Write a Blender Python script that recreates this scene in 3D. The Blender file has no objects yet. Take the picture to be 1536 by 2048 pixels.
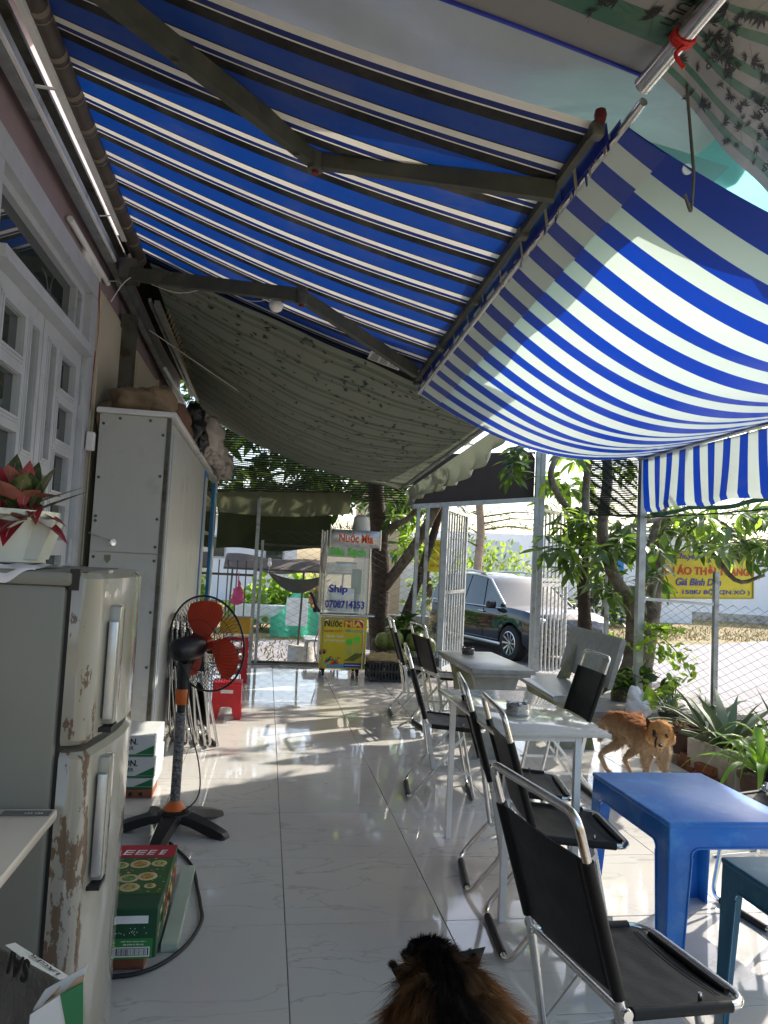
import bpy, bmesh, math, random
from mathutils import Vector, Matrix, noise
random.seed(7)
RND = random.Random(11)
scene = bpy.context.scene
COL = scene.collection
V3 = Vector
# ------------------------------------------------------------------ camera
F_PX, YAW, PITCH, ROLL, HC = 1476.85, 0.154077, 0.0683925, 0.0503638, 1.34407
_cy, _sy, _cp, _sp = math.cos(YAW), math.sin(YAW), math.cos(PITCH), math.sin(PITCH)
FWD = V3((_sy*_cp, _cy*_cp, _sp)); _r = V3((_cy, -_sy, 0)); _u = _r.cross(FWD)
RGT = _r*math.cos(ROLL) + _u*math.sin(ROLL); UPV = _u*math.cos(ROLL) - _r*math.sin(ROLL)
CAMP = V3((0, 0, HC))
cd = bpy.data.cameras.new("camera"); cam = bpy.data.objects.new("camera", cd); COL.objects.link(cam)
M = Matrix((RGT, UPV, -FWD)).transposed().to_4x4(); M.translation = CAMP
cam.matrix_world = M
cd.sensor_fit = 'VERTICAL'; cd.sensor_height = 36.0; cd.lens = 36.0*F_PX/2048.0
cd.clip_start = 0.05; cd.clip_end = 600
scene.camera = cam
# ------------------------------------------------------------------ world, sun, exposure
SUN_AZ, SUN_EL = math.radians(57), math.radians(34)
w = bpy.data.worlds.new("World"); scene.world = w; w.use_nodes = True
nt = w.node_tree; bgn = nt.nodes['Background']
sky = nt.nodes.new('ShaderNodeTexSky'); sky.sky_type = 'NISHITA'; sky.sun_disc = False
sky.sun_elevation = SUN_EL; sky.sun_rotation = SUN_AZ
sky.air_density = 1.0; sky.dust_density = 2.5; sky.ozone_density = 1.0
nt.links.new(sky.outputs[0], bgn.inputs[0]); bgn.inputs[1].default_value = 0.15
sl = bpy.data.lights.new("sun", 'SUN'); sl.energy = 3.5; sl.angle = math.radians(0.55); sl.color = (1, .93, .82)
so = bpy.data.objects.new("sun", sl); COL.objects.link(so)
sd = V3((math.sin(SUN_AZ)*math.cos(SUN_EL), math.cos(SUN_AZ)*math.cos(SUN_EL), math.sin(SUN_EL)))
so.rotation_euler = sd.to_track_quat('Z', 'Y').to_euler(); so.location = (8, 6, 8)
vs = scene.view_settings; vs.view_transform = 'Standard'; vs.look = 'None'; vs.gamma = 1; vs.exposure = 1.22
vs.use_curve_mapping = False
scene.render.engine = 'CYCLES'
scene.cycles.max_bounces = 8; scene.cycles.diffuse_bounces = 4; scene.cycles.transparent_max_bounces = 12

def at(u, v, **k):
    """the point seen at photo position u, v on the plane X=, Y= or z="""
    d = FWD + RGT*((u-768)/F_PX) - UPV*((v-1024)/F_PX)
    if 'z' in k: t = (k['z']-HC)/d.z
    elif 'Y' in k: t = k['Y']/d.y
    else: t = k['X']/d.x
    return CAMP + d*t

# ------------------------------------------------------------------ materials
MATS = {}
def mat(name, col, rough=.55, metal=0., var=.12, scale=6., bump=0., bscale=60., transl=0., trcol=None, spec=None, col2=None, c2scale=3., c2amt=.5, coat=0., alpha=1., trans=0., ior=1.45, sheen=0.):
    if name in MATS: return MATS[name]
    m = bpy.data.materials.new(name); m.use_nodes = True; n = m.node_tree.nodes; l = m.node_tree.links
    b = n['Principled BSDF']; b.inputs['Roughness'].default_value = rough; b.inputs['Metallic'].default_value = metal
    b.inputs['IOR'].default_value = ior; b.inputs['Coat Weight'].default_value = coat
    b.inputs['Transmission Weight'].default_value = trans; b.inputs['Alpha'].default_value = alpha
    if sheen: b.inputs['Sheen Weight'].default_value = sheen
    if spec is not None: b.inputs['Specular IOR Level'].default_value = spec
    tc = n.new('ShaderNodeTexCoord')
    no = n.new('ShaderNodeTexNoise'); no.inputs['Scale'].default_value = scale; no.inputs['Detail'].default_value = 6
    l.new(tc.outputs['Object'], no.inputs['Vector'])
    hsv = n.new('ShaderNodeHueSaturation'); hsv.inputs['Color'].default_value = (*col, 1)
    mr = n.new('ShaderNodeMapRange'); mr.inputs['From Min'].default_value = .3; mr.inputs['From Max'].default_value = .7
    mr.inputs['To Min'].default_value = 1-var; mr.inputs['To Max'].default_value = 1+var
    l.new(no.outputs['Fac'], mr.inputs['Value']); l.new(mr.outputs[0], hsv.inputs['Value'])
    out = hsv.outputs[0]
    if col2 is not None:
        n2 = n.new('ShaderNodeTexNoise'); n2.inputs['Scale'].default_value = c2scale; n2.inputs['Detail'].default_value = 8
        n2.inputs['Roughness'].default_value = .65
        l.new(tc.outputs['Object'], n2.inputs['Vector'])
        r2 = n.new('ShaderNodeMapRange'); r2.inputs['From Min'].default_value = .62-.25*c2amt; r2.inputs['From Max'].default_value = .72-.2*c2amt
        l.new(n2.outputs['Fac'], r2.inputs['Value'])
        mx = n.new('ShaderNodeMix'); mx.data_type = 'RGBA'; mx.inputs['B'].default_value = (*col2, 1)
        l.new(r2.outputs[0], mx.inputs['Factor']); l.new(out, mx.inputs['A']); out = mx.outputs['Result']
    l.new(out, b.inputs['Base Color'])
    rr = n.new('ShaderNodeMapRange'); rr.inputs['To Min'].default_value = max(.0, rough*.8); rr.inputs['To Max'].default_value = min(1, rough*1.2)
    l.new(no.outputs['Fac'], rr.inputs['Value']); l.new(rr.outputs[0], b.inputs['Roughness'])
    if bump:
        n3 = n.new('ShaderNodeTexNoise'); n3.inputs['Scale'].default_value = bscale; n3.inputs['Detail'].default_value = 5
        l.new(tc.outputs['Object'], n3.inputs['Vector'])
        bp = n.new('ShaderNodeBump'); bp.inputs['Strength'].default_value = bump; bp.inputs['Distance'].default_value = .02
        l.new(n3.outputs['Fac'], bp.inputs['Height']); l.new(bp.outputs[0], b.inputs['Normal'])
    if transl:
        tr = n.new('ShaderNodeBsdfTranslucent')
        if bump: l.new(bp.outputs[0], tr.inputs['Normal'])
        if trcol: tr.inputs['Color'].default_value = (*trcol, 1)
        else: l.new(out, tr.inputs['Color'])
        ms = n.new('ShaderNodeMixShader'); ms.inputs[0].default_value = transl
        l.new(b.outputs[0], ms.inputs[1]); l.new(tr.outputs[0], ms.inputs[2]); l.new(ms.outputs[0], n['Material Output'].inputs[0])
    MATS[name] = m
    return m

def stripes(name, stops, n_rep, transl=.3, rough=.5, dirt=.12, axis='Y', uvs=True, bump=.0, trboost=1., dirtcol=(.3, .27, .2)):
    """a cloth with stripes: stops = [(position, colour)...] over one period, n_rep periods over the sheet"""
    m = bpy.data.materials.new(name); m.use_nodes = True; n = m.node_tree.nodes; l = m.node_tree.links
    b = n['Principled BSDF']; b.inputs['Roughness'].default_value = rough
    tc = n.new('ShaderNodeTexCoord'); sp = n.new('ShaderNodeSeparateXYZ'); l.new(tc.outputs['UV'], sp.inputs[0])
    mu = n.new('ShaderNodeMath'); mu.operation = 'MULTIPLY'; mu.inputs[1].default_value = n_rep
    l.new(sp.outputs[axis], mu.inputs[0])
    fr = n.new('ShaderNodeMath'); fr.operation = 'FRACT'; l.new(mu.outputs[0], fr.inputs[0])
    cr = n.new('ShaderNodeValToRGB'); cr.color_ramp.interpolation = 'CONSTANT'
    e = cr.color_ramp.elements
    while len(e) > 1: e.remove(e[-1])
    e[0].position = 0; e[0].color = (*stops[0][1], 1)
    for p, c in stops[1:]:
        k = e.new(p); k.color = (*c, 1)
    l.new(fr.outputs[0], cr.inputs[0])
    no = n.new('ShaderNodeTexNoise'); no.inputs['Scale'].default_value = 3.; no.inputs['Detail'].default_value = 9; no.inputs['Roughness'].default_value = .7
    l.new(tc.outputs['Object'], no.inputs['Vector'])
    mr = n.new('ShaderNodeMapRange'); mr.inputs['From Min'].default_value = .42; mr.inputs['From Max'].default_value = .72; mr.inputs['To Max'].default_value = dirt*3
    l.new(no.outputs['Fac'], mr.inputs['Value'])
    mx = n.new('ShaderNodeMix'); mx.data_type = 'RGBA'; mx.inputs['B'].default_value = (*dirtcol, 1)
    l.new(mr.outputs[0], mx.inputs['Factor']); l.new(cr.outputs[0], mx.inputs['A'])
    l.new(mx.outputs['Result'], b.inputs['Base Color'])
    if bump:
        wv = n.new('ShaderNodeTexNoise'); wv.inputs['Scale'].default_value = 4; l.new(tc.outputs['Object'], wv.inputs['Vector'])
        bp = n.new('ShaderNodeBump'); bp.inputs['Strength'].default_value = bump; bp.inputs['Distance'].default_value = .05
        l.new(wv.outputs['Fac'], bp.inputs['Height']); l.new(bp.outputs[0], b.inputs['Normal'])
    tr = n.new('ShaderNodeBsdfTranslucent'); hs = n.new('ShaderNodeHueSaturation'); hs.inputs['Value'].default_value = trboost; hs.inputs['Saturation'].default_value = 1.1
    l.new(mx.outputs['Result'], hs.inputs['Color']); l.new(hs.outputs[0], tr.inputs['Color'])
    ms = n.new('ShaderNodeMixShader'); ms.inputs[0].default_value = transl
    l.new(b.outputs[0], ms.inputs[1]); l.new(tr.outputs[0], ms.inputs[2]); l.new(ms.outputs[0], n['Material Output'].inputs[0])
    return m

def tile_mat():
    m = bpy.data.materials.new('glazed_tile'); m.use_nodes = True; n = m.node_tree.nodes; l = m.node_tree.links
    b = n['Principled BSDF']
    oi = n.new('ShaderNodeObjectInfo'); tc = n.new('ShaderNodeTexCoord')
    geo = n.new('ShaderNodeNewGeometry')
    cb = n.new('ShaderNodeVectorMath'); cb.operation = 'SCALE'; cb.inputs[3].default_value = 37.
    co = n.new('ShaderNodeCombineXYZ'); l.new(oi.outputs['Random'], co.inputs[2]); l.new(co.outputs[0], cb.inputs[0])
    ad = n.new('ShaderNodeVectorMath'); l.new(tc.outputs['Object'], ad.inputs[0]); l.new(cb.outputs[0], ad.inputs[1])
    mp = n.new('ShaderNodeMapping'); mp.inputs['Rotation'].default_value = (0, 0, .6); mp.inputs['Scale'].default_value = (1., 2.6, 1)
    l.new(ad.outputs[0], mp.inputs['Vector'])
    no = n.new('ShaderNodeTexNoise'); no.inputs['Scale'].default_value = 2.0; no.inputs['Detail'].default_value = 5; no.inputs['Distortion'].default_value = .5
    l.new(mp.outputs[0], no.inputs['Vector'])
    s = n.new('ShaderNodeMath'); s.operation = 'SUBTRACT'; s.inputs[1].default_value = .5; l.new(no.outputs['Fac'], s.inputs[0])
    a = n.new('ShaderNodeMath'); a.operation = 'ABSOLUTE'; l.new(s.outputs[0], a.inputs[0])
    r = n.new('ShaderNodeMapRange'); r.inputs['From Min'].default_value = .0; r.inputs['From Max'].default_value = .014; r.inputs['To Min'].default_value = .42; r.inputs['To Max'].default_value = 0
    l.new(a.outputs[0], r.inputs['Value'])
    n2 = n.new('ShaderNodeTexNoise'); n2.inputs['Scale'].default_value = 1.7; n2.inputs['Detail'].default_value = 3; l.new(ad.outputs[0], n2.inputs['Vector'])
    r2 = n.new('ShaderNodeMapRange'); r2.inputs['From Min'].default_value = .40; r2.inputs['From Max'].default_value = .58; l.new(n2.outputs['Fac'], r2.inputs['Value'])
    mm = n.new('ShaderNodeMath'); mm.operation = 'MULTIPLY'; l.new(r.outputs[0], mm.inputs[0]); l.new(r2.outputs[0], mm.inputs[1])
    mx = n.new('ShaderNodeMix'); mx.data_type = 'RGBA'; mx.inputs['A'].default_value = (.57, .55, .515, 1); mx.inputs['B'].default_value = (.2, .2, .2, 1)
    l.new(mm.outputs[0], mx.inputs['Factor'])
    # soft cloudy grey drift and dusty footprints in the gloss
    n4 = n.new('ShaderNodeTexNoise'); n4.inputs['Scale'].default_value = 1.1; n4.inputs['Detail'].default_value = 7; l.new(geo.outputs['Position'], n4.inputs['Vector'])
    r4 = n.new('ShaderNodeMapRange'); r4.inputs['To Min'].default_value = .85; r4.inputs['To Max'].default_value = 1.12; l.new(n4.outputs['Fac'], r4.inputs['Value'])
    hs = n.new('ShaderNodeHueSaturation'); l.new(mx.outputs['Result'], hs.inputs['Color']); l.new(r4.outputs[0], hs.inputs['Value'])
    l.new(hs.outputs[0], b.inputs['Base Color'])
    n5 = n.new('ShaderNodeTexNoise'); n5.inputs['Scale'].default_value = 5; n5.inputs['Detail'].default_value = 8; l.new(geo.outputs['Position'], n5.inputs['Vector'])
    r5 = n.new('ShaderNodeMapRange'); r5.inputs['From Min'].default_value = .35; r5.inputs['From Max'].default_value = .75; r5.inputs['To Min'].default_value = .025; r5.inputs['To Max'].default_value = .11
    l.new(n5.outputs['Fac'], r5.inputs['Value']); l.new(r5.outputs[0], b.inputs['Roughness'])
    b.inputs['IOR'].default_value = 1.6
    n6 = n.new('ShaderNodeTexNoise'); n6.inputs['Scale'].default_value = 3.2; l.new(geo.outputs['Position'], n6.inputs['Vector'])
    bp = n.new('ShaderNodeBump'); bp.inputs['Strength'].default_value = .03; bp.inputs['Distance'].default_value = .02; l.new(n6.outputs['Fac'], bp.inputs['Height']); l.new(bp.outputs[0], b.inputs['Normal'])
    return m

m_tile = tile_mat()
m_grout = mat('dark_grout', (.12, .12, .12), .9)
m_chrome = mat('chrome_tube', (.62, .61, .58), .22, 1., .1, 25)
m_galv = mat('galvanised_steel', (.38, .40, .40), .42, .75, .25, 9, bump=.05, col2=(.2, .19, .16), c2scale=5, c2amt=.25)
m_galvd = mat('dull_old_steel', (.13, .13, .11), .55, .5, .3, 12, col2=(.07, .06, .045), c2scale=6, c2amt=.5)
m_arm = mat('awning_arm_paint', (.075, .08, .062), .55, .2, .2, 10, col2=(.12, .10, .07), c2scale=8, c2amt=.3)
m_gatep = mat('grey_gate_paint', (.42, .45, .47), .45, .1, .1, 12, col2=(.3, .29, .27), c2scale=9, c2amt=.3)
m_black = mat('black_vinyl', (.005, .005, .0055), .5, 0, .3, 20, bump=.06, bscale=160, spec=.3)
m_blackp = mat('black_plastic', (.013, .013, .014), .38, 0, .2, 20)
m_rubber = mat('black_rubber', (.015, .015, .015), .6, 0, .2, 20)
m_orange = mat('orange_plastic', (.62, .13, .015), .35, 0, .1, 10)
m_fanblade = mat('orange_red_blade', (.5, .045, .012), .3, 0, .12, 8, transl=.25)
m_red = mat('red_plastic', (.55, .012, .02), .3, 0, .12, 8, transl=.1)
m_blueplast = mat('blue_plastic', (.014, .16, .56), .33, 0, .15, 5, col2=(.06, .25, .62), c2scale=7, c2amt=.35, bump=.05, bscale=14)
m_tealplast = mat('teal_plastic', (.0, .10, .19), .35, 0, .15, 5, col2=(.02, .17, .25), c2scale=7, c2amt=.4)
m_wall = mat('mauve_wall_paint', (.33, .25, .265), .75, 0, .08, 3, bump=.06, bscale=40, col2=(.28, .215, .225), c2scale=2, c2amt=.35)
m_greyframe = mat('pale_grey_door_paint', (.52, .54, .57), .5, 0, .06, 6, col2=(.40, .41, .43), c2scale=14, c2amt=.12)
m_glassdark = mat('window_glass', (.035, .045, .04), .03, 0, .3, 2, ior=2.0)
m_cream = mat('cream_window_board', (.62, .56, .44), .6, 0, .06, 3, bump=.03)
m_cab = mat('cabinet_steel_paint', (.50, .50, .465), .38, 0, .05, 3, col2=(.43, .42, .385), c2scale=3, c2amt=.3)
m_cabwhite = mat('white_enamel', (.72, .72, .70), .35, 0, .06, 4, col2=(.5, .48, .42), c2scale=6, c2amt=.2)
m_bluetrim = mat('blue_trim_paint', (.02, .22, .52), .4, 0, .15, 10)
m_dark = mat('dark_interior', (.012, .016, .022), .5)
m_screw = mat('screw_steel', (.12, .12, .11), .5, .6)
m_marble = mat('cream_marble_top', (.60, .55, .48), .07, 0, .06, 3, col2=(.50, .44, .36), c2scale=4, c2amt=.35, ior=1.55)
m_whiteedge = mat('white_edge', (.68, .66, .62), .35)
m_alu = mat('aluminium_tube', (.55, .56, .55), .35, .8, .1, 20)
m_stone = mat('terrazzo_stone', (.24, .25, .24), .3, 0, .18, 18, bump=.05, bscale=60, col2=(.25, .26, .22), c2scale=4, c2amt=.4)
m_stonem = mat('mossy_stone_leg', (.30, .30, .22), .7, 0, .2, 8, bump=.1, col2=(.14, .16, .07), c2scale=4, c2amt=.6)
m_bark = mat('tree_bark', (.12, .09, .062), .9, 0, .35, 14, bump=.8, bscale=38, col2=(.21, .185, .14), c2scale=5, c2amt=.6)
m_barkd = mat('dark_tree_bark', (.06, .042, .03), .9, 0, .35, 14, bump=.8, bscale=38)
m_asphalt = mat('road_asphalt', (.30, .285, .30), .9, 0, .12, 1.2, bump=.2, bscale=90, col2=(.22, .21, .22), c2scale=.5, c2amt=.4)
m_conc = mat('driveway_concrete', (.30, .285, .28), .85, 0, .15, 3, bump=.15, bscale=50, col2=(.2, .19, .18), c2scale=2, c2amt=.4)
m_soil = mat('dry_soil', (.20, .14, .09), .95, 0, .3, 6, bump=.5, bscale=30, col2=(.30, .23, .13), c2scale=3, c2amt=.5)
m_verge = mat('dry_grass_ground', (.30, .22, .11), .95, 0, .3, 2, bump=.5, bscale=20, col2=(.17, .17, .06), c2scale=1.2, c2amt=.6)
m_whitewall = mat('white_wall_paint', (.90, .91, .93), .8, 0, .04, .8, col2=(.82, .83, .85), c2scale=.6, c2amt=.3)
m_wirem = mat('fence_wire', (.085, .085, .085), .85, 0, .2, 20)
m_brick = mat('red_brick', (.24, .085, .045), .85, 0, .2, 12, bump=.2)
m_terra = mat('dark_clay_pot', (.085, .045, .03), .7, 0, .25, 9, bump=.15)
m_styro = mat('dirty_styrofoam', (.50, .48, .43), .85, 0, .15, 9, bump=.2, bscale=90, col2=(.25, .22, .17), c2scale=5, c2amt=.55)
m_potwhite = mat('white_pot_plastic', (.66, .68, .58), .25, 0, .05, 5, transl=.15)
m_clothw = mat('white_cloth', (.72, .72, .72), .8, 0, .06, 9)
m_sack = mat('brown_sackcloth', (.23, .165, .10), .95, 0, .25, 7, bump=.4, bscale=25)
m_bagbl = mat('black_bag', (.012, .012, .014), .3, 0, .3, 10, bump=.4, bscale=18)
m_bagcl = mat('clear_plastic_bag', (.72, .66, .60), .22, 0, .12, 6, transl=.45, bump=.5, bscale=14)
m_pinkbag = mat('pink_plastic_bag', (.8, .22, .45), .35, 0, .1, 8, transl=.5, bump=.5, bscale=20)
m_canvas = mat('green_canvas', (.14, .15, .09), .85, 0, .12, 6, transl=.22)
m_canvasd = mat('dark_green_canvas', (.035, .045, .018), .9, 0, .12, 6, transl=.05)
m_net = mat('black_shade_net', (.008, .018, .012), .7, 0, .3, 30)
m_netg = mat('green_construction_net', (.10, .50, .34), .6, 0, .15, 12, transl=.3)
m_netgd = mat('dark_green_netting', (.01, .07, .03), .7, 0, .3, 12)
m_nettan = mat('olive_shade_net', (.02, .024, .010), .7, 0, .3, 30)
m_silver = mat('silver_tarp', (.27, .27, .26), .35, 0, .15, 3, bump=.6, bscale=5, transl=.05, trcol=(.45, .50, .48))
m_tealflap = mat('teal_tarp_strip', (.13, .36, .32), .4, 0, .15, 4, bump=.3, bscale=6, transl=.2, trcol=(.3, .7, .62))
m_tealtarp = mat('teal_net_tarp', (.16, .50, .44), .4, 0, .15, 4, bump=.2, bscale=6, transl=.6, trcol=(.3, .8, .72))
m_white = mat('white_paint', (.78, .78, .76), .4)
m_lampg = mat('bulb_glass_white', (.9, .9, .88), .3, 0, .02)
m_wire_w = mat('white_wire', (.6, .58, .52), .5)
m_wire_r = mat('red_wire', (.35, .02, .02), .5)
m_yellow = mat('yellow_sign_paint', (.62, .50, .015), .5, 0, .1, 4, col2=(.48, .38, .02), c2scale=3, c2amt=.3)
m_cardg = mat('green_print', (.02, .16, .06), .5)
m_cardw = mat('white_carton', (.60, .62, .60), .55, 0, .05, 6)
m_cardk = mat('brown_cardboard', (.42, .30, .18), .9)
m_ink = mat('black_ink', (.012, .012, .012), .6)
m_inkr = mat('red_ink', (.55, .02, .015), .5)
m_inko = mat('orange_ink', (.75, .10, .01), .4)
m_inkg = mat('bright_green_ink', (.08, .62, .03), .4)
m_inkb = mat('blue_ink', (.015, .03, .30), .4)
m_inkw = mat('white_ink', (.8, .8, .78), .5)
m_inkp = mat('crimson_ink', (.55, .03, .12), .5)
m_inkt = mat('teal_ink', (.02, .25, .35), .5)
m_inky = mat('light_yellow_ink', (.75, .60, .08), .5)
m_inkgd = mat('dark_green_ink', (.01, .07, .03), .5)
m_inkol = mat('olive_ink', (.12, .2, .03), .5)
m_inkcr = mat('cream_ink', (.6, .5, .3), .5)
m_glass = mat('clear_glass', (.85, .92, .9), .02, 0, .02, alpha=.22, spec=.8)
m_steelb = mat('brushed_steel', (.5, .5, .5), .25, .9, .15, 8)
m_leaf1 = mat('mango_leaf', (.05, .11, .028), .3, 0, .35, 2.5, transl=.28, trcol=(.16, .30, .03))
m_leaf2 = mat('mango_leaf_pale', (.15, .21, .10), .3, 0, .3, 2.5, transl=.28, trcol=(.22, .36, .05))
m_leaf3 = mat('bright_leaf', (.15, .27, .04), .5, 0, .3, 2, transl=.5, trcol=(.42, .62, .07))
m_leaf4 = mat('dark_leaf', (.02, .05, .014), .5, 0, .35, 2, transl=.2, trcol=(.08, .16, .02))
m_leaf5 = mat('feathery_leaf', (.17, .20, .10), .6, 0, .3, 2, transl=.5, trcol=(.36, .42, .2))
m_aloe = mat('aloe_leaf', (.17, .23, .13), .45, 0, .2, 6, transl=.12)
m_crinum = mat('long_green_leaf', (.11, .24, .03), .35, 0, .25, 5, transl=.35, trcol=(.3, .55, .05))
m_redleaf = mat('crimson_leaf', (.25, .018, .03), .35, 0, .4, 14, transl=.2, col2=(.05, .09, .03), c2scale=16, c2amt=.3)
m_pinkleaf = mat('pale_pink_leaf', (.42, .16, .13), .4, 0, .3, 14, transl=.25, col2=(.10, .15, .05), c2scale=20, c2amt=.4)
m_greenleaf = mat('deep_green_leaf', (.04, .07, .02), .4, 0, .35, 14, transl=.15, col2=(.14, .16, .06), c2scale=22, c2amt=.4)
m_straw = mat('dry_straw', (.42, .32, .16), .9, 0, .3, 14)
m_coco = mat('green_coconut', (.15, .18, .04), .45, 0, .25, 8)
m_carblk = mat('black_car_paint', (.03, .03, .032), .08, .2, .1, coat=1.)
m_carwht = mat('white_car_paint', (.75, .75, .76), .15, 0, .03, coat=.8)
m_carglass = mat('car_glass', (.04, .05, .05), .03, 0, .1, ior=1.9)
m_tyre = mat('tyre_rubber', (.02, .02, .02), .75)
m_rim = mat('alloy_rim', (.6, .6, .6), .25, .9)
m_lamp = mat('headlamp_glass', (.6, .62, .64), .08, .3)
m_brown = mat('brown_board', (.035, .022, .020), .6, 0, .2, 4)
m_rooftile = mat('canopy_brown_cloth', (.20, .165, .15), .85, 0, .15, 5, transl=.12)
m_redbrown = mat('worn_roller_tube', (.085, .068, .055), .5, .2, .3, 8)
m_tape = mat('tan_tape', (.19, .16, .12), .6)

# ------------------------------------------------------------------ mesh builder
class MB:
    def __init__(s): s.v = []; s.f = []; s.mi = []; s.cur = 0
    def add(s, vs, fs, m=None):
        o = len(s.v); s.v += [V3(x) for x in vs]
        for f in fs: s.f.append([i+o for i in f]); s.mi.append(s.cur if m is None else m)
        return s
    def box(s, c, d, rz=0., rot=None, m=None):
        x, y, z = d[0]/2, d[1]/2, d[2]/2
        R = rot if rot is not None else Matrix.Rotation(rz, 3, 'Z')
        vs = [R@V3((i*x, j*y, k*z))+V3(c) for k in (-1, 1) for j in (-1, 1) for i in (-1, 1)]
        return s.add(vs, [(0, 2, 3, 1), (4, 5, 7, 6), (0, 1, 5, 4), (2, 6, 7, 3), (0, 4, 6, 2), (1, 3, 7, 5)], m)
    def bb(s, a, b, m=None):
        return s.box([(a[i]+b[i])/2 for i in range(3)], [abs(b[i]-a[i]) for i in range(3)], m=m)
    def rbox(s, c, d, bev=.01, seg=2, rz=0., rot=None, m=None):
        bm = bmesh.new(); bmesh.ops.create_cube(bm, size=1)
        for v in bm.verts: v.co = V3((v.co.x*d[0], v.co.y*d[1], v.co.z*d[2]))
        bmesh.ops.bevel(bm, geom=bm.edges[:], offset=min(bev, min(d)*.49), segments=seg, affect='EDGES', profile=.5)
        R = rot if rot is not None else Matrix.Rotation(rz, 3, 'Z')
        bm.verts.index_update()
        s.add([R@v.co+V3(c) for v in bm.verts], [[v.index for v in f.verts] for f in bm.faces], m); bm.free(); return s
    def beam(s, a, b, w, h, up=(0, 0, 1), m=None):
        a, b = V3(a), V3(b); d = b-a; L = d.length; d.normalize(); u = V3(up)
        if abs(d.dot(u)) > .98: u = V3((1, 0, 0))
        x = d.cross(u).normalized(); u = x.cross(d)
        R = Matrix((x, d, u)).transposed()
        return s.box((a+b)/2, (w, L, h), rot=R, m=m)
    def tube(s, path, r, n=8, closed=False, caps=True, m=None, r1=None):
        P = [V3(p) for p in path]; N = len(P)
        rr = r if isinstance(r, (list, tuple)) else [r+(0 if r1 is None else (r1-r)*i/(N-1)) for i in range(N)]
        T = []
        for i in range(N):
            if closed: t = P[(i+1) % N]-P[i-1]
            else: t = P[min(i+1, N-1)]-P[max(i-1, 0)]
            T.append(t.normalized() if t.length > 1e-9 else V3((0, 0, 1)))
        u = T[0].orthogonal().normalized(); vs = []
        for i in range(N):
            u = (u-T[i]*u.dot(T[i]))
            u = u.normalized() if u.length > 1e-6 else T[i].orthogonal().normalized()
            w_ = T[i].cross(u)
            for k in range(n):
                a = 2*math.pi*k/n; vs.append(P[i]+(u*math.cos(a)+w_*math.sin(a))*rr[i])
        fs = []
        for i in range(N if closed else N-1):
            j = (i+1) % N
            for k in range(n): fs.append((i*n+k, i*n+(k+1) % n, j*n+(k+1) % n, j*n+k))
        if caps and not closed: fs += [tuple(range(n))[::-1], tuple((N-1)*n+k for k in range(n))]
        return s.add(vs, fs, m)
    def lathe(s, prof, c=(0, 0, 0), n=20, axis=None, m=None, sx=1., sy=1., caps=True):
        c = V3(c); Q = V3((0, 0, 1)).rotation_difference(V3(axis)) if axis else None
        vs = []
        for r, z in prof:
            for k in range(n):
                a = 2*math.pi*k/n; p = V3((r*math.cos(a)*sx, r*math.sin(a)*sy, z))
                vs.append(c+(Q@p if Q else p))
        fs = []
        for i in range(len(prof)-1):
            for k in range(n): fs.append((i*n+k, i*n+(k+1) % n, (i+1)*n+(k+1) % n, (i+1)*n+k))
        if caps and prof[0][0] > 1e-4: fs.append(tuple(range(n))[::-1])
        if caps and prof[-1][0] > 1e-4: fs.append(tuple((len(prof)-1)*n+k for k in range(n)))
        return s.add(vs, fs, m)
    def prism(s, pts, dirv, m=None):
        n = len(pts); d = V3(dirv); a = [V3(p) for p in pts]
        return s.add(a+[p+d for p in a], [tuple(range(n))[::-1], tuple(range(n, 2*n))]+[(i, (i+1) % n, n+(i+1) % n, n+i) for i in range(n)], m)
    def poly(s, pts, m=None): return s.add(pts, [tuple(range(len(pts)))], m)
    def ball(s, c, r, n=12, k=8, m=None, jit=0., seed=0):
        vs = []; c = V3(c); R = r if isinstance(r, (tuple, list)) else (r, r, r)
        for i in range(1, k):
            t = math.pi*i/k
            for j in range(n):
                a = 2*math.pi*j/n; d = V3((math.sin(t)*math.cos(a), math.sin(t)*math.sin(a), math.cos(t)))
                q = 1+jit*noise.noise(d*2.3+V3((seed, 0, seed)))+jit*.5*noise.noise(d*6+V3((seed, 3, 0)))
                vs.append(c+V3((d.x*R[0], d.y*R[1], d.z*R[2]))*q)
        vs += [c+V3((0, 0, R[2])), c-V3((0, 0, R[2]))]; fs = []
        for i in range(k-2):
            for j in range(n): fs.append((i*n+j, (i+1)*n+j, (i+1)*n+(j+1) % n, i*n+(j+1) % n))
        T = len(vs)-2
        for j in range(n): fs.append((T, j, (j+1) % n)); fs.append((T+1, (k-2)*n+(j+1) % n, (k-2)*n+j))
        return s.add(vs, fs, m)
    def mesh(s, name, mats, smooth=None, inv=None):
        me = bpy.data.meshes.new(name)
        vs = [inv@v for v in s.v] if inv else s.v
        me.from_pydata([tuple(v) for v in vs], [], s.f)
        mats = mats if isinstance(mats, (list, tuple)) else [mats]
        for m in mats: me.materials.append(m)
        if any(s.mi): me.polygons.foreach_set('material_index', s.mi)
        if smooth is not None:
            me.polygons.foreach_set('use_smooth', [True]*len(me.polygons)); me.update()
            try: me.set_sharp_from_angle(angle=math.radians(smooth))
            except Exception: pass
        me.update(); return me
    def build(s, name, mats, parent=None, smooth=None):
        inv = WM[parent.name].inverted() if parent is not None and parent.name in WM else None
        me = s.mesh(name, mats, smooth, inv)
        o = bpy.data.objects.new(name, me); COL.objects.link(o)
        if parent is not None:
            o.parent = parent
            if parent.name in WM: WM[o.name] = WM[parent.name]
        return o

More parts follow.
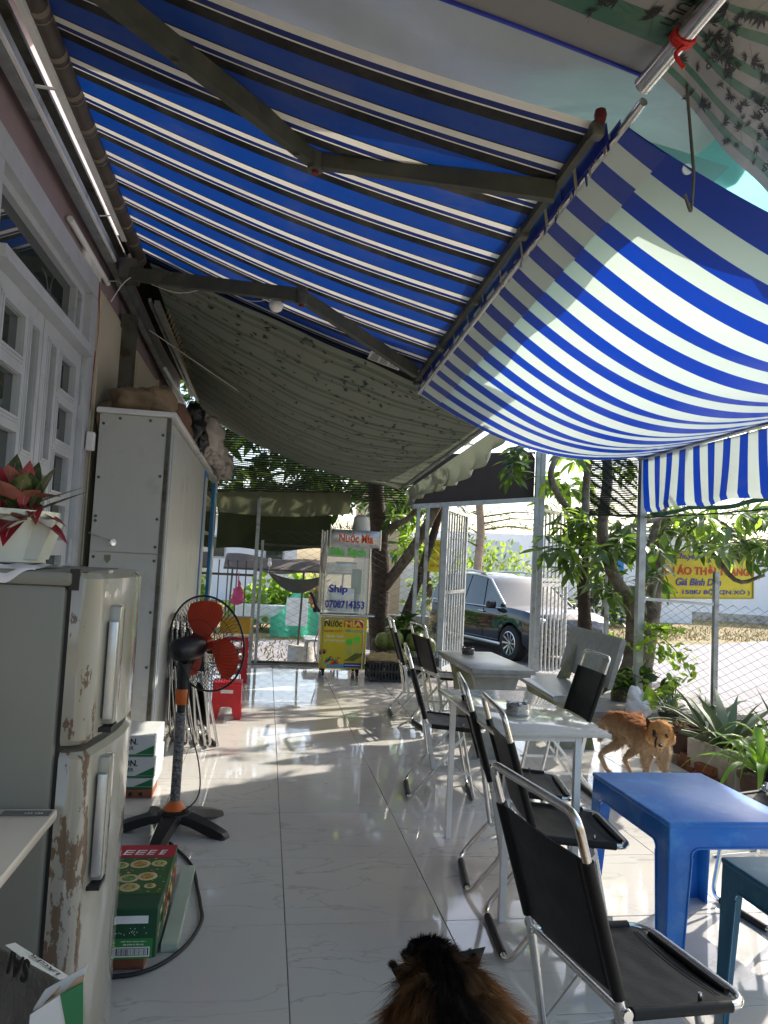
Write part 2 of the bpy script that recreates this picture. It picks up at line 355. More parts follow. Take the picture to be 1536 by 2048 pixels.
WM = {}
def tag(o, label=None, cat=None, group=None, kind=None):
    if label: o['label'] = label
    if cat: o['category'] = cat
    if group: o['group'] = group
    if kind: o['kind'] = kind
    return o
def thing(name, label, cat, loc=(0, 0, 0), rz=0., group=None):
    o = bpy.data.objects.new(name, None); COL.objects.link(o); o.empty_display_size = .1
    o.location = loc; o.rotation_euler = (0, 0, rz)
    WM[o.name] = Matrix.Translation(V3(loc)) @ Matrix.Rotation(rz, 4, 'Z')
    return tag(o, label, cat, group)
def inst(name, mesh, parent, mw):
    """one more object on a shared mesh, placed with world matrix mw"""
    o = bpy.data.objects.new(name, mesh); COL.objects.link(o)
    if parent is not None: o.parent = parent; mw = WM[parent.name].inverted() @ mw if parent.name in WM else mw
    o.matrix_local = mw
    return o
def struct(mb, name, mats, smooth=None, kind='structure', label=None):
    o = mb.build(name, mats, None, smooth); o['kind'] = kind
    if label: o['label'] = label
    return o
def copy_tree(o, loc, rz, label, parent=None):
    c = o.copy(); COL.objects.link(c)
    if parent is None:
        c.location = loc; c.rotation_euler = (0, 0, rz); c['label'] = label
        WM[c.name] = Matrix.Translation(V3(loc)) @ Matrix.Rotation(rz, 4, 'Z')
    else: c.parent = parent
    for ch in list(o.children): copy_tree(ch, None, None, None, c)
    return c
def fillet(pts, r, seg=5, closed=False):
    P = [V3(p) for p in pts]; out = []; n = len(P)
    for i in range(n):
        if not closed and i in (0, n-1): out.append(P[i]); continue
        a, b, c = P[i-1], P[i], P[(i+1) % n]
        d1 = (a-b); d2 = (c-b); rr = min(r, d1.length*.49, d2.length*.49)
        p, q = b+d1.normalized()*rr, b+d2.normalized()*rr
        for k in range(seg+1):
            t = k/seg; out.append(p*(1-t)**2+b*2*t*(1-t)+q*t*t)
    return out
def smoothpath(pts, sub=6):
    P = [V3(p) for p in pts]; P = [P[0]*2-P[1]]+P+[P[-1]*2-P[-2]]; out = []
    for i in range(1, len(P)-2):
        a, b, c, d = P[i-1:i+3]
        for k in range(sub):
            t = k/sub
            out.append(.5*((2*b)+(c-a)*t+(2*a-5*b+4*c-d)*t*t+(3*b-a-3*c+d)*t**3))
    out.append(P[-2]); return out
def sheet(name, P, nu, nv, m, parent=None, smooth=180, uvf=None):
    """a cloth over the parameter square, with its own thickness left to the cloth"""
    inv = WM[parent.name].inverted() if parent is not None and parent.name in WM else Matrix.Identity(4)
    me = bpy.data.meshes.new(name)
    vs = [tuple(inv@P(i/nu, j/nv)) for j in range(nv+1) for i in range(nu+1)]
    fs = [(j*(nu+1)+i, j*(nu+1)+i+1, (j+1)*(nu+1)+i+1, (j+1)*(nu+1)+i) for j in range(nv) for i in range(nu)]
    me.from_pydata(vs, [], fs); me.materials.append(m)
    uv = me.uv_layers.new(name='UVMap')
    for p in me.polygons:
        p.use_smooth = True
        for li, vi in zip(p.loop_indices, p.vertices):
            i, j = vi % (nu+1), vi//(nu+1)
            uv.data[li].uv = (i/nu, j/nv) if uvf is None else uvf(i/nu, j/nv)
    me.update()
    o = bpy.data.objects.new(name, me); COL.objects.link(o)
    if parent is not None:
        o.parent = parent
        if parent.name in WM: WM[o.name] = WM[parent.name]
    return o
_txt = {}
def text_geo(s, bold=0., shear=0.):
    k = (s, bold, shear)
    if k in _txt: return _txt[k]
    c = bpy.data.curves.new('t', 'FONT'); c.body = s; c.size = 1; c.offset = bold; c.shear = shear; c.resolution_u = 3
    o = bpy.data.objects.new('t', c); COL.objects.link(o)
    bpy.context.view_layer.update()
    me = bpy.data.meshes.new_from_object(o.evaluated_get(bpy.context.evaluated_depsgraph_get()))
    vs = [v.co.copy() for v in me.vertices]; fs = [tuple(p.vertices) for p in me.polygons]
    bpy.data.objects.remove(o); bpy.data.curves.remove(c); bpy.data.meshes.remove(me)
    x0 = min(v.x for v in vs); x1 = max(v.x for v in vs); y0 = min(v.y for v in vs); y1 = max(v.y for v in vs)
    _txt[k] = (vs, fs, x0, x1, y0, y1); return _txt[k]
def text(mb, s, org, xd, yd, width, height=None, bold=0., shear=0., m=None, flip=False):
    """fit the lettering s in a box: org lower left corner, xd / yd unit directions"""
    vs, fs, x0, x1, y0, y1 = text_geo(s, bold, shear)
    sx = width/(x1-x0); sy = sx if height is None else height/(y1-y0)
    org, xd, yd = V3(org), V3(xd).normalized(), V3(yd).normalized()
    mb.add([org+xd*((v.x-x0)*sx)+yd*((v.y-y0)*sy) for v in vs], fs, m)
X, Y, Z = V3((1, 0, 0)), V3((0, 1, 0)), V3((0, 0, 1))
def lerp(a, b, t): return a+(b-a)*t
def blob(name, parts, m, parent=None, jit=.15, seed=1):
    mb = MB()
    for i, (c, r) in enumerate(parts): mb.ball(c, r, 20, 14, jit=jit, seed=seed+i*1.7)
    return mb.build(name, m, parent, 180)
# ================================================================== GROUND
GZ = -.45
g = MB(); g.poly([(-60, -20, GZ), (90, -20, GZ), (90, 120, GZ), (-60, 120, GZ)])
struct(g, 'ground', m_verge)
def gp(u, v, dz=0):
    p = at(u, v, z=GZ); p.z = GZ+dz; return p
r = MB(); r.poly([(-25, 10.2, GZ+.004), (5.6, 10.2, GZ+.004), (5.6, -4, GZ+.004), (16.5, -4, GZ+.004), (20.5, 23.5, GZ+.004), (11.6, 18.6, GZ+.004), (.4, 16.4, GZ+.004), (-25, 11.6, GZ+.004)])
struct(r, 'road', m_asphalt)
# patio slab, with every glazed tile on it
fl = MB()
fl.bb((-1.2, -.6, -.5), (1.95, 9.42, -.012)); fl.bb((1.95, -.6, -.5), (2.86, 6.9, -.012))
floor = struct(fl, 'floor', m_grout)
TS = .6; TX0 = .1483; TY0 = 2.2246
g_ = .003
def tile_mesh(w_, d_):
    b = MB(); x, y, h = w_/2-g_/2, d_/2-g_/2, .012; e = .0016
    vs = [(-x, -y, 0), (x, -y, 0), (x, y, 0), (-x, y, 0), (-x, -y, h-e), (x, -y, h-e), (x, y, h-e), (-x, y, h-e), (-x+e, -y+e, h), (x-e, -y+e, h), (x-e, y-e, h), (-x+e, y-e, h)]
    b.add(vs, [(0, 1, 5, 4), (1, 2, 6, 5), (2, 3, 7, 6), (3, 0, 4, 7), (4, 5, 9, 8), (5, 6, 10, 9), (6, 7, 11, 10), (7, 4, 8, 11), (8, 9, 10, 11)])
    return b.mesh('tile', m_tile)
tmesh = {}
for i in range(-3, 6):
    for j in range(-5, 13):
        x0, x1 = TX0+i*TS, TX0+(i+1)*TS; y0, y1 = TY0+j*TS, TY0+(j+1)*TS
        x0, x1 = max(x0, -1.2), min(x1, 2.86 if y0 < 6.85 else 1.95); y0, y1 = max(y0, -.6), min(y1, 9.42)
        if x1 <= 1.96 and y1 > 6.9: pass
        elif y1 > 6.9 and x1 > 1.96: y1 = 6.9
        if x1-x0 < .02 or y1-y0 < .02: continue
        k = (round(x1-x0, 3), round(y1-y0, 3))
        if k not in tmesh: tmesh[k] = tile_mesh(*k)
        o = inst('tile', tmesh[k], floor, Matrix.Translation(((x0+x1)/2, (y0+y1)/2, -.012)) @ Matrix.Rotation(RND.gauss(0, .0012), 4, 'X') @ Matrix.Rotation(RND.gauss(0, .0012), 4, 'Y'))
# concrete of the yard behind, and the kerb strip along the plants
d = MB(); d.bb((1.956, 6.906, -.5), (5.0, 9.6, -.006)); struct(d, 'driveway', m_conc)
d = MB(); d.bb((3.00, 0, -.5), (4.42, 6.9, -.05)); struct(d, 'planting_bed', m_soil)
d = MB()
for k in range(12): d.rbox((2.93, .35+k*.6-.02, -.10), (.13, .592, .2), .006)
struct(d, 'kerb', m_styro, 30)
d = MB(); d.bb((-1.2, 9.424, -.5), (1.95, 9.52, .012)); d.bb((4.42, -.4, -.5), (4.5, 7.1, -.02)); struct(d, 'fence_footing', m_stone)
# ================================================================== HOUSE
WX = -1.2
house = thing('house', 'mauve painted house wall with grey glazed double door along the left side', 'house', (WX, 4, 0))
b = MB()
DY0, DY1, DZT, DZL = 3.1, 4.94, 3.04, 2.56
b.bb((WX-.2, -1.5, -.4), (WX, DY0, 3.75)); b.bb((WX-.2, DY1, -.4), (WX, 9.45, 3.75)); b.bb((WX-.2, DY0, DZT), (WX, DY1, 3.75))
b.build('wall', m_wall, house)
fr = MB()   # painted surround
fr.bb((WX-.19, DY0, DZT-.09), (WX+.018, DY1, DZT+.03)); fr.bb((WX-.19, DY1-.13, 0), (WX+.016, DY1+.02, DZT-.092))
fr.bb((WX-.19, DY0-.02, 0), (WX+.016, DY0+.12, DZT-.092)); fr.bb((WX-.17, DY0+.122, DZL-.02), (WX+.05, DY1-.132, DZL+.035))
fr.build('door_surround', m_greyframe, house)
tw = MB(); ya, yb, za, zb = DY0+.12, DY1-.13, DZL+.035, DZT-.09
for a_, b_ in (((ya, za), (yb, za+.035)), ((ya, zb-.04), (yb, zb)), ((ya, za+.037), (ya+.04, zb-.042)), ((yb-.07, za+.037), (yb, zb-.042)), ((yb-.2, za+.037), (yb-.17, zb-.042))):
    tw.bb((WX-.09, a_[0], a_[1]), (WX-.03, b_[0], b_[1]))
wf = tw.build('transom_window', m_greyframe, house)
pn = MB(); pn.bb((WX-.075, ya+.03, za+.03), (WX-.068, yb-.05, zb-.03)); pn.build('pane', m_glassdark, wf)
def door_leaf(y0, y1, cols, rows):
    b = MB(); xs = (WX-.075, WX-.02)
    ys = sorted([y0, y1]+[c for cc in cols for c in cc]); zs = [(0, .9)]
    # frame as strips between glass openings
    rects = []
    for (c0, c1, rr) in rows:
        for (z0, z1) in rr: rects.append((c0, c1, z0, z1))
    yc = sorted(set([y0, y1]+[q[0] for q in rects]+[q[1] for q in rects]))
    for i in range(len(yc)-1):
        a, c = yc[i], yc[i+1]; mid = (a+c)/2
        holes = sorted([(q[2], q[3]) for q in rects if q[0]-1e-6 < mid < q[1]+1e-6]); z = .02
        for h in holes:
            b.bb((xs[0], a, z), (xs[1], c, h[0])); z = h[1]
        b.bb((xs[0], a, z), (xs[1], c, DZL-.022))
    # mouldings
    for (c0, c1, z0, z1) in rects:
        t = .018
        for k, dx in ((0, .012), (1, .005)):
            e = .016+k*.014
            b.bb((WX-.02, c0-e, z1+e-t+.004), (WX-.02+dx, c1+e, z1+e)); b.bb((WX-.02, c0-e, z0-e), (WX-.02+dx, c1+e, z0-e+t-.004))
            b.bb((WX-.02, c0-e, z0-e+t-.004), (WX-.02+dx-.001, c0-e+t-.004, z1+e-t+.004)); b.bb((WX-.02, c1+e-t+.004, z0-e+t-.004), (WX-.02+dx-.001, c1+e, z1+e-t+.004))
    dl = b.build('door_leaf', m_greyframe, house)
    for (c0, c1, z0, z1) in rects:
        p = MB(); p.bb((WX-.052, c0, z0), (WX-.046, c1, z1)); p.build('pane', m_glassdark, dl)
    return dl
sq = [(2.24, 2.43), (1.95, 2.15), (1.66, 1.87), (1.38, 1.58), (1.08, 1.29), (.78, 1.0)]
d1 = door_leaf(3.26, 4.02, [], [(3.43, 3.71, sq), (3.82, 3.93, [(1.81, 2.43), (1.08, 1.72), (.35, .98)])])
d2 = door_leaf(4.035, 4.80, [], [(4.14, 4.24, [(1.81, 2.43), (1.08, 1.72), (.35, .98)]), (4.36, 4.66, sq)])
for z in (2.3, 1.32, .4):
    h = MB()
    for k in range(4): h.tube([(WX-.005, 4.818, z-.07+k*.036), (WX-.005, 4.818, z-.07+k*.036+.033)], .014, 10)
    h.build('hinge', m_greyframe, d2, 40)
hd = MB(); hd.tube(fillet([(WX-.02, 4.08, 1.05), (WX+.03, 4.08, 1.05), (WX+.03, 4.20, 1.05)], .02), .008, 8); hd.build('handle', m_chrome, d2, 40)
for (y0, y1, z0, z1) in ((4.99, 6.02, 1.2, 3.04), (6.38, 7.42, 1.2, 3.02)):
    q = MB(); q.bb((WX+.001, y0, z0), (WX+.02, y1, z1)); q.bb((WX+.021, y0+.03, z0+.03), (WX+.03, y1-.03, z1-.05))
    q.bb((WX+.001, y1+.002, z0), (WX+.05, y1+.05, z1)); s_ = q.build('window_board', m_cream, house)
# ================================================================== steel frame carrying the awning
sf = thing('awning_support_frame', 'old galvanised steel rails bolted along the mauve wall beside the awning roller', 'steel frame', (-1.1, 4, 3.2))
q = MB(); q.beam((-1.12, .8, 3.27), (-1.12, 5.2, 3.24), .05, .09); q.beam((-1.12, 5.2, 3.23), (-1.12, 9.3, 3.13), .05, .1); q.build('rail', m_galv, sf)
q = MB(); q.beam((-1.03, .8, 3.38), (-1.03, 4.86, 3.34), .03, .03); q.build('rail', m_white, sf)  # steel rail coloured white, standing in for the skylight it catches
q = MB(); q.beam((-1.085, .8, 3.235), (-1.085, 4.9, 3.21), .012, .02); q.build('rail', m_white, sf)  # thin white strip added to imitate a brightly lit rail edge
q = MB(); q.bb((-1.199, .8, 3.36), (-1.085, 5.3, 3.38)); q.build('slit_cover', m_galvd, sf)  # opaque cover added to narrow the slit of daylight along the wall
q = MB()
for y in (1.4, 2.3, 3.28, 4.5): q.beam((-1.10, y-.06, 3.29), (-1.03, y+.06, 3.36), .03, .006)
q.build('bracing', m_white, sf)
q = MB(); q.bb((-1.18, 5.66, 0), (-1.08, 5.79, 3.10)); q.build('post', m_galvd, sf)
q = MB(); q.beam((-.88, 5.35, 3.10), (-.86, 8.3, 3.05), .035, .05); q.beam((-.93, 5.35, 3.12), (-.92, 8.3, 3.07), .02, .03); q.build('rail', m_galv, sf)
q = MB()
for k in range(26):
    y = 5.45+k*.11; q.tube([(-.87, y, 3.09), (-.83, y+.02, 3.06), (-.81, y+.01, 3.10)], .004, 4)
q.build('tie', m_straw, sf)
# ================================================================== blue retractable awning
aw = thing('retractable_awning', 'wide blue, white and black striped retractable awning overhead', 'awning', (0, 4, 3.1))
RA, RB = V3((-1.0, 2.5, 3.42)), V3((-1.0, 5.27, 3.37))
q = MB(); q.tube([RA, RB], .045, 14); q.build('roller_tube', m_redbrown, aw, 40)
y = 2.62
while y < 5.25:
    q = MB()
    q.tube([(-1.0, y, lerp(3.42, 3.37, (y-2.5)/2.77)), (-1.0, y+.03, lerp(3.42, 3.37, (y-2.47)/2.77))], .0475, 14)
    q.build('tape_band', m_tape, aw, 40); q = MB()
    q.tube([(-1.0, y+.062, lerp(3.42, 3.37, (y-2.5)/2.77)), (-1.0, y+.068, lerp(3.42, 3.37, (y-2.47)/2.77))], .0475, 14)
    y += .128*2; q.build('tape_band', m_tape, aw, 40)
FA, FB = V3((1.115, 2.50, 2.995)), V3((1.065, 5.55, 2.77))
def PA(u, v):
    a, b = RA.lerp(RB, v)+V3((0, 0, .045)), FA.lerp(FB, v)+V3((0, 0, .02))
    p = a.lerp(b, u); p.z -= .05*math.sin(math.pi*u)+.006*math.sin(v*37)*math.sin(math.pi*u); return p
BL, NV, WH, BK = (.011, .06, .31), (.010, .025, .15), (.80, .77, .68), (.006, .007, .008)
m_awn = stripes('awning_cloth', [(0, WH), (.15, NV), (.265, WH), (.295, BK), (.51, BL), (.965, BK)], 11.6, transl=.17, rough=.8, dirt=.075, trboost=1., dirtcol=(.22, .2, .16), bump=.15)
sheet('fabric', PA, 40, 60, m_awn, aw)
q = MB(); q.beam(FA, FB, .03, .038); q.build('front_bar', m_arm, aw)
for v in (0., .25, .5, .75, 1.0):
    p = FA.lerp(FB, v); q = MB(); q.rbox(p+V3((.0, 0, -.01)), (.05, .05, .06), .01); q.build('bracket', m_galvd, aw, 30)
q = MB()
N = 60
for k in range(N):
    v0, v1 = k/N, (k+.55)/N; a, c = FA.lerp(FB, v0), FA.lerp(FB, v1); dx = .04+.012*math.sin(k*2.1)
    q.add([a+V3((dx, 0, .03)), c+V3((dx, 0, .03)), c+V3((dx+.02, 0, -.07+.02*math.sin(k))), a+V3((dx+.015, 0, -.075+.02*math.sin(k*1.3)))], [(0, 1, 2, 3)], m=k % 2)
q.build('scalloped_edge', [m_inkb, m_inkcr], aw)['kind'] = 'stuff'
q = MB(); q.prism([FA+V3((.03, 0, .03)), FB+V3((.03, 0, .03)), FB+V3((.045, 0, -.05)), FA+V3((.045, 0, -.05))], (.003, 0, 0)); q.build('hem_band', m_inkb, aw)
def arm(S, E, T, lampy=False):
    S, E, T = V3(S), V3(E), V3(T)
    a = MB(); a.beam(S, E, .045, .085); pa = a.build('upper_arm', m_arm, aw)
    k = MB(); d_ = (E-S).normalized()
    for t in (.35, .9): k.tube([S.lerp(E, t)+V3((0, 0, -.05)), S.lerp(E, t)+V3((0, 0, -.054))], .012, 8)
    k.build('bolt', m_galvd, pa)
    a = MB(); a.beam(E, T, .04, .08); a.build('forearm', m_arm, aw)
    k = MB(); k.tube([E+V3((0, 0, .05)), E+V3((0, 0, -.055))], .036, 14); k.tube([E+V3((0, 0, .015)), E+V3((0, 0, .022))], .042, 14); ej = k.build('elbow_joint', m_galvd, aw, 40)
    k = MB(); k.tube([E+V3((0, 0, -.055)), E+V3((0, 0, -.07))], .016, 8); k.build('cap', mat('dull_red_cap', (.16, .02, .02), .6), ej)
arm(at(150, -60, z=3.27), at(632, 318, z=3.12), at(1112, 384, z=2.93))
arm((-1.0, 4.98, 3.16), at(603, 592, z=2.98), at(832, 745, z=2.76))
q = MB(); q.rbox((-1.02, 5.05, 3.2), (.12, .16, .14), .015); q.build('shoulder_bracket', m_galvd, aw, 30); q = MB(); q.rbox((-1.04, 5.32, 3.36), (.10, .1, .12), .015); q.build('end_bracket', m_galvd, aw, 30)
q = MB(); q.lathe([(.0, -.022), (.02, -.02), (.024, 0), (.02, .02), (0, .022)], FA+V3((.0, -.03, .03)), 12); q.build('end_cap', mat('faded_red_cap', (.10, .012, .012), .5), aw, 60)
pl = [PA(.80, .905)-V3((0, 0, .035)), PA(.92, .905)-V3((0, 0, .035)), PA(.92, .97)-V3((0, 0, .035)), PA(.80, .97)-V3((0, 0, .035))]
q = MB(); q.prism(pl, (0, 0, .002)); lb = q.build('printed_label', m_cardw, aw)
q = MB()
for k in range(6):
    a, c = pl[0].lerp(pl[3], .1+k*.14), pl[1].lerp(pl[2], .1+k*.14)
    for s0, s1 in ((.06, .3), (.35, .6), (.66, .93)): q.add([a.lerp(c, s0)-V3((0, 0, .002)), a.lerp(c, s1)-V3((0, 0, .002)), a.lerp(c, s1)-V3((0, -.012, .002)), a.lerp(c, s0)-V3((0, -.012, .002))], [(0, 1, 2, 3)])
q.build('print', m_ink, lb)['kind'] = 'stuff'
# ================================================================== silver tarp over the near gap, and above the awning
def PS(u, v):
    x = lerp(-1.23, 2.02, u); y = lerp(lerp(3.6, 3.05, u), -1.2, v); z = lerp(3.74, 3.24, u)+.02*math.sin(u*9+v*3)+.012*math.sin(v*21+u*4)+.034*math.sin(v*40+2.5*math.sin(u*4))+.018*math.sin(v*83+u*9+2*math.sin(u*13))
    if x > 1.7: z -= (x-1.7)*.1
    return V3((x, y, z))
st = sheet('silver_tarp', PS, 60, 70, m_silver)
tag(st, 'plain silver grey tarpaulin stretched above the near end of the awning', 'tarpaulin')
def PSS(u, v):  # added strip, shaped to cast the shadow band on the striped tarp
    p = FA.lerp(FB, v); p = V3((p.x-.02+.64*u, p.y+.12, p.z+.055+.02*math.sin(v*19+u*4))); p.z -= .04*u; return p
st = sheet('shading_flap', PSS, 12, 50, m_tealflap)
tag(st, 'teal strip added above the striped tarpaulin to shade its edge, peeping out at the near end', 'tarpaulin')
# teal shade sheet beyond it
def PT(u, v):
    return V3((lerp(1.76, 3.3, u), lerp(1.3, 3.15, v), 3.17-.14*u+.03*math.sin(u*7+v*9)))
tt = sheet('teal_shade_sheet', PT, 24, 30, m_tealtarp); tag(tt, 'translucent teal shade sheet glowing behind the striped tarpaulin', 'shade sheet')
# bamboo print tarps
GRY, GRN = (.22, .215, .205), (.03, .11, .065)
m_bamb = stripes('bamboo_tarp_cloth', [(0, GRY), (.30, GRN), (.50, GRY), (.62, GRN), (.70, GRY)], 3.2, transl=.12, rough=.4, dirt=.1, bump=.15)
m_bamb3 = stripes('bamboo_tarp_cloth_right', [(0, GRY), (.22, GRN), (.42, GRY), (.62, GRN), (.80, GRY)], 3., transl=.10, rough=.4, dirt=.12, bump=.15)
OLV, OLG = (.20, .225, .18), (.11, .15, .105)
m_bamb2 = stripes('old_bamboo_tarp_cloth', [(0, OLV), (.2, OLG), (.38, OLV), (.5, (.155, .175, .135)), (.6, OLG), (.66, OLV)], 14, transl=.24, rough=.75, dirt=.10, bump=.3)
def sprig(mb, P, u, v, s, rnd, side=-1, eps=.004):
    p = P(u, v); du = (P(min(u+.01, 1), v)-P(max(u-.01, 0), v)).normalized(); dv = (P(u, min(v+.01, 1))-P(u, max(v-.01, 0))).normalized()
    nrm = du.cross(dv).normalized()
    if nrm.z > 0: nrm = -nrm
    o = p+nrm*eps; a0 = rnd.uniform(0, 6.28)
    for k in range(rnd.choice((5, 6, 7))):
        a = a0+k*.55+rnd.uniform(-.15, .15); d_ = du*math.cos(a)+dv*math.sin(a); e = du*-math.sin(a)+dv*math.cos(a); L = s*rnd.uniform(.7, 1.2); w_ = L*.11
        mb.add([o, o+d_*L*.4+e*w_, o+d_*L, o+d_*L*.4-e*w_], [(0, 1, 2, 3)])
    a = a0+3.7; d_ = du*math.cos(a)+dv*math.sin(a); e = du*-math.sin(a)+dv*math.cos(a)
    mb.add([o+e*s*.015, o+d_*s*1.8+e*s*.01, o+d_*s*1.8-e*s*.01, o-e*s*.015], [(0, 1, 2, 3)])
A0, A1 = at(868, 0, z=3.16), at(1284, 150, z=3.13)
L_ = (A1-A0); back = V3((L_.y, -L_.x, 0)).normalized()
back = V3((.28, -1, 0)).normalized()
def PB(u, v):
    a = A0-L_*.9; p = a.lerp(A1, u)+back*(v*1.7); p.z += .018*math.sin(v*16+u*3)+.02*v; return p
bt = sheet('bamboo_print_tarp', PB, 40, 30, m_bamb); tag(bt, 'grey and green tarpaulin printed with bamboo leaves, blue hem, at the top edge', 'tarpaulin', 'bamboo print tarpaulins')
q = MB()
for k in range(130): sprig(q, PB, RND.uniform(.02, .98), .1+.87*RND.random()**1.2, RND.uniform(.025, .05), RND)
q.build('bamboo_print', m_ink, bt)['kind'] = 'stuff'
q = MB(); q.tube([PB(i/20, 0)+V3((0, 0, -.004)) for i in range(21)], .008, 6); q.build('blue_hem', m_inkb, bt)
for (u, v) in ((.62, .34), (.90, .20)):
    q = MB(); text(q, 'ULTIRP', PB(u, v)+V3((0, 0, -.012)), (A1-A0).cross(Z)*-1, (A1-A0), .16, .045, bold=.02)
    q.build('lettering', m_ink, bt)
C0, C1 = at(1318, 150, z=3.06), at(1450, -20, z=3.10)
C2, C3 = at(1640, 505, z=2.98), at(1900, 100, z=3.0)
def PR(u, v):
    p = C0.lerp(C1, v).lerp(C2.lerp(C3, v), u); p.z += .012*math.sin(u*14+v*4)-.0*math.sin(math.pi*u); return p
br = sheet('bamboo_print_tarp', PR, 40, 30, m_bamb3); tag(br, 'dark bamboo print tarpaulin right of the steel pipe in the top corner', 'tarpaulin', 'bamboo print tarpaulins')
q = MB()
for k in range(120): sprig(q, PR, RND.uniform(.02, .98), RND.uniform(.05, .95), RND.uniform(.022, .048), RND)
q.build('bamboo_print', m_ink, br)['kind'] = 'stuff'
for (u, v) in ((.42, .62), (.55, .36), (.1, .8)):
    q = MB(); text(q, 'ULTIRP', PR(u, v)+V3((0, 0, -.012)), (C1-C0)*-1, (C2-C0), .15, .045, bold=.02)
    q.build('lettering', m_ink, br)
p0, p1 = at(1285, 172, z=3.03), at(1462, -40, z=3.10)
pp = thing('support_pipe', 'thick chrome pipe with a red cord tied round it at the top right', 'pipe', p0)
q = MB(); q.tube([p0, p1], .031, 16); q.tube([p0-(p1-p0).normalized()*.0, p0+(p1-p0).normalized()*.004], .0325, 16); q.build('pipe', m_chrome, pp, 40)
q = MB(); c_ = p0.lerp(p1, .52)
for k in range(3): q.tube([c_+V3((.036*math.cos(a), .01*math.sin(a)+k*.012, .036*math.sin(a))) for a in [i*.7 for i in range(10)]], .006, 6)
q.tube(smoothpath([c_+V3((0, 0, -.036)), c_+V3((-.03, 0, -.07)), c_+V3((.0, .0, -.11))]), .007, 6)
q.build('cord', m_inkr, pp, 60)
hk = MB(); h0 = at(1372, 40, Y=2.3)
hk.tube(fillet([h0+V3((0, 0, .2)), at(1374, 180, Y=2.3), at(1388, 350, Y=2.3), at(1382, 428, Y=2.3), at(1369, 388, Y=2.3)], .02), .0055, 8)
tag(hk.build('hanging_hook', m_galvd, None, 60), 'long bent wire hook hanging in front of the striped tarpaulin', 'hook')
# ================================================================== striped blue and white tarpaulin
stp = thing('striped_tarp', 'sagging blue and white striped tarpaulin, sunlit through, at the right', 'tarpaulin', (2.4, 4.5, 2.6))
T00, T01 = V3((1.20, 2.44, 2.985)), V3((1.085, 5.52, 2.665))
T10, T11 = V3((3.66, 2.6, 2.56)), V3((3.66, 6.86, 2.53))
def PP(u, v):
    p = T00.lerp(T01, v).lerp(T10.lerp(T11, v), u)
    sag = lerp(.34, .30, v)
    p.z -= sag*math.sin(math.pi*min(1, u**.92))*(.75+.25*math.sin(math.pi*v))
    p.z += .010*math.sin(v*44+u*5)*math.sin(math.pi*u)
    p.y -= (.10*math.sin(math.pi*u)) if v < .02 else 0
    return p
BW, WW = (.012, .045, .33), (.54, .62, .58)
m_str = stripes('striped_pvc', [(0, BW), (.47, WW)], 14.5, transl=.42, rough=.35, dirt=.03, trboost=1.05, bump=.08)
sheet('tarp_cloth', PP, 60, 80, m_str, stp)
m_strh = stripes('striped_pvc_hem', [(0, BW), (.45, WW)], 14.5, transl=.12, rough=.4, dirt=.03)
def PH(u, v):
    if u < .5: return T00.lerp(T01, v)+V3((-.02+.0*u, 0, lerp(.02, .0, u*2)))
    p = PP((u-.5)*.13, v); p.z -= .007+.004*math.sin(v*60)*(u-.5); return p
sheet('folded_hem', PH, 8, 80, m_strh, stp, uvf=lambda u, v: (u, v+.004+.003*math.sin(v*31)))
q = MB(); q.tube([T00+(T00-T01).normalized()*.12+V3((0, 0, .0)), T01+V3((0, 0, .0))], .017, 12); q.build('edge_pipe', m_chrome, stp, 40)
q = MB(); q.beam((3.68, .5, 2.6), (3.68, 6.95, 2.53), .05, .05); q.build('side_rail', m_galv, stp)
q = MB(); q.lathe([(.012, -.003), (.02, -.003), (.02, .003), (.012, .003)], PP(.1, .01)+V3((0, -.02, 0)), 12, axis=(0, 1, .2)); q.build('eyelet', m_alu, stp)
def PV(u, v):
    y = lerp(6.84, .6, u); z = lerp(2.50, 1.98, v)
    x = 3.655+.012*math.sin(u*46)*v+.03*v*v*math.sin(u*46+1)+(.02 if v > .93 else 0)
    return V3((x, y, z-.012*math.sin(u*46)*v))
m_val = stripes('striped_valance_cloth', [(0, BW), (.46, WW), (1, BW)], 28.5, transl=.28, rough=.45, dirt=.05, axis='X')
vl = sheet('striped_valance', PV, 240, 12, m_val); tag(vl, 'blue and white striped valance hanging from the right hand rail', 'valance')
po = thing('steel_post', 'tall square galvanised post carrying the striped tarpaulin at the right', 'post', (3.69, 6.92, 0), group=None)
q = MB(); q.bb((3.665, 6.885, -.05), (3.735, 6.955, 2.51)); q.build('post', m_galv, po)
q = MB(); q.bb((3.63, 6.85, -.05), (3.77, 6.99, .008)); q.build('foot_plate', m_galvd, po)
# ================================================================== old olive bamboo tarp further back
ot = thing('old_bamboo_tarp', 'sagging old olive tarpaulin with faded bamboo print between roller and far pipe', 'tarpaulin', (.6, 7.4, 2.6))
O00, O01 = V3((-.86, 4.85, 3.20)), V3((-.88, 9.3, 3.04))
O10, O11 = V3((1.86, 5.92, 2.60)), V3((1.66, 9.36, 2.30))
def PO(u, v):
    p = O00.lerp(O01, v).lerp(O10.lerp(O11, v), u)
    p.z -= (.035+.22*math.sin(math.pi*min(1, v*1.0))**.8+.10*v)*math.sin(math.pi*u)
    p.y -= .06*math.sin(math.pi*u)*(1-v)
    p.z += .003*math.sin(v*60+2*u)+.005*math.sin(u*25+v*5)
    return p
oc = sheet('tarp_cloth', PO, 50, 60, m_bamb2, ot)
q = MB()
for k in range(520): sprig(q, PO, RND.uniform(.02, .98), RND.uniform(.02, .98)**1.3, RND.uniform(.022, .042), RND)
q.build('bamboo_print', m_ink, ot)['kind'] = 'stuff'
q = MB(); q.tube([O10+V3((0, -.15, .02)), O11+V3((0, .15, .0))], .024, 10); q.build('edge_pipe', m_galv, ot, 40)
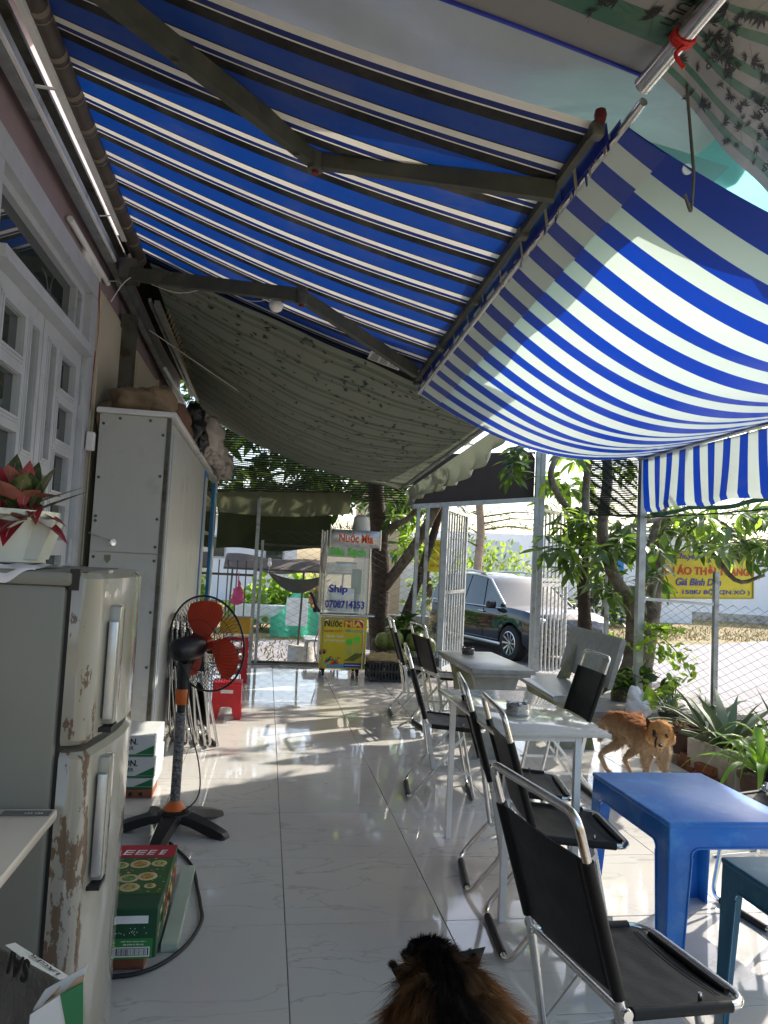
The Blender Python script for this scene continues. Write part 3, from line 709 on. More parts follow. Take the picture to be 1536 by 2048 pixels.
q = MB(); q.tube([O01+V3((-.2, .08, .05)), O11+V3((0, .08, 0))], .02, 10); q.build('far_pipe', m_galvd, ot, 40)
def PF(u, v):
    p = O10.lerp(O11, u); dr = .30+.10*math.sin(u*5+.5)-.22*(1-u)**2
    p = p+V3((.05+.04*math.sin(u*50)*v, 0, -.03-dr*v+.01*math.sin(u*31)*v)); p.x += .05*math.sin(v*3.1); return p
sheet('hanging_flap', PF, 90, 8, m_bamb2, ot)
# added dark sheet: blackens the gap and keeps the olive tarp dim
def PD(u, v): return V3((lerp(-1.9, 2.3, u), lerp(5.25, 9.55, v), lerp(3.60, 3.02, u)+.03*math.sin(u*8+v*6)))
rd = sheet('dark_gap_sheet', PD, 20, 24, mat('black_gap_cloth', (.008, .008, .007), .9)); tag(rd, 'almost black sheet added to darken the gap behind the blue awning', 'roof sheet')
# rope
rp = MB(); ra, rb_ = V3((-1.02, 5.95, 3.08)), at(802, 982, Y=9.3)
rp.tube([ra.lerp(rb_, t/14)-V3((0, 0, .05*math.sin(math.pi*t/14))) for t in range(15)], .004, 6)
tag(rp.build('rope', m_wire_w, None, 60), 'thin pale rope running diagonally under the olive tarpaulin', 'rope')
# ================================================================== far end: net, canvas curtains
nn = thing('olive_shade_net', 'see-through ribbed shade net hanging above the green canvas curtain', 'shade net', (.4, 9.42, 2.1))
q = MB()
for k in range(36):
    z = 2.14+k*.027; q.tube([(x_, 9.42+.01*math.sin(x_*4+k), z+.012*math.sin(x_*3.1+k*.35)) for x_ in [-.95+i*.18 for i in range(16)]], .0092, 4)
q.build('net_rib', m_nettan, nn)['kind'] = 'stuff'
q = MB()
for k in range(110): x_ = -.95+k*.0245; q.tube([(x_, 9.425, 2.12), (x_+.01, 9.425, 3.1)], .0014, 3)
q.build('net_thread', m_nettan, nn)['kind'] = 'stuff'
q = MB(); q.tube([(-.95, 9.4, 2.135), (1.06, 9.4, 2.215)], .014, 8); q.build('rod', m_galvd, nn)
def PC(u, v):
    x = lerp(-.64, 1.02, u); z = lerp(2.12+.09*u, 1.875+.07*u-.05*math.sin(math.pi*u), v)
    return V3((x, 9.36+.028*math.sin(u*40+math.sin(u*9)*2)*(.3+v)+.05*v, z+.0*v))
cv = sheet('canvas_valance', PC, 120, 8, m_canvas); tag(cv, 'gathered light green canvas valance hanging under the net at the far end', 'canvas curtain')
def PC2(u, v):
    x = lerp(-.64, .80, u); z = lerp(1.92, 1.42+.02*math.sin(u*9)+.06*u*u, v)
    return V3((x, 9.56+.015*math.sin(u*22), z))
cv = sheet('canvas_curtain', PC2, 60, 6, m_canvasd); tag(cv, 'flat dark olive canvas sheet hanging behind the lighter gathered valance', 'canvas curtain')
# ================================================================== fences and gate
def chainlink(mb, a, b, z0, z1, cell=.075, r=.0032, n=3):
    a, b = V3(a), V3(b); d_ = (b-a); L = d_.length; d_.normalize(); h = cell/2
    nw = int(L/cell)
    nrm = V3((-d_.y, d_.x, 0))
    rows = int((z1-z0)/h)
    for i in range(nw):
        pts = []
        for j in range(rows+1):
            s_ = 1 if (j+i) % 2 else -1
            pts.append(a+d_*((i+.5)*cell+s_*h*1.02)+Z*(z0+j*h)+nrm*(.0015*(-1 if j % 2 else 1)))
        mb.tube(pts, r, n, caps=False)
def sqpost(mb, x, y, z0, z1, s=.04): mb.bb((x-s/2, y-s/2, z0), (x+s/2, y+s/2, z1))
ff = thing('front_mesh_fence', 'chain-link mesh fence on thin posts at the far end behind the cart', 'fence', (.6, 9.45, 0))
FX0, FX1 = -.13, 2.02
q = MB(); chainlink(q, (FX0, 9.47, 0), (2.2, 9.40, 0), .03, 1.72, .085); q.build('wire_mesh', m_wirem, ff)['kind'] = 'stuff'
for x_, y_, t_ in ((-.13, 9.40, 2.1), (-.06, 9.47, 1.55), (1.90, 9.33, 2.12), (2.03, 9.36, 2.1)):
    q = MB(); sqpost(q, x_, y_, -.1, t_, .035 if t_ < 2 else .045); q.build('post', m_galv, ff)
q = MB(); q.beam((-.13, 9.47, .03), (2.2, 9.42, .03), .03, .03); q.build('bottom_rail', m_galvd, ff)
q = MB(); q.beam((-.13, 9.5, 1.50), (.78, 9.5, 1.50), .03, .03); q.build('middle_rail', m_galvd, ff)
# side fence
sfence = thing('side_mesh_fence', 'chain-link mesh fence along the roadside behind the potted plants', 'fence', (4.2, 7, 0))
S0, S1, S2_ = V3((3.72, 9.70, 0)), V3((4.02, 8.3, 0)), V3((4.33, 6.62, 0)); S3 = V3((4.75, 3.0, 0))
q = MB(); chainlink(q, S0, S1, -.02, 1.35, .078); chainlink(q, S1, S2_, -.02, 1.10, .078); chainlink(q, S2_, S3, -.02, 1.12, .078)
q.build('wire_mesh', m_wirem, sfence)['kind'] = 'stuff'
for p_, t_ in ((S1, 1.48), (S2_, 1.42), (S3, 1.42)):
    q = MB(); sqpost(q, p_.x, p_.y, -.3, t_, .045); q.build('post', m_galv, sfence)
q = MB(); q.beam(S0+Z*1.40, S1+Z*1.38, .025, .025); q.build('top_rail', m_galv, sfence)
q = MB(); q.beam((3.70, 6.95, 1.115), S2_+Z*1.10, .03, .03); q.build('top_rail', m_white, sfence)
# gate
gt = thing('yard_gate', 'grey steel gate with both barred leaves open towards the road', 'gate', (2.9, 9.4, 0))
GL, GR = V3((2.23, 9.25, 0)), V3((3.55, 9.5, 0))
for p_, t_, s_ in ((GL, 2.1, .07), (GR, 2.95, .05), (V3((3.64, 9.55, 0)), 2.95, .065)):
    q = MB(); sqpost(q, p_.x, p_.y, -.45, t_, s_); q.build('gate_post', m_gatep, gt)
q = MB(); q.beam((1.80, 9.22, 2.075), (3.56, 9.5, 2.30), .05, .06); q.build('lintel_beam', m_gatep, gt)
q = MB(); q.prism([(1.80, 9.25, 2.11), (3.52, 9.53, 2.33), (3.52, 9.53, 2.95), (1.80, 9.25, 2.75)], (0, .03, 0)); q.build('header_board', m_brown, gt)
def leaf(hx, ang, w_, z0, z1, nb, zm, mirror=1):
    d_ = V3((math.sin(ang), math.cos(ang), 0)); a = V3(hx)
    f_ = MB()
    for s_ in (0, w_): f_.box(a+d_*s_+Z*(z0+z1)/2, (.04, .04, z1-z0), rz=-ang)
    for z_ in (z0, zm, zm+.07 if mirror < 0 else zm, z1): f_.beam(a+Z*z_+d_*.02, a+d_*(w_-.02)+Z*z_, .032, .045 if z_ != zm else .05)
    lf = f_.build('gate_leaf', m_gatep, gt)
    for i in range(nb):
        s_ = w_*(i+1)/(nb+1)
        b_ = MB(); b_.box(a+d_*s_+Z*(z0+z1)/2, (.022, .022, z1-z0-.05), rz=-ang); b_.build('bar', m_gatep, lf)
    return lf
leaf((2.28, 9.33, 0), .49, 1.15, .02, 2.08, 7, 1.0)
lf2 = leaf((3.68, 9.62, 0), .71, 1.15, -.1, 2.18, 6, 1.15, -1)
# bar fence to the left of the far posts + pink bag
bf = thing('bar_fence', 'low dark fence of upright steel bars at the far left', 'fence', (-.4, 9.75, 0))
for i in range(8):
    q = MB(); q.bb((-.95+i*.115, 9.75, -.4), (-.935+i*.115, 9.765, 1.28)); q.build('bar', m_galvd, bf)
q = MB(); q.bb((-1, 9.74, 1.08), (-.14, 9.748, 1.11)); q.build('rail', m_galvd, bf)
pb = blob('pink_bag', [((-.335, 9.71, .84), (.07, .035, .10)), ((-.345, 9.71, .76), (.085, .045, .05)), ((-.325, 9.71, .95), (.02, .015, .07)), ((-.34, 9.73, 1.04), (.008, .008, .08))], m_pinkbag, jit=.3)
tag(pb, 'pink plastic bag tied to the bar fence at the far left', 'bag')
# ================================================================== background across the road
bw = thing('white_warehouse', 'long white rendered wall of a building across the road', 'building', (10, 34, GZ))
q = MB(); q.prism([(6.5, 34, GZ), (34, 24.5, GZ), (34, 24.9, GZ), (6.5, 34.4, GZ)], (0, 0, 3.4)); q.build('wall', m_whitewall, bw)
q = MB(); q.prism([(6.5, 33.9, GZ), (34, 24.4, GZ), (34, 24.49, GZ), (6.5, 33.99, GZ)], (0, 0, .35)); q.build('plinth', m_styro, bw)
bl = thing('blue_column_building', 'small building corner with a blue column and white wall across the road', 'building', (12, 27, GZ))
p_ = at(1232, 1255, Y=27)
q = MB(); q.bb((p_.x-.35, 27, GZ), (p_.x+.25, 27.3, 2.0)); q.build('column', m_bluetrim, bl)
q = MB(); q.bb((p_.x+.26, 27.05, GZ), (p_.x+3.2, 30, 3.0)); q.build('wall', m_whitewall, bl)
q = MB(); q.prism([(p_.x-.5, 26.6, 3.0), (p_.x+3.4, 26.6, 3.0), (p_.x+3.4, 30, 3.4), (p_.x-.5, 30, 3.4)], (0, 0, .1)); q.build('roof', m_galv, bl)
bh = thing('pale_house', 'pale far house with a small window behind the green bushes at left', 'house', (-3, 30, GZ))
q = MB(); q.bb((-9, 30, GZ), (1.2, 38, 2.9)); q.build('wall', m_whitewall, bh)
q = MB(); q.prism([(-9.3, 29.6, 2.9), (1.5, 29.6, 2.9), (1.5, 38, 4.2), (-9.3, 38, 4.2)], (0, 0, .12)); q.build('roof', m_styro, bh)
for i in range(4):
    q = MB(); q.bb((-7+i*2.3, 29.95, 1.2), (-6.2+i*2.3, 29.999, 2.1)); wn = q.build('window', m_greyframe, bh)
    q = MB(); q.bb((-6.93+i*2.3, 29.93, 1.27), (-6.27+i*2.3, 29.949, 2.03)); q.build('pane', m_glassdark, wn)
bt_ = thing('tan_house', 'peach coloured house side with a blue street sign, behind the cart tree', 'house', (3, 24, GZ))
p_ = at(795, 1150, Y=24)
q = MB(); q.bb((p_.x-.9, 24, GZ), (p_.x+.1, 29, 4.3)); q.build('wall', mat('peach_wall', (.62, .44, .30), .8, 0, .06, 2), bt_)
q = MB(); q.bb((p_.x+.1, 25, GZ), (p_.x+4.5, 30, 2.3)); q.build('side_wall', m_whitewall, bt_)
q = MB(); q.bb((p_.x-1.1, 23.8, 4.3), (p_.x+.3, 29.2, 4.45)); q.build('roof', m_styro, bt_)
p_ = at(786, 1109, Y=22)
sg = thing('street_sign', 'small blue street sign on a thin pole behind the cart tree', 'sign', (p_.x-.1, 22, GZ))
q = MB(); q.tube([(p_.x-.2, 22, GZ), (p_.x-.2, 22, p_.z+.12)], .025, 8); q.build('pole', m_alu, sg)
q = MB(); q.bb((p_.x-.19, 21.97, p_.z-.1), (p_.x+.16, 21.99, p_.z+.1)); q.build('plate', m_bluetrim, sg)
# parapet / block wall beyond the fence between the posts
pw = MB(); pw.bb((1.5, 10.6, GZ), (2.22, 10.72, .55)); blk = thing('block_wall', 'low grey block wall behind the fence beside the gate', 'wall', (1.9, 10.6, GZ))
for j in range(4):
    for i in range(3):
        q = MB(); q.rbox((1.62+i*.27+(.1 if j % 2 else 0), 10.66, GZ+.14+j*.26), (.262, .12, .25), .006); q.build('block', m_stone, blk)
# canopy (brown) over a stall beyond the fence
cp = thing('stall_canopy', 'sagging brown cloth canopy on thin poles beyond the far fence', 'canopy', (.3, 11.6, GZ))
def PK(u, v):
    x = lerp(-.62, 1.3, u); y = lerp(11.2, 13.0, v); z = 1.16+.17*math.sin(math.pi*min(1, v*1.2))-.05*math.sin(math.pi*u)*(1-v)+.10*(1-u)*v+.02*math.sin(u*12)
    return V3((x, y, z))
sheet('canopy_cloth', PK, 30, 16, m_rooftile, cp)
def PK2(u, v):
    x = lerp(.02, .95, u); return V3((x, 11.22+.03*math.sin(u*9), 1.14-.32*math.sin(math.pi*u)**.8*(.35+.65*v)))
sheet('drooping_edge', PK2, 24, 5, mat('dark_canopy_edge', (.09, .09, .08), .8), cp)
for x_, y_ in ((.53, 11.25), (-.6, 12.9), (1.3, 12.9)):
    q = MB(); q.tube([(x_, y_, GZ), (x_+.04, y_, 1.16)], .017, 8); q.build('pole', m_galvd, cp)
q = MB(); q.beam((-.62, 11.2, 1.15), (1.3, 11.2, 1.15), .03, .03); q.build('rail', m_galvd, cp)
lt = MB(); lt.ball((.05, 11.15, 1.24), (.03, .03, .05)); lt.tube([(.05, 11.15, 1.28), (.05, 11.15, 1.33)], .02, 8); lt.tube(smoothpath([(.05, 11.15, 1.2), (.02, 11.15, .9), (.05, 11.15, .6)]), .003, 4)
tag(lt.build('hanging_bulb', m_lampg, None, 60), 'white bulb dangling from the brown canopy outside', 'bulb')
bc = MB(); c0 = at(602, 1300, Y=11.25)
bc.lathe([(.0, GZ), (.19, GZ), (.2, GZ+.08), (.2, GZ+.45), (.19, GZ+.5), (0, GZ+.5)], (c0.x, 11.25, 0), 20)
tag(bc.build('concrete_footing', m_styro, None, 40), 'white round concrete footing holding the canopy pole', 'footing')
tb = thing('outside_table', 'small white table standing outside the fence next to the cart', 'table', (.78, 10.3, GZ))
q = MB(); q.rbox((.80, 10.3, .25), (.45, .5, .03), .008); q.build('tabletop', m_white, tb)
for dx in (-.19, .19):
    for dy in (-.2, .2): q = MB(); q.tube([(.8+dx, 10.3+dy, GZ), (.8+dx, 10.3+dy, .24)], .016, 8); q.build('leg', m_alu, tb)
# green construction netting and sign boards on the verge
def PN(u, v):
    a, c = at(540, 1250, Y=17.2), at(690, 1250, Y=17); x = lerp(a.x, c.x, u)
    top = .42+.55*math.exp(-((u-.33)/.16)**2)+.28*u
    return V3((x, 17.1+.08*math.sin(u*19), lerp(GZ, GZ+top, v)))
gn = sheet('green_netting', PN, 50, 12, m_netg); tag(gn, 'crumpled green construction netting standing on the verge across the road', 'netting')
a = at(592, 1222, Y=16.7)
q = MB(); q.rbox((a.x+.02, 16.7, a.z-.02), (.48, .03, .62), .01); tag(q.build('white_board', m_white), 'white square board propped against green netting', 'board')
q = MB(); a = at(533, 1228, Y=18); q.rbox((a.x, 18, a.z), (1.5, .3, .45), .04); tag(q.build('concrete_trough', m_white), 'long low white trough on the verge behind the fence', 'trough')
# ================================================================== foliage
def leafmesh(name, L, W, m, droop=.25, fold=.25, n=4):
    b_ = MB(); vs = []; prof = [0, .75, 1, .78, 0] if n == 4 else [0, 1, 0]
    k = len(prof)-1
    for i, p_ in enumerate(prof):
        t = i/k; z = -droop*L*t*t; w_ = W/2*p_
        if i in (0, k): vs.append((0, L*t, z))
        else: vs += [(-w_, L*t, z+fold*w_), (0, L*t, z), (w_, L*t, z+fold*w_)]
    fs = [(0, 2, 1), (0, 3, 2)]
    for i in range(k-2):
        o = 1+3*i; fs += [(o, o+1, o+4, o+3), (o+1, o+2, o+5, o+4)]
    o = 1+3*(k-2); e = len(vs)-1; fs += [(o, o+1, e), (o+1, o+2, e)]
    b_.add(vs, fs); return b_, b_.mesh(name, m, 180)
LV = {}
for nm, (L, W, mm, dr) in dict(mango=(.25, .07, m_leaf1, .35), mangop=(.25, .072, m_leaf2, .3), mangob=(.24, .07, m_leaf3, .35), small=(.07, .04, m_leaf3, .2), dark=(.16, .06, m_leaf4, .3)).items():
    LV[nm] = leafmesh(nm+'_leaf', L, W, mm, dr)
def orient(p, d_, roll=0., s=1.):
    d_ = V3(d_).normalized(); up = Z if abs(d_.z) < .95 else X
    x = d_.cross(up).normalized(); z = x.cross(d_)
    R = Matrix((x, d_, z)).transposed().to_4x4()
    return Matrix.Translation(V3(p)) @ R @ Matrix.Rotation(roll, 4, 'Y') @ Matrix.Scale(s, 4)
def foliage(tree, mats4, kinds, part_limit=260, name='foliage', stuffmat=None):
    """mats4: leaf matrices. those seen largest become leaves of their own, the rest one mass per kind"""
    ms = sorted(mats4, key=lambda a: (a[0].translation-CAMP).length)
    rest = {}
    for i, (mw, kd) in enumerate(ms):
        if i < part_limit: inst('leaf', LV[kd][1], tree, mw)
        else: rest.setdefault(kd, []).append(mw)
    for kd, lst in rest.items():
        b_ = MB(); src = LV[kd][0]
        for mw in lst: b_.add([mw @ v for v in src.v], src.f)
        b_.build(name, LV[kd][1].materials[0], tree, 180)['kind'] = 'stuff'
def rosette(out, c, kinds, rnd, n=9, s=1., up=.2, spread=1.):
    a0 = rnd.uniform(0, 6.28)
    for i in range(n):
        a = a0+i*2.4+rnd.uniform(-.3, .3); el = up+rnd.uniform(-.9, .5)
        d_ = V3((math.cos(a)*math.cos(el), math.sin(a)*math.cos(el), math.sin(el)))
        out.append((orient(V3(c)+d_*.02+V3((0, 0, rnd.uniform(-.04, .04))), d_, rnd.uniform(-.6, .6), s*rnd.uniform(.7, 1.15)), rnd.choice(kinds)))
def branch(tree, pts, r0, r1, m=None, name='branch', n=9):
    P = smoothpath(pts, 5); rr = [lerp(r0, r1, i/(len(P)-1))*(1+.12*noise.noise(P[i]*6)) for i in range(len(P))]
    b_ = MB(); b_.tube(P, rr, n); return b_.build(name, m or m_bark, tree, 180)
# mango tree A (beside the post)
rm = random.Random(5)
tA = thing('mango_tree', 'mango tree with a curved forked trunk right beside the tall post', 'tree', (3.95, 7.55, 0), group='mango trees by the side fence')
def py(u, v, Y_): return at(u, v, Y=Y_)
branch(tA, [py(1240, 1425, 7.55)-V3((0, 0, .1)), py(1243, 1380, 7.55), py(1262, 1320, 7.55), py(1268, 1240, 7.55), py(1258, 1190, 7.55)], .115, .075, name='trunk', n=12)
branch(tA, [py(1258, 1195, 7.55), py(1235, 1165, 7.5), py(1212, 1110, 7.45), py(1205, 1050, 7.5), py(1215, 960, 7.6), py(1212, 900, 7.7)], .07, .05)
branch(tA, [py(1262, 1190, 7.55), py(1290, 1160, 7.7), py(1300, 1090, 7.9), py(1318, 1030, 8.0), py(1322, 940, 8.2)], .05, .035)
branch(tA, [py(1212, 1110, 7.45), py(1250, 1060, 7.7), py(1345, 1030, 7.9)], .04, .02)
tB = thing('mango_tree', 'dark straight mango trunk behind the stone bench', 'tree', at(1172, 1262, Y=8.75), group='mango trees by the side fence')
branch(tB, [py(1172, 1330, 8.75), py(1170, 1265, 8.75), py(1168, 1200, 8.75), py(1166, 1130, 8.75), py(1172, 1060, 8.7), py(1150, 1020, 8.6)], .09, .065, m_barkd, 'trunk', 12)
branch(tB, [py(1172, 1220, 8.75), py(1188, 1195, 8.75), py(1194, 1186, 8.75)], .035, .03, m_barkd)
branch(tB, [py(1168, 1040, 8.7), py(1130, 1010, 8.6), py(1103, 960, 8.6), py(1108, 925, 8.7), py(1135, 890, 8.9)], .045, .035)
branch(tB, [py(1172, 1050, 8.7), py(1172, 980, 8.8), py(1182, 880, 9.0)], .055, .045)
tC = thing('mango_tree', 'leafy mango tree spreading above the yellow sign', 'tree', (6.1, 8.9, GZ), group='mango trees by the side fence')
branch(tC, [py(1284, 1400, 8.3), py(1290, 1330, 8.3), py(1304, 1230, 8.3), py(1314, 1130, 8.4), py(1322, 1020, 8.6), py(1335, 930, 8.8)], .10, .08, name='trunk')
branch(tC, [py(1320, 1060, 8.5), py(1400, 1075, 8.6), py(1470, 1160, 8.2), py(1530, 1150, 8.0)], .045, .02)
branch(tC, [py(1322, 1030, 8.6), py(1430, 1040, 8.5), py(1500, 1090, 8.2), py(1560, 1080, 8.0)], .04, .018)
LA, LB, LC = [], [], []
def fill(out, n, ur, vr, Yr, kinds, rnd, nl=8, s=1., up=.0):
    for i in range(n): rosette(out, at(rnd.uniform(*ur), rnd.uniform(*vr), Y=rnd.uniform(*Yr)), kinds, rnd, nl, s, up)
fill(LA, 20, (1195, 1275), (1075, 1190), (7.2, 7.8), ['mango', 'mangop', 'mangop'], rm, 7)
fill(LA, 10, (1205, 1265), (1030, 1100), (7.3, 7.9), ['mango', 'mangop'], rm, 7)
fill(LA, 5, (1290, 1330), (1090, 1190), (7.0, 7.4), ['mango'], rm, 7)
fill(LB, 26, (1120, 1190), (1020, 1140), (8.1, 8.8), ['mango', 'mangop', 'mangob'], rm, 8)
fill(LB, 5, (1085, 1140), (1050, 1115), (8.0, 8.6), ['mango'], rm, 5)
fill(LC, 66, (1290, 1560), (1010, 1110), (7.6, 9.4), ['mangop', 'mangop', 'mango', 'mangob'], rm, 9, 1.05)
fill(LC, 10, (1480, 1580), (1060, 1150), (7.6, 8.6), ['mangop', 'mango'], rm, 8)
fill(LC, 2, (1370, 1460), (1080, 1120), (7.6, 8.4), ['mangop', 'mango'], rm, 8)
# higher crown, seen under and around the tarps, casting the dappled shade
for i in range(60): rosette(LC, (rm.uniform(4.6, 7.5), rm.uniform(6.4, 10.5), rm.uniform(2.3, 4.2)), ['mango', 'mangob'], rm, 10, 1.1)
for i in range(26): rosette(LB, (rm.uniform(3.4, 4.9), rm.uniform(8.6, 10.4), rm.uniform(2.5, 3.9)), ['mango', 'mangob'], rm, 9, 1.1)
fill(LB, 18, (1085, 1185), (890, 1010), (9.5, 11), ['mangob', 'mangob', 'mango'], rm, 9, 1.2)
fill(LB, 8, (1010, 1065), (880, 950), (8.2, 9.0), ['dark', 'mango'], rm, 8, 1.1)
foliage(tA, LA, None, 150); foliage(tB, LB, None, 200); foliage(tC, LC, None, 260)
# papaya like bright weed leaning through the fence, and weeds at the foot
def weed(name, label, base, n, L, kinds, rnd, spread=.35, h=.3, cat='plant'):
    t = thing(name, label, cat, base); lv = []; st_ = MB()
    for i in range(n):
        a = rnd.uniform(0, 6.28); rr_ = rnd.uniform(0, spread); tip = V3(base)+V3((math.cos(a)*rr_, math.sin(a)*rr_, h*rnd.uniform(.35, 1)))
        st_.tube([V3(base), V3(base).lerp(tip, .5)+V3((0, 0, h*.15)), tip], .004, 4)
        for j in range(5):
            d_ = V3((rnd.uniform(-1, 1), rnd.uniform(-1, 1), rnd.uniform(-.4, .7))); lv.append((orient(tip, d_, rnd.uniform(-1, 1), L*rnd.uniform(.7, 1.3)), rnd.choice(kinds)))
    st_.build('stem', m_leaf4, t); foliage(t, lv, None, 60); return t
weed('leafy_weed', 'bright green feathery weed drooping over the fence right of the tall post', at(1310, 1262, Y=6.9), 26, 1., ['small'], rm, .22, .05)
wd = thing('drooping_branch', 'long bright green leafy branch hanging in front of the mesh fence', 'plant', at(1280, 1285, Y=6.8)); lv = []
q = MB(); q.tube(smoothpath([at(1275, 1290, Y=6.8), at(1310, 1270, Y=6.7), at(1350, 1300, Y=6.6), at(1384, 1352, Y=6.6)]), .006, 5); q.build('stem', m_leaf3, wd)
for i in range(120):
    t_ = rm.random(); c_ = [at(1280, 1290, Y=6.75), at(1315, 1275, Y=6.7), at(1352, 1305, Y=6.6), at(1384, 1355, Y=6.6)]
    p_ = c_[min(2, int(t_*3))].lerp(c_[min(3, int(t_*3)+1)], (t_*3) % 1); p_ = p_+V3((rm.gauss(0, .06), rm.gauss(0, .06), rm.gauss(-.02, .06)))
    lv.append((orient(p_, (rm.uniform(-1, 1), rm.uniform(-1, 1), rm.uniform(-1, .4)), rm.uniform(-1, 1), rm.uniform(.8, 1.4)), 'small'))
foliage(wd, lv, None, 120)
weed('leafy_weed', 'bushy green weeds at the foot of the curved mango trunk', (3.78, 7.1, -.03), 46, 1.1, ['small', 'small', 'dark'], rm, .32, .42)
weed('leafy_weed', 'small bright weeds just right of the post foot', (3.86, 6.55, -.03), 16, 1.1, ['small'], rm, .14, .42)
weed('leafy_weed', 'yellow green sprig behind the stone bench', at(1218, 1290, Y=8.6), 10, 1.3, ['small'], rm, .16, .1)
# tree by the cart
tD = thing('old_tree', 'thick dark old tree trunk with leaning limbs behind the drinks cart', 'tree', (1.62, 9.95, GZ))
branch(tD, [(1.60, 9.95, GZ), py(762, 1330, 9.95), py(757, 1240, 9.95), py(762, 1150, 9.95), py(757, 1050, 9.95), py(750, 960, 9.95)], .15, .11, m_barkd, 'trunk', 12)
branch(tD, [py(765, 1180, 9.95), py(795, 1140, 9.8), py(828, 1095, 9.7), py(870, 1020, 9.7), py(900, 950, 9.9)], .075, .06)
branch(tD, [py(760, 1075, 9.95), py(790, 1050, 9.8), py(812, 1040, 9.7), py(840, 1010, 9.7)], .06, .03)
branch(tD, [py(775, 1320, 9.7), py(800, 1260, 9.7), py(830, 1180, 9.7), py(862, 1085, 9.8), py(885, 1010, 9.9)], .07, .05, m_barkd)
LD = []
fill(LD, 16, (780, 850), (1030, 1110), (10.2, 11.5), ['mangob', 'mangob', 'mango'], rm, 9, 1.2)
fill(LD, 16, (690, 860), (960, 1045), (9.8, 11), ['dark', 'mango'], rm, 9, 1.2)
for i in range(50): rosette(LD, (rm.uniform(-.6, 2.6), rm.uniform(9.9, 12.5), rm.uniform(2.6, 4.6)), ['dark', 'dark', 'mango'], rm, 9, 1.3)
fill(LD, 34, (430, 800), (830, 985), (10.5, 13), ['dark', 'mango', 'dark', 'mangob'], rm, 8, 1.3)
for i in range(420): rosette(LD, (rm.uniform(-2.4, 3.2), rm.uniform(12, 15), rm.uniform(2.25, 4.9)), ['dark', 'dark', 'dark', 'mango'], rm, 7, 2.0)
foliage(tD, LD, None, 200)
hs = blob('dried_nest', [(py(850, 1155, 9.4), (.06, .05, .09)), (py(858, 1180, 9.4), (.04, .04, .08)), (py(845, 1140, 9.4), (.05, .04, .03))], m_sack, jit=.7, seed=3); tag(hs, 'dry brown bundle of leaves caught on the fence beside the post', 'leaf bundle')
# street tree, horizontally layered
tE = thing('street_tree', 'slender street tree with feathery layered pale leaves behind the black car', 'tree', at(955, 1150, Y=20)-V3((0, 0, 1.4)), group=None)
branch(tE, [at(958, 1240, Y=20), at(955, 1150, Y=20), at(962, 1060, Y=20), at(958, 990, Y=20), at(960, 900, Y=20)], .14, .09, mat('pinkish_bark', (.36, .25, .19), .9, 0, .2, 8), 'trunk')
LE = []
for k in range(16):
    a = rm.uniform(0, 6.28); z_ = rm.uniform(1.9, 4.8); L = rm.uniform(.9, 2.2); o_ = V3((at(960, 1040, Y=20).x, 20, z_)); e_ = o_+V3((math.cos(a)*L, math.sin(a)*L, .15))
    b_ = MB(); b_.tube([o_, o_.lerp(e_, .5)+V3((0, 0, .1)), e_], .03, 5, r1=.01); b_.build('branch', m_bark, tE)
    for i in range(70):
        t_ = rm.uniform(.2, 1.1); p_ = o_.lerp(e_, t_)+V3((rm.gauss(0, .3), rm.gauss(0, .3), rm.gauss(.1, .07)))
        LE.append((orient(p_, (rm.uniform(-1, 1), rm.uniform(-1, 1), rm.uniform(-.2, .3)), 0, rm.uniform(1., 2.2)), 'feather'))
LV['feather'] = leafmesh('feather_leaf', .09, .05, m_leaf5, .1, .2, 2)
foliage(tE, LE, None, 0)
def bush(name, label, c, rad, n, kinds, s, rnd, cat='bush', lim=40):
    t = thing(name, label, cat, (c[0], c[1], GZ)); lv = []; q_ = MB()
    for k in range(5): q_.tube([(c[0], c[1], GZ), (c[0]+rnd.uniform(-1, 1)*rad[0]*.6, c[1], c[2]+rad[2]*rnd.uniform(0, .7))], .02, 4)
    q_.build('stem', m_bark, t)
    for i in range(n):
        d_ = V3((rnd.gauss(0, 1), rnd.gauss(0, 1), rnd.gauss(0, 1))).normalized(); rr_ = rnd.uniform(.5, 1.08)
        q_ = 1+.35*noise.noise(d_*1.7+V3(c))
        p_ = V3(c)+V3((d_.x*rad[0], d_.y*rad[1], abs(d_.z)*rad[2]))*rr_*q_
        lv.append((orient(p_, d_+V3((rnd.uniform(-1, 1), rnd.uniform(-1, 1), rnd.uniform(-.6, .6))), rnd.uniform(-1, 1), s*rnd.uniform(.7, 1.3)), rnd.choice(kinds)))
    foliage(t, lv, None, lim); return t
LV['broad'] = leafmesh('broad_leaf', .22, .17, m_leaf3, .25, .2)
LV['reddish'] = leafmesh('reddish_leaf', .18, .05, m_pinkleaf, .2, .2)
a = at(525, 1215, Y=18.5); bush('green_bush', 'bright green bush across the road behind the far fence, leftmost', (a.x, 18.5, GZ+.2), (.85, .6, 1.0), 420, ['broad'], .9, rm)
a = at(600, 1200, Y=18.5); bush('green_bush', 'bright broad-leaved bush across the road behind green netting', (a.x, 18.8, GZ+.2), (1.0, .6, 1.15), 460, ['broad'], 1., rm)
a = at(632, 1190, Y=17.8); bush('red_leaved_shrub', 'slim reddish shrub across the road left of the cart', (a.x, 17.8, GZ+.3), (.22, .22, 1.3), 200, ['reddish'], 1., rm, 'shrub', 20)
a = at(1000, 1120, Y=22); bush('green_bush', 'fine-leaved green bushes behind the black car', (a.x-.3, 22, GZ+.3), (2.4, 1.2, 2.1), 1900, ['small', 'small', 'feather'], 2.6, rm, 'bush', 0)
a = at(1200, 1180, Y=24); bush('olive_bush', 'olive roadside bush between the white car and the blue column', (a.x, 24, GZ+.1), (1.0, .8, 1.9), 600, ['small', 'dark'], 2.2, rm, 'bush', 0)
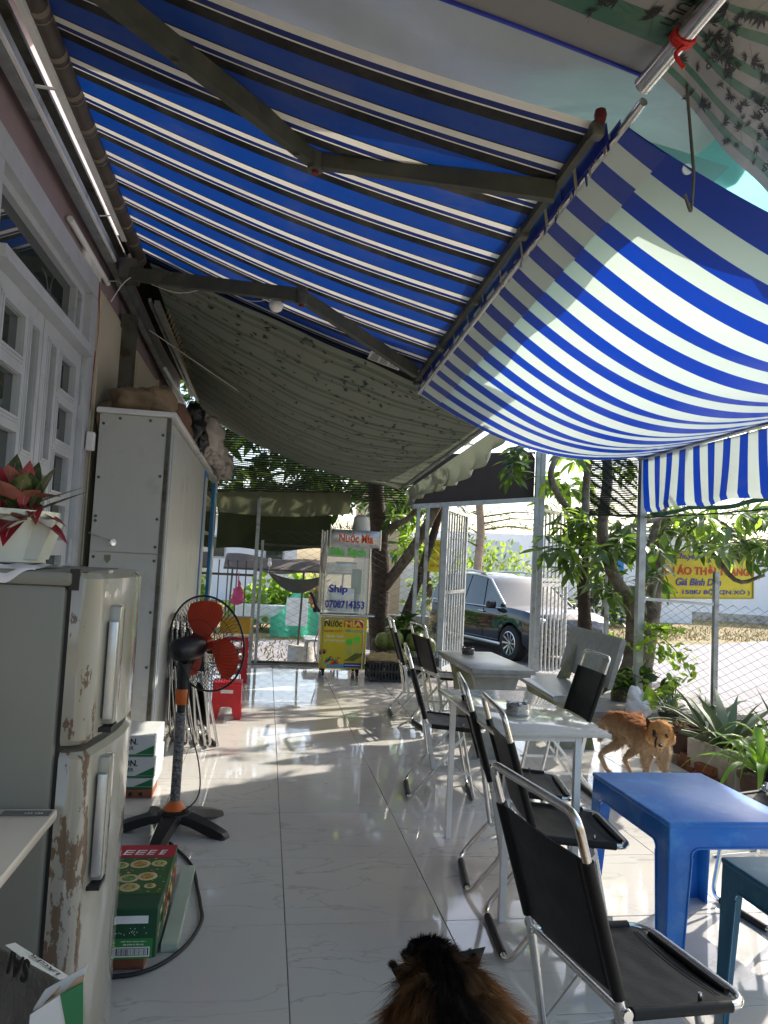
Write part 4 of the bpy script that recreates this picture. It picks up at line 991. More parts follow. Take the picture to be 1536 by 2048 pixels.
gr = MB()
for i in range(5200):
    x_ = rm.uniform(-4, 24); y_ = (11.9+x_*.38 if x_ < 1 else 16.5+(x_-1)*.25)+abs(rm.gauss(0, 3.2))+.25; h_ = rm.uniform(.03, .14)
    gr.add([(x_-.015, y_, GZ), (x_+.015, y_, GZ), (x_+rm.uniform(-.06, .06), y_, GZ+h_)], [(0, 1, 2)])
struct(gr, 'dry_grass', mat('dry_grass_blades', (.36, .28, .11), .9, 0, .4, 1), kind='stuff')
# yellow sign in the road side tree
ys = thing('yellow_sign', 'yellow painted clothing sign with red and blue lettering beyond the side fence', 'sign', at(1400, 1150, Y=9.6))
s00, s10, s01 = at(1278, 1196, Y=9.3), at(1505, 1197, Y=9.9), at(1288, 1100, Y=9.3)
s11 = s10+(s01-s00)
xd = (s10-s00); W_ = xd.length; xd.normalize(); yd = Z; H_ = (s01-s00).length*1.0; nrm = xd.cross(Z)
q = MB(); q.prism([s00, s00+xd*W_, s00+xd*W_+Z*H_, s00+Z*H_], -nrm*.02); q.build('board', m_yellow, ys)
q = MB()
for a_, b_ in ((s00, s00+xd*W_), (s00+Z*H_, s00+xd*W_+Z*H_), (s00, s00+Z*H_), (s00+xd*W_, s00+xd*W_+Z*H_)): q.beam(a_+nrm*.004, b_+nrm*.004, .02, .02)
q.build('rim', mat('dark_yellow_rim', (.35, .30, .02), .5), ys)
def stx(s, fx, fy, fw, fh, m, bold=.0, shear=0.):
    q = MB(); text(q, s, s00+nrm*.008+xd*(W_*fx)+Z*(H_*fy), xd, Z, W_*fw, H_*fh, bold, shear); q.build('lettering', m, ys)
stx('Chuyên', .28, .80, .22, .17, m_inkb, .02, .25)
stx('QUẦN ÁO THỜI TRANG', .04, .47, .92, .30, m_inkr, .025)
stx('Giá Bình Dân', .30, .27, .40, .16, m_inkb, .02, .25)
stx('( TỪ 80 - 150K/ BỘ XỊN XÒ )', .05, .06, .92, .15, m_inkb, .02)
s2 = thing('faded_yellow_sign', 'faded yellow sign behind the leaning tree limb left of the gate', 'sign', at(848, 1110, Y=11))
a, c = at(832, 1142, Y=11), at(876, 1080, Y=11)
q = MB(); q.bb((a.x, 11, a.z), (c.x+.1, 11.03, c.z)); q.build('board', m_yellow, s2)
q = MB()
for j in range(4):
    for i in range(4): q.bb((a.x+.04+i*.09, 10.99, c.z-.10-j*.105), (a.x+.10+i*.09, 10.996, c.z-.055-j*.105))
q.build('faint_print', mat('faded_print', (.45, .28, .02), .6), s2)['kind'] = 'stuff'
# big filtered-green net by the post
gn = thing('dark_green_net', 'dark green ribbed shade net hanging left of the tall post', 'shade net', (3.45, 6.97, 1.9))
q = MB()
for k in range(34):
    z = 1.93+k*.0175; q.tube([(x_, 6.97+.012*math.sin(x_*30), z+.006*math.sin(x_*23+k*.6)) for x_ in [3.17+i*.05 for i in range(11)]], .0072, 4); q.tube([(x_, 6.985+.012*math.sin(x_*30+1), z+.008+.006*math.sin(x_*19+k*.5)) for x_ in [3.17+i*.05 for i in range(11)]], .006, 4)
q.build('net_rib', m_net, gn)['kind'] = 'stuff'
q = MB()
for k in range(36): x_ = 3.17+k*.014; q.tube([(x_, 6.973+.012*math.sin(x_*30), 1.93), (x_, 6.973+.012*math.sin(x_*30), 2.52)], .0018, 3)
q.build('net_thread', m_net, gn)['kind'] = 'stuff'
q = MB(); q.tube([(3.15, 6.97, 1.92), (3.68, 6.97, 1.945)], .008, 6); q.build('hem_cord', m_leaf4, gn)
q = MB(); q.tube(smoothpath([(3.72, 6.9, 1.93), (3.72, 5.8, 1.90), (3.72, 4.6, 1.90), (3.72, 2, 1.95)]), .007, 6)
tag(q.build('tie_wire', m_net), 'black wire running just below the striped valance', 'wire')
def PG(u, v): return V3((3.76+.01*math.sin(u*60), lerp(6.85, 3.0, u), 1.985-.04*v-.015*math.sin(u*25)))
nb = sheet('green_net_edge', PG, 80, 2, m_netgd); tag(nb, 'strip of green netting showing below the striped valance', 'netting')
# ================================================================== LEFT SIDE: cabinets, fridge, fan ...
cab = thing('steel_cabinet', 'tall pale grey steel cabinet with screwed side sheet along the wall', 'cabinet', (-.88, 6.2, 0))
CX0, CX1, CY0, CY1, CZ = -1.115, -.665, 4.95, 7.52, 2.235
q = MB(); q.bb((CX0, CY0, .03), (CX1-.03, CY0+.02, 1.322)); q.build('side_sheet', m_cab, cab)
q = MB(); q.bb((CX0, CY0, 1.326), (CX1-.03, CY0+.02, CZ-.02)); q.build('side_sheet', m_cab, cab)
q = MB()
for (x_, z_) in ((-1.09, 2.15), (-.99, 2.19), (-.80, 2.19), (-.715, 2.1), (-1.095, 1.8), (-.715, 1.83), (-.715, 1.55), (-1.095, 1.55), (-.715, 1.37), (-1.09, 1.29), (-.715, 1.28), (-.715, .95), (-.715, .6), (-.715, .25), (-1.095, 1.52)):
    q.lathe([(.010, 0), (.010, .004), (0, .006)], (x_, CY0, z_), 8, axis=(0, -1, 0))
q.build('screw', m_screw, cab)
q = MB(); q.add([(-1.025, CY0-.002, 1.305), (-.985, CY0-.002, 1.305), (-.985, CY0-.002, 1.275), (-1.005, CY0-.002, 1.25), (-1.025, CY0-.002, 1.275)], [(0, 1, 2, 3, 4)]); q.build('sticker', mat('sticker_tan', (.25, .22, .15), .6), cab)
q = MB(); q.bb((CX0, CY0+.021, .03), (CX1-.03, CY1+1.75, CZ-.021)); q.build('carcass', m_cab, cab)
q = MB(); q.bb((CX1-.029, CY0-.004, .02), (CX1-.004, CY0+.03, CZ-.021)); q.build('corner_edge', m_galvd, cab)
q = MB(); q.rbox((-.885, 7.1, CZ), (.50, 4.36, .035), .006); q.build('top_board', m_cabwhite, cab)
seams = [4.99, 5.88, 6.35, 6.76, 7.27, 7.52]
for i in range(5):
    q = MB(); q.rbox((CX1-.012, (seams[i]+seams[i+1])/2, (CZ-.06+.06)/2+.01), (.034, seams[i+1]-seams[i]-.012, CZ-.12), .004); p_ = q.build('door_panel', m_cab, cab)
q = MB()
for i in range(6): q.bb((CX1-.028, seams[i]-.004, .05), (CX1-.02, seams[i]+.004, CZ-.04))
q.bb((CX1-.02, 5.03, .06), (CX1+.0065, 5.043, CZ-.1)); q.build('blue_trim', m_bluetrim, cab)
q = MB(); q.bb((CX1-.03, 7.53, .06), (CX1+.012, 7.86, CZ-.06)); q.build('blue_frame', m_bluetrim, cab)
q = MB(); q.bb((CX1+.0125, 7.58, .1), (CX1+.0165, 7.82, CZ-.12)); q.build('frame_panel', m_cab, cab)
q = MB(); q.bb((CX1-.026, 7.87, .06), (CX1-.006, 8.93, CZ-.08)); q.build('dark_opening', m_glassdark, cab)
q = MB(); q.bb((CX1-.03, 8.94, .03), (CX1+.012, 9.06, CZ-.05)); q.bb((CX1-.01, 9.061, .03), (CX1+.02, 9.26, CZ-.03), m=1); q.build('end_frame', [m_bluetrim, m_alu], cab)
q = MB()
for z_ in (1.92, 1.55): q.bb((CX1, 7.86, z_), (CX1+.02, 8.3, z_+.03))
q.build('shelf_edge', m_alu, cab)
q = MB()
for y_ in (4.99, 7.4): q.lathe([(.025, -.012), (.03, 0), (.025, .012)], (CX1-.02, y_, .03), 12, axis=(1, 0, 0)); q.bb((CX1-.04, y_-.02, .045), (CX1-.01, y_+.02, .06))
q.build('caster', m_rubber, cab)
sk = blob('sack', [((-.93, 5.25, 2.33), (.20, .30, .12)), ((-.80, 5.35, 2.36), (.12, .34, .13)), ((-1.10, 5.12, 2.27), (.05, .12, .05)), ((-1.135, 5.05, 2.2), (.022, .06, .09))], m_sack, jit=.35, seed=4)
tag(sk, 'crumpled brown sackcloth bundle lying on the near end of the steel cabinet', 'sack')
sk = blob('cloth_roll', [((-.685, 5.7, 2.34), (.045, .35, .10)), ((-.68, 6.0, 2.30), (.03, .3, .06))], mat('brown_blanket', (.16, .08, .05), .9, 0, .3, 9), jit=.3, seed=9)
tag(sk, 'rolled dark brown blanket beside the sack on the cabinet', 'blanket')
sk = blob('black_bag', [((-.70, 6.45, 2.42), (.12, .22, .16)), ((-.64, 6.6, 2.33), (.07, .18, .10)), ((-.66, 6.3, 2.52), (.05, .06, .08))], m_bagbl, jit=.5, seed=14)
tag(sk, 'shiny black bag between the sack and the clear plastic bags', 'bag')
for i, (c_, r_, lab) in enumerate((((-.62, 7.0, 2.45), (.15, .22, .17), 'brownish clear plastic bag piled behind the black bag'), ((-.60, 7.6, 2.37), (.13, .25, .13), 'crumpled clear plastic bag in the middle of the pile on the cabinet'), ((-.56, 8.4, 2.33), (.12, .28, .14), 'whitish clear plastic bag at the far end of the cabinet top'))):
    tag(blob('plastic_bag', [(c_, r_), (V3(c_)+V3((.03, .12, -.06)), (r_[0]*.7, r_[1], r_[2]*.6)), (V3(c_)+V3((0, -.1, .10)), (.05, .08, .07))], m_bagcl, jit=.5, seed=20+i*5), lab, 'bag', 'clear plastic bags on the cabinet')
# wall fittings
for (y0, y1, x_, z0, lab) in ((4.15, 5.12, WX+.03, 3.13, 'slim white tube lamp on the mauve wall above the door'), (7.1, 8.6, -1.05, 3.06, 'slim white tube lamp on the rail above the far end of the cabinet')):
    t = thing('tube_lamp', lab, 'lamp', (x_, (y0+y1)/2, z0), group='tube lamps')
    q = MB(); q.tube([(x_, y0, z0), (x_, y1, z0)], .018, 12); q.build('tube', m_lampg, t, 60)
    q = MB(); q.rbox((x_-.022, (y0+y1)/2+.12, z0-.01), (.035, .42, .09), .012); q.build('holder', m_white, t, 40)
q = MB(); q.tube(smoothpath([(WX+.012, 4.95, 3.12), (WX+.02, 5.0, 2.8), (WX+.012, 4.98, 2.4), (WX+.012, 5.02, 2.0)]), .0035, 5); tag(q.build('red_cable', m_wire_r), 'thin red cable running down the mauve wall beside the door', 'cable')
q = MB(); q.tube(smoothpath([(WX+.02, 5.05, 3.12), (-1.06, 5.0, 3.10), (-1.08, 4.85, 2.92), (-1.0, 4.95, 3.12), (-.8, 5.0, 3.2), (-.5, 4.95, 3.14), (-.25, 4.9, 3.14), (-.02, 4.78, 3.08), (-.02, 4.75, 3.02)]), .0035, 5)
q.tube(smoothpath([(-1.0, 5.0, 3.16), (-.7, 4.96, 3.06), (-.45, 4.92, 3.10), (-.2, 4.86, 3.02), (-.03, 4.78, 3.04)]), .003, 5)
q.tube(smoothpath([(WX+.03, 5.1, 3.05), (WX+.012, 5.3, 2.9), (WX+.012, 5.32, 2.6), (WX+.012, 5.35, 2.2)]), .002, 4)
tag(q.build('lamp_cable', m_wire_w), 'pale twisted cable looping along the far awning arm to the bulb', 'cable')
bcx = at(553, 600, Y=4.74)
bl_ = thing('light_bulb', 'white globe bulb in a white socket under the far awning arm', 'bulb', bcx)
q = MB(); q.ball(bcx-V3((0, 0, .035)), .046, 20, 14); q.build('globe', m_lampg, bl_, 180)
q = MB(); q.lathe([(.0, .05), (.03, .048), (.046, .03), (.046, .0), (.02, -.012)], bcx+V3((0, 0, .015)), 16); q.build('socket', m_white, bl_, 60)
q = MB(); q.tube(fillet([(-1.10, 4.94, 1.43), (-1.0, 4.90, 1.40), (-.965, 4.86, 1.385)], .02), .006, 6); q.lathe([(.0, -.01), (.022, -.008), (.022, .008), (0, .01)], (-.962, 4.86, 1.385), 12, axis=(1, -1, .2)); q.lathe([(0, -.008), (.016, 0), (0, .008)], (-1.11, 4.9, 1.44), 10)
tag(q.build('wall_hook', m_chrome, None, 60), 'small chrome hook rod sticking out over the fridge by the cabinet', 'hook')
q = MB(); q.rbox((-1.15, 4.9, 2.02), (.05, .05, .12), .008); tag(q.build('socket_box', m_white), 'small white socket box on the wall beside the cabinet top', 'socket')
# ---- refrigerator
m_fside = mat('fridge_side', (.19, .19, .155), .42, 0, .06, 3)
def rusty():
    m = mat('fridge_door_rusty', (.30, .285, .23), .14, 0, .06, 3, coat=.4); n = m.node_tree.nodes; l = m.node_tree.links; b = n['Principled BSDF']
    src = b.inputs['Base Color'].links[0].from_socket
    tc = n.new('ShaderNodeTexCoord'); sp = n.new('ShaderNodeSeparateXYZ'); l.new(tc.outputs['Object'], sp.inputs[0])
    no = n.new('ShaderNodeTexNoise'); no.inputs['Scale'].default_value = 26; no.inputs['Detail'].default_value = 9; no.inputs['Roughness'].default_value = .7
    mp = n.new('ShaderNodeMapping'); mp.inputs['Scale'].default_value = (1, 1, .35); l.new(tc.outputs['Object'], mp.inputs['Vector']); l.new(mp.outputs[0], no.inputs['Vector'])
    n2 = n.new('ShaderNodeTexNoise'); n2.inputs['Scale'].default_value = 3.4; l.new(mp.outputs[0], n2.inputs['Vector'])
    a = n.new('ShaderNodeMapRange'); a.inputs['From Min'].default_value = -.235; a.inputs['From Max'].default_value = -.165; a.inputs['To Min'].default_value = .225; a.inputs['To Max'].default_value = -.10
    l.new(sp.outputs['Y'], a.inputs['Value'])
    s1 = n.new('ShaderNodeMath'); l.new(no.outputs['Fac'], s1.inputs[0]); l.new(a.outputs[0], s1.inputs[1])
    s2 = n.new('ShaderNodeMath'); s2.operation = 'MULTIPLY_ADD'; s2.inputs[1].default_value = .45; l.new(n2.outputs['Fac'], s2.inputs[0]); l.new(s1.outputs[0], s2.inputs[2])
    r = n.new('ShaderNodeMapRange'); r.inputs['From Min'].default_value = .985; r.inputs['From Max'].default_value = 1.0; l.new(s2.outputs[0], r.inputs['Value'])
    mx = n.new('ShaderNodeMix'); mx.data_type = 'RGBA'; mx.inputs['B'].default_value = (.13, .085, .05, 1); l.new(r.outputs[0], mx.inputs['Factor']); l.new(src, mx.inputs['A']); l.new(mx.outputs['Result'], b.inputs['Base Color'])
    rr = b.inputs['Roughness'].links[0].from_socket; mr = n.new('ShaderNodeMix'); mr.inputs['B'].default_value = .9; l.new(r.outputs[0], mr.inputs['Factor']); l.new(rr, mr.inputs['A']); l.new(mr.outputs['Result'], b.inputs['Roughness'])
    return m
m_rust = rusty()
FY0, FY1 = 1.70, 2.24
fg = thing('refrigerator', 'old two-door refrigerator with rusty curved doors, seen from its side', 'refrigerator', (-.75, 1.97, 0))
q = MB(); q.rbox((-.755, 1.97, .655), (.66, FY1-FY0, 1.21), .012); q.build('body', m_fside, fg, 30)
q = MB(); q.rbox((-.75, 1.97, 1.274), (.67, FY1-FY0+.01, .032), .008); q.build('top_lid', m_fside, fg, 30)
def dplan(out=0.):
    pts = [(-.415, FY0+.004)]
    for i in range(7):
        a = math.pi/2*i/6; pts.append((-.395+.042*math.sin(a), FY0+.045-.041*math.cos(a)))
    for i in range(1, 10):
        t = i/10; pts.append((-.353+.028*math.sin(math.pi*t), lerp(FY0+.045, FY1-.03, t)))
    for i in range(5):
        a = math.pi/2*i/4; pts.append((-.383+.03*math.cos(a), FY1-.03+.026*math.sin(a)))
    pts.append((-.415, FY1-.004)); return pts
def fdoor(z0, z1, slope=0.):
    b_ = MB(); P = dplan(); n = len(P); vs = []
    for z_, e in ((z0, .012), (z0+.012, 0), (z1-.012, 0), (z1, .012)):
        for (x_, y_) in P: vs.append((x_-e*(1 if x_ > -.41 else 0), y_+(e if y_ < 1.9 else -e)*.6, z_))
    fs = []
    for i in range(3):
        for j in range(n): fs.append((i*n+j, i*n+(j+1) % n, (i+1)*n+(j+1) % n, (i+1)*n+j))
    fs += [tuple(range(n))[::-1], tuple(3*n+k for k in range(n))]
    b_.add(vs, fs); return b_.build('door', m_rust, fg, 35)
du = fdoor(.915, 1.288); dl = fdoor(.05, .900)
q = MB(); q.bb((-.425, FY0+.012, .04), (-.4155, FY1-.012, 1.28)); q.build('door_gasket', m_rubber, fg)
for (z0, z1, dd) in ((.945, 1.215, du), (.60, .875, dl)):
    q = MB(); q.rbox((-.338, FY0+.105, (z0+z1)/2), (.035, .05, z1-z0), .008); q.build('handle', m_rust, dd, 30)
    q = MB(); q.rbox((-.334, FY0+.072, (z0+z1)/2-.01), (.02, .016, (z1-z0)*.82), .004); q.build('handle_recess', m_alu, dd, 30)
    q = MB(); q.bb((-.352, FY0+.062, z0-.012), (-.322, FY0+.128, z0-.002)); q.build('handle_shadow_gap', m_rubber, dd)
q = MB(); q.bb((-.42, FY0+.002, 1.25), (-.40, FY0+.03, 1.296)); q.build('hinge_cover', m_blackp, fg)
# pot plant on the fridge
def planter(P0, name='flower_pot'):
    pass
pp_ = thing('potted_aglaonema', 'red and green leaved house plant in a cream plastic pot on the fridge', 'potted plant', (-.66, 1.93, 1.29))
q = MB(); q.lathe([(.085, 0), (.10, .004), (.118, .11), (.126, .115), (.126, .128), (.116, .128), (.108, .11), (0, .108)], (-.64, 1.93, 1.298), 28); q.build('pot', m_potwhite, pp_, 40)
rl = random.Random(3)
def aglo(base, d_, L, W, m, bend=.5):
    b_ = MB(); d_ = V3(d_).normalized(); side = d_.cross(Z).normalized(); vs = []; pr = [.05, .6, .95, 1, .8, .45, 0]; k = 6; P = []
    for i in range(k+1):
        t = i/k; p_ = V3(base)+d_*L*t-Z*bend*L*t*t; P.append(p_); w_ = W/2*pr[i]
        vs += [p_-side*w_+Z*w_*.35, p_, p_+side*w_+Z*w_*.35]
    fs = []
    for i in range(k): o = 3*i; fs += [(o, o+1, o+4, o+3), (o+1, o+2, o+5, o+4)]
    b_.add(vs, fs); b_.tube([p_+Z*.0015 for p_ in P[:6]], .0016, 4, m=1); return b_.build('leaf', [m, m_pinkleaf], pp_, 180)
cpt = V3((-.60, 1.88, 1.41))
spec = [((.3, -.5, .9), .17, .06, m_greenleaf, .1), ((-.1, -.6, 1.), .15, .06, m_pinkleaf, .1), ((.8, -.3, .55), .15, .055, m_pinkleaf, .3), ((1, -.4, .12), .14, .055, m_redleaf, .55), ((.5, -.9, .25), .12, .05, m_redleaf, .7), ((.05, -1, .15), .12, .06, m_redleaf, .8), ((-.6, -.8, .2), .15, .06, m_redleaf, .5), ((-.9, -.3, .5), .15, .06, m_greenleaf, .2), ((0, .3, 1), .20, .06, m_greenleaf, .0), ((.45, .2, 1), .17, .05, m_greenleaf, .05), ((.15, -.2, 1.1), .16, .045, m_redleaf, .05), ((-.4, -.3, .9), .18, .055, m_greenleaf, .15), ((1.3, -.2, .2), .12, .05, m_redleaf, .4), ((-.3, -1, .3), .14, .06, m_redleaf, .6), ((.9, .1, .45), .22, .03, m_greenleaf, .0), ((-.8, 0, 1.1), .21, .025, m_greenleaf, .0), ((.25, -.75, .45), .13, .055, m_pinkleaf, .35)]
spec += [(tuple(c_+rl.uniform(-.35, .35) for c_ in d_), L*rl.uniform(.8, 1.1), W, m_, bd) for d_, L, W, m_, bd in spec if d_[2] > .3]
for d_, L, W, m_, bd in spec:
    bs = cpt+V3((rl.uniform(-.03, .03), rl.uniform(-.03, .02), rl.uniform(-.02, .03))); aglo(bs, d_, L*.82, W*.95, m_, bd)
q = MB()
for d_, L, W, m_, bd in spec: q.tube([(-.66, 1.93, 1.40), cpt+V3(d_)*.02], .003, 5)
q.build('stalk', m_pinkleaf, pp_)
q = MB(); q.prism([(-.575, 1.86, 1.31), (-.535, 1.86, 1.31), (-.505, 1.86, 1.405), (-.56, 1.86, 1.405)], (0, .09, 0)); tag(q.build('white_tub', m_potwhite), 'white square plastic tub tucked behind the cream flower pot', 'tub')
def PCL(u, v):
    x = lerp(-.74, -.49, u); y = lerp(1.72, 1.95, v); z = 1.294
    if v < .12: y = 1.693; z = 1.294-.022*(1-v/.12)*(1+.7*math.sin(u*11))
    return V3((x, y, z+.006*abs(math.sin(u*12+v*5))))
cl = sheet('white_cloth', PCL, 30, 14, m_clothw); tag(cl, 'thin white cloth spread under the flower pot on the fridge', 'cloth')
# ---- marble topped table at lower left, with carton below
mt = thing('side_table', 'marble topped table with shiny chrome leg in the lower left corner', 'table', (-.8, 1.1, 0))
q = MB(); q.rbox((-.80, 1.17, .785), (.80, 1.0, .022), .004); q.build('tabletop', m_marble, mt, 30)
q = MB(); q.bb((-.50, 1.625, .7965), (-.405, 1.655, .7975)); st_ = q.build('label_strip', mat('grey_label', (.12, .13, .12), .6), mt)
q = MB(); text(q, '123 155', (-.455, 1.633, .798), X, Y, .035, .008, .02); q.build('lettering', m_inkw, mt)
q = MB(); lx, ly = -.445, 1.27
q.tube([(lx, ly, .775), (lx, ly, .56)], .018, 16); q.tube([(lx-.035, ly+.02, .775), (lx-.035, ly+.02, .0)], .012, 12); q.build('leg', m_chrome, mt, 60)
q = MB()
for s_ in range(2): q.tube([(lx+.011*math.cos(t*.5+s_*math.pi), ly+.011*math.sin(t*.5+s_*math.pi), .56-t*.0075) for t in range(76)], .010, 8)
q.build('twisted_leg', m_chrome, mt, 60)
for (x_, y_) in ((-1.15, 1.6), (-1.15, .75), (-.445, .75)):
    q = MB(); q.tube([(x_, y_, 0), (x_, y_, .774)], .014, 10); q.build('leg', m_chrome, mt, 60)
bxo = thing('open_beer_carton', 'opened green and white beer carton standing beside the fridge foot', 'carton', (-.36, 1.36, 0))
def q3(p, q_, r_, t_): return [V3(p), V3(q_), V3(r_), V3(t_)]
a0, a1, a2, a3 = at(-40, 1878, Y=1.42), at(140, 1975, Y=1.26), at(60, 2300, Y=1.24), at(-120, 2200, Y=1.40)
q = MB(); q.prism([a0, a1, a2, a3], (.002, .003, 0)); fr_ = q.build('side_panel', mat('dark_foil_print', (.16, .17, .15), .3, .4, .3, 14, bump=.3), bxo)
xd = (a0-a1).normalized(); yd = (a3-a0).normalized()
q = MB(); text(q, 'SAI', at(64, 1918, Y=1.33)+V3((0, -.005, 0)), (a0-a1)*1., (a3-a0)*1., .055, .036, .03); q.build('lettering', m_ink, bxo)
b0, b1, b2, b3 = at(10, 1890, Y=1.40), at(108, 1962, Y=1.30), at(138, 1952, Y=1.36), at(30, 1885, Y=1.46)
q = MB(); q.prism([b0, b1, b2, b3], (0, .001, -.002)); q.build('top_strip', m_cardw, bxo)
q = MB(); text(q, 'LAGER', b1.lerp(b2, .75)+(b0-b1)*.08+V3((0, -.002, .002)), (b0-b1), (b1-b2), .085, .017, .02); q.build('lettering', m_ink, bxo)
c0, c1, c2, c3, c4 = at(68, 2015, Y=1.22), at(90, 1980, Y=1.22), at(175, 1931, Y=1.22), at(165, 1972, Y=1.215), at(66, 2022, Y=1.215)
q = MB(); q.prism([c0, c1, c2, c3, c4], (0, .002, 0)); q.build('torn_flap', m_cardw, bxo)
q = MB(); q.prism([at(104, 1998, Y=1.2), at(121, 1972, Y=1.2), at(118, 1985, Y=1.2), at(85, 2010, Y=1.2)], (0, .002, 0)); q.prism([at(130, 1983, Y=1.2), at(150, 1960, Y=1.2), at(170, 1950, Y=1.2), at(165, 1968, Y=1.2)], (0, .002, 0)); q.build('torn_paper', m_cardk, bxo)
q = MB(); q.prism([at(60, 2030, Y=1.195), at(120, 1990, Y=1.195), at(140, 2100, Y=1.195), at(50, 2150, Y=1.195)], (0, .003, 0)); q.build('front_panel', m_cardw, bxo)
q = MB(); q.prism([at(120, 1990, Y=1.193), at(166, 1966, Y=1.193), at(166, 2150, Y=1.193), at(150, 2150, Y=1.193)], (0, .003, 0)); q.build('green_panel', m_cardg, bxo)
# ---- green soft drink carton, brick, panel, cable
sc = thing('drinks_carton', 'green and red carton of soft drink cans lying by the fridge', 'carton', (-.40, 2.72, 0))
KX0, KX1, KY0, KY1, KZ0, KZ1 = -.55, -.272, 2.50, 3.02, .062, .215
q = MB(); q.rbox(((KX0+KX1)/2, (KY0+KY1)/2, (KZ0+KZ1)/2), (KX1-KX0, KY1-KY0, KZ1-KZ0), .004); q.build('carton', m_inkgd, sc)
fr_ = MB(); fy = KY0-.0012
def fq(x0, z0, x1, z1, mi, dy=0.): fr_.add([(x0, fy-dy, z0), (x1, fy-dy, z0), (x1, fy-dy, z1), (x0, fy-dy, z1)], [(0, 1, 2, 3)], mi)
fq(KX0+.004, KZ0, KX1-.010, KZ0+.062, 0)
fr_.add([(KX0+.08, fy, KZ0+.066), (KX1-.13, fy, KZ0+.066), (KX0+.13, fy, KZ1-.015), (KX0+.08, fy, KZ1-.015)], [(0, 1, 2, 3)], 1)
fq(KX1-.135, KZ1-.046, KX1-.028, KZ1-.022, 2)
fq(KX1-.125, KZ0+.006, KX1-.018, KZ0+.036, 2, .0005); fq(KX1-.121, KZ0+.010, KX1-.022, KZ0+.033, 3, .001); fq(KX1-.117, KZ0+.0115, KX1-.026, KZ0+.0315, 2, .0013)
x_ = KX1-.115; rb2 = random.Random(8)
while x_ < KX1-.03:
    w_ = rb2.choice((.0008, .0012, .0022)); fq(x_, KZ0+.012, x_+w_, KZ0+.031, 3, .0018); x_ += w_+rb2.choice((.0009, .0014, .002))
for i in range(7): fq(KX0+.09, KZ0+.010+i*.005, KX1-.140-.004*(i % 3), KZ0+.012+i*.005, 4, .0005)
for k in range(16): x_, z_ = rb2.uniform(KX1-.16, KX1-.02), rb2.uniform(KZ0+.068, KZ0+.095); fq(x_, z_, x_+.002, z_+.003, 2)
for (x_, z_, r_) in ((KX1-.14, KZ1-.02, .009), (KX1-.145, KZ1-.055, .008), (KX1-.15, KZ1-.066, .006)):
    fr_.lathe([(r_, 0), (r_*.55, .0006)], (x_, fy-.0008, z_), 9, axis=(0, -1, 0), m=5)
text(fr_, 'THỂ TÍCH THỰC: 8.96 L', (KX1-.108, fy-.0008, KZ0+.050), X, Z, .078, .006, .03, m=2)
text(fr_, '(28 LON X 320 ml)', (KX1-.100, fy-.0008, KZ0+.040), X, Z, .062, .006, .03, m=2)
text(fr_, 'AZ 7UP', (KX1-.162, fy-.0008, KZ0+.047), X, Z, .027, .007, .03, m=2)
fr_.build('front_print', [mat('leaf_green_print', (.03, .22, .05), .5), m_inkol, m_inkw, m_ink, mat('pale_green_print', (.12, .4, .12), .5), m_inky], sc)
tp = MB(); tz = KZ1+.001
def tq(pts, mi, dz=0.): tp.add([(x_, y_, tz+dz) for x_, y_ in pts], [tuple(range(len(pts)))], mi)
tq([(KX0, KY0+.10, ), (KX1, KY0+.10), (KX1, KY1-.125), (KX0, KY1-.125)], 0); tq([(KX0, KY1-.12), (KX1, KY1-.12), (KX1, KY1), (KX0, KY1)], 1)
tq([(KX0, KY0+.10), (KX0+.12, KY0+.20), (KX0, KY0+.24)], 2, .0004)
for i, (x_, y_, r_) in enumerate(((KX0+.10, KY1-.19, .03), (KX1-.11, KY1-.18, .036), (KX1-.045, KY1-.175, .028), (KX1-.13, KY0+.22, .034), (KX1-.07, KY0+.235, .034), (KX1-.115, KY0+.15, .034), (KX0+.05, KY0+.3, .03), (KX1-.05, KY0+.16, .02))):
    tp.lathe([(r_, 0), (r_*.9, .001)], (x_, y_, tz+.0004), 12, m=3); tp.lathe([(r_*.72, 0), (r_*.6, .001)], (x_, y_, tz+.0012), 9, m=(5, 4, 6)[i % 3])
    for k in range(7):
        a = k*.9+i; tp.lathe([(.006, 0), (.002, .0008)], (x_+r_*.4*math.cos(a), y_+r_*.4*math.sin(a), tz+.002), 5, m=(6, 2, 5)[k % 3])
for k in range(90): x_, y_ = rb2.uniform(KX0+.01, KX1-.012), rb2.uniform(KY0+.11, KY1-.135); tq([(x_, y_), (x_+rb2.uniform(.004, .014), y_+.002), (x_+.004, y_+rb2.uniform(.004, .012))], rb2.choice((2, 3, 4, 5, 6)), .0007)
for i, w_ in enumerate((.026, .034, .034, .026, .022)):
    x_ = KX0+.045+i*.043
    for k in range(3): tq([(x_+k*.004, KY1-.095+k*.018), (x_+w_+k*.004, KY1-.095+k*.018), (x_+w_+k*.004+.002, KY1-.087+k*.018), (x_+k*.004+.002, KY1-.087+k*.018)], 7, .0006)
    tq([(x_+.004, KY1-.095), (x_+.010, KY1-.095), (x_+.016, KY1-.05), (x_+.010, KY1-.05)], 7, .0005)
tp.build('top_print', [mat('mid_green_print', (.035, .12, .025), .5), mat('dark_red_print', (.38, .012, .03), .5), m_inkol, m_inkcr, mat('food_orange', (.5, .22, .03), .5), mat('food_green', (.10, .25, .05), .5), mat('food_yellow', (.5, .4, .1), .5), m_inkw], sc)
sp_ = MB(); sx_ = KX1+.0012
for k in range(40):
    y_ = rb2.uniform(KY0+.01, KY1-.05); z_ = rb2.uniform(KZ0+.01, KZ1-.03); sp_.add([(sx_, y_, z_), (sx_, y_+.04, z_), (sx_, y_+.035, z_+.02), (sx_, y_-.002, z_+.016)], [(0, 1, 2, 3)], rb2.randrange(4))
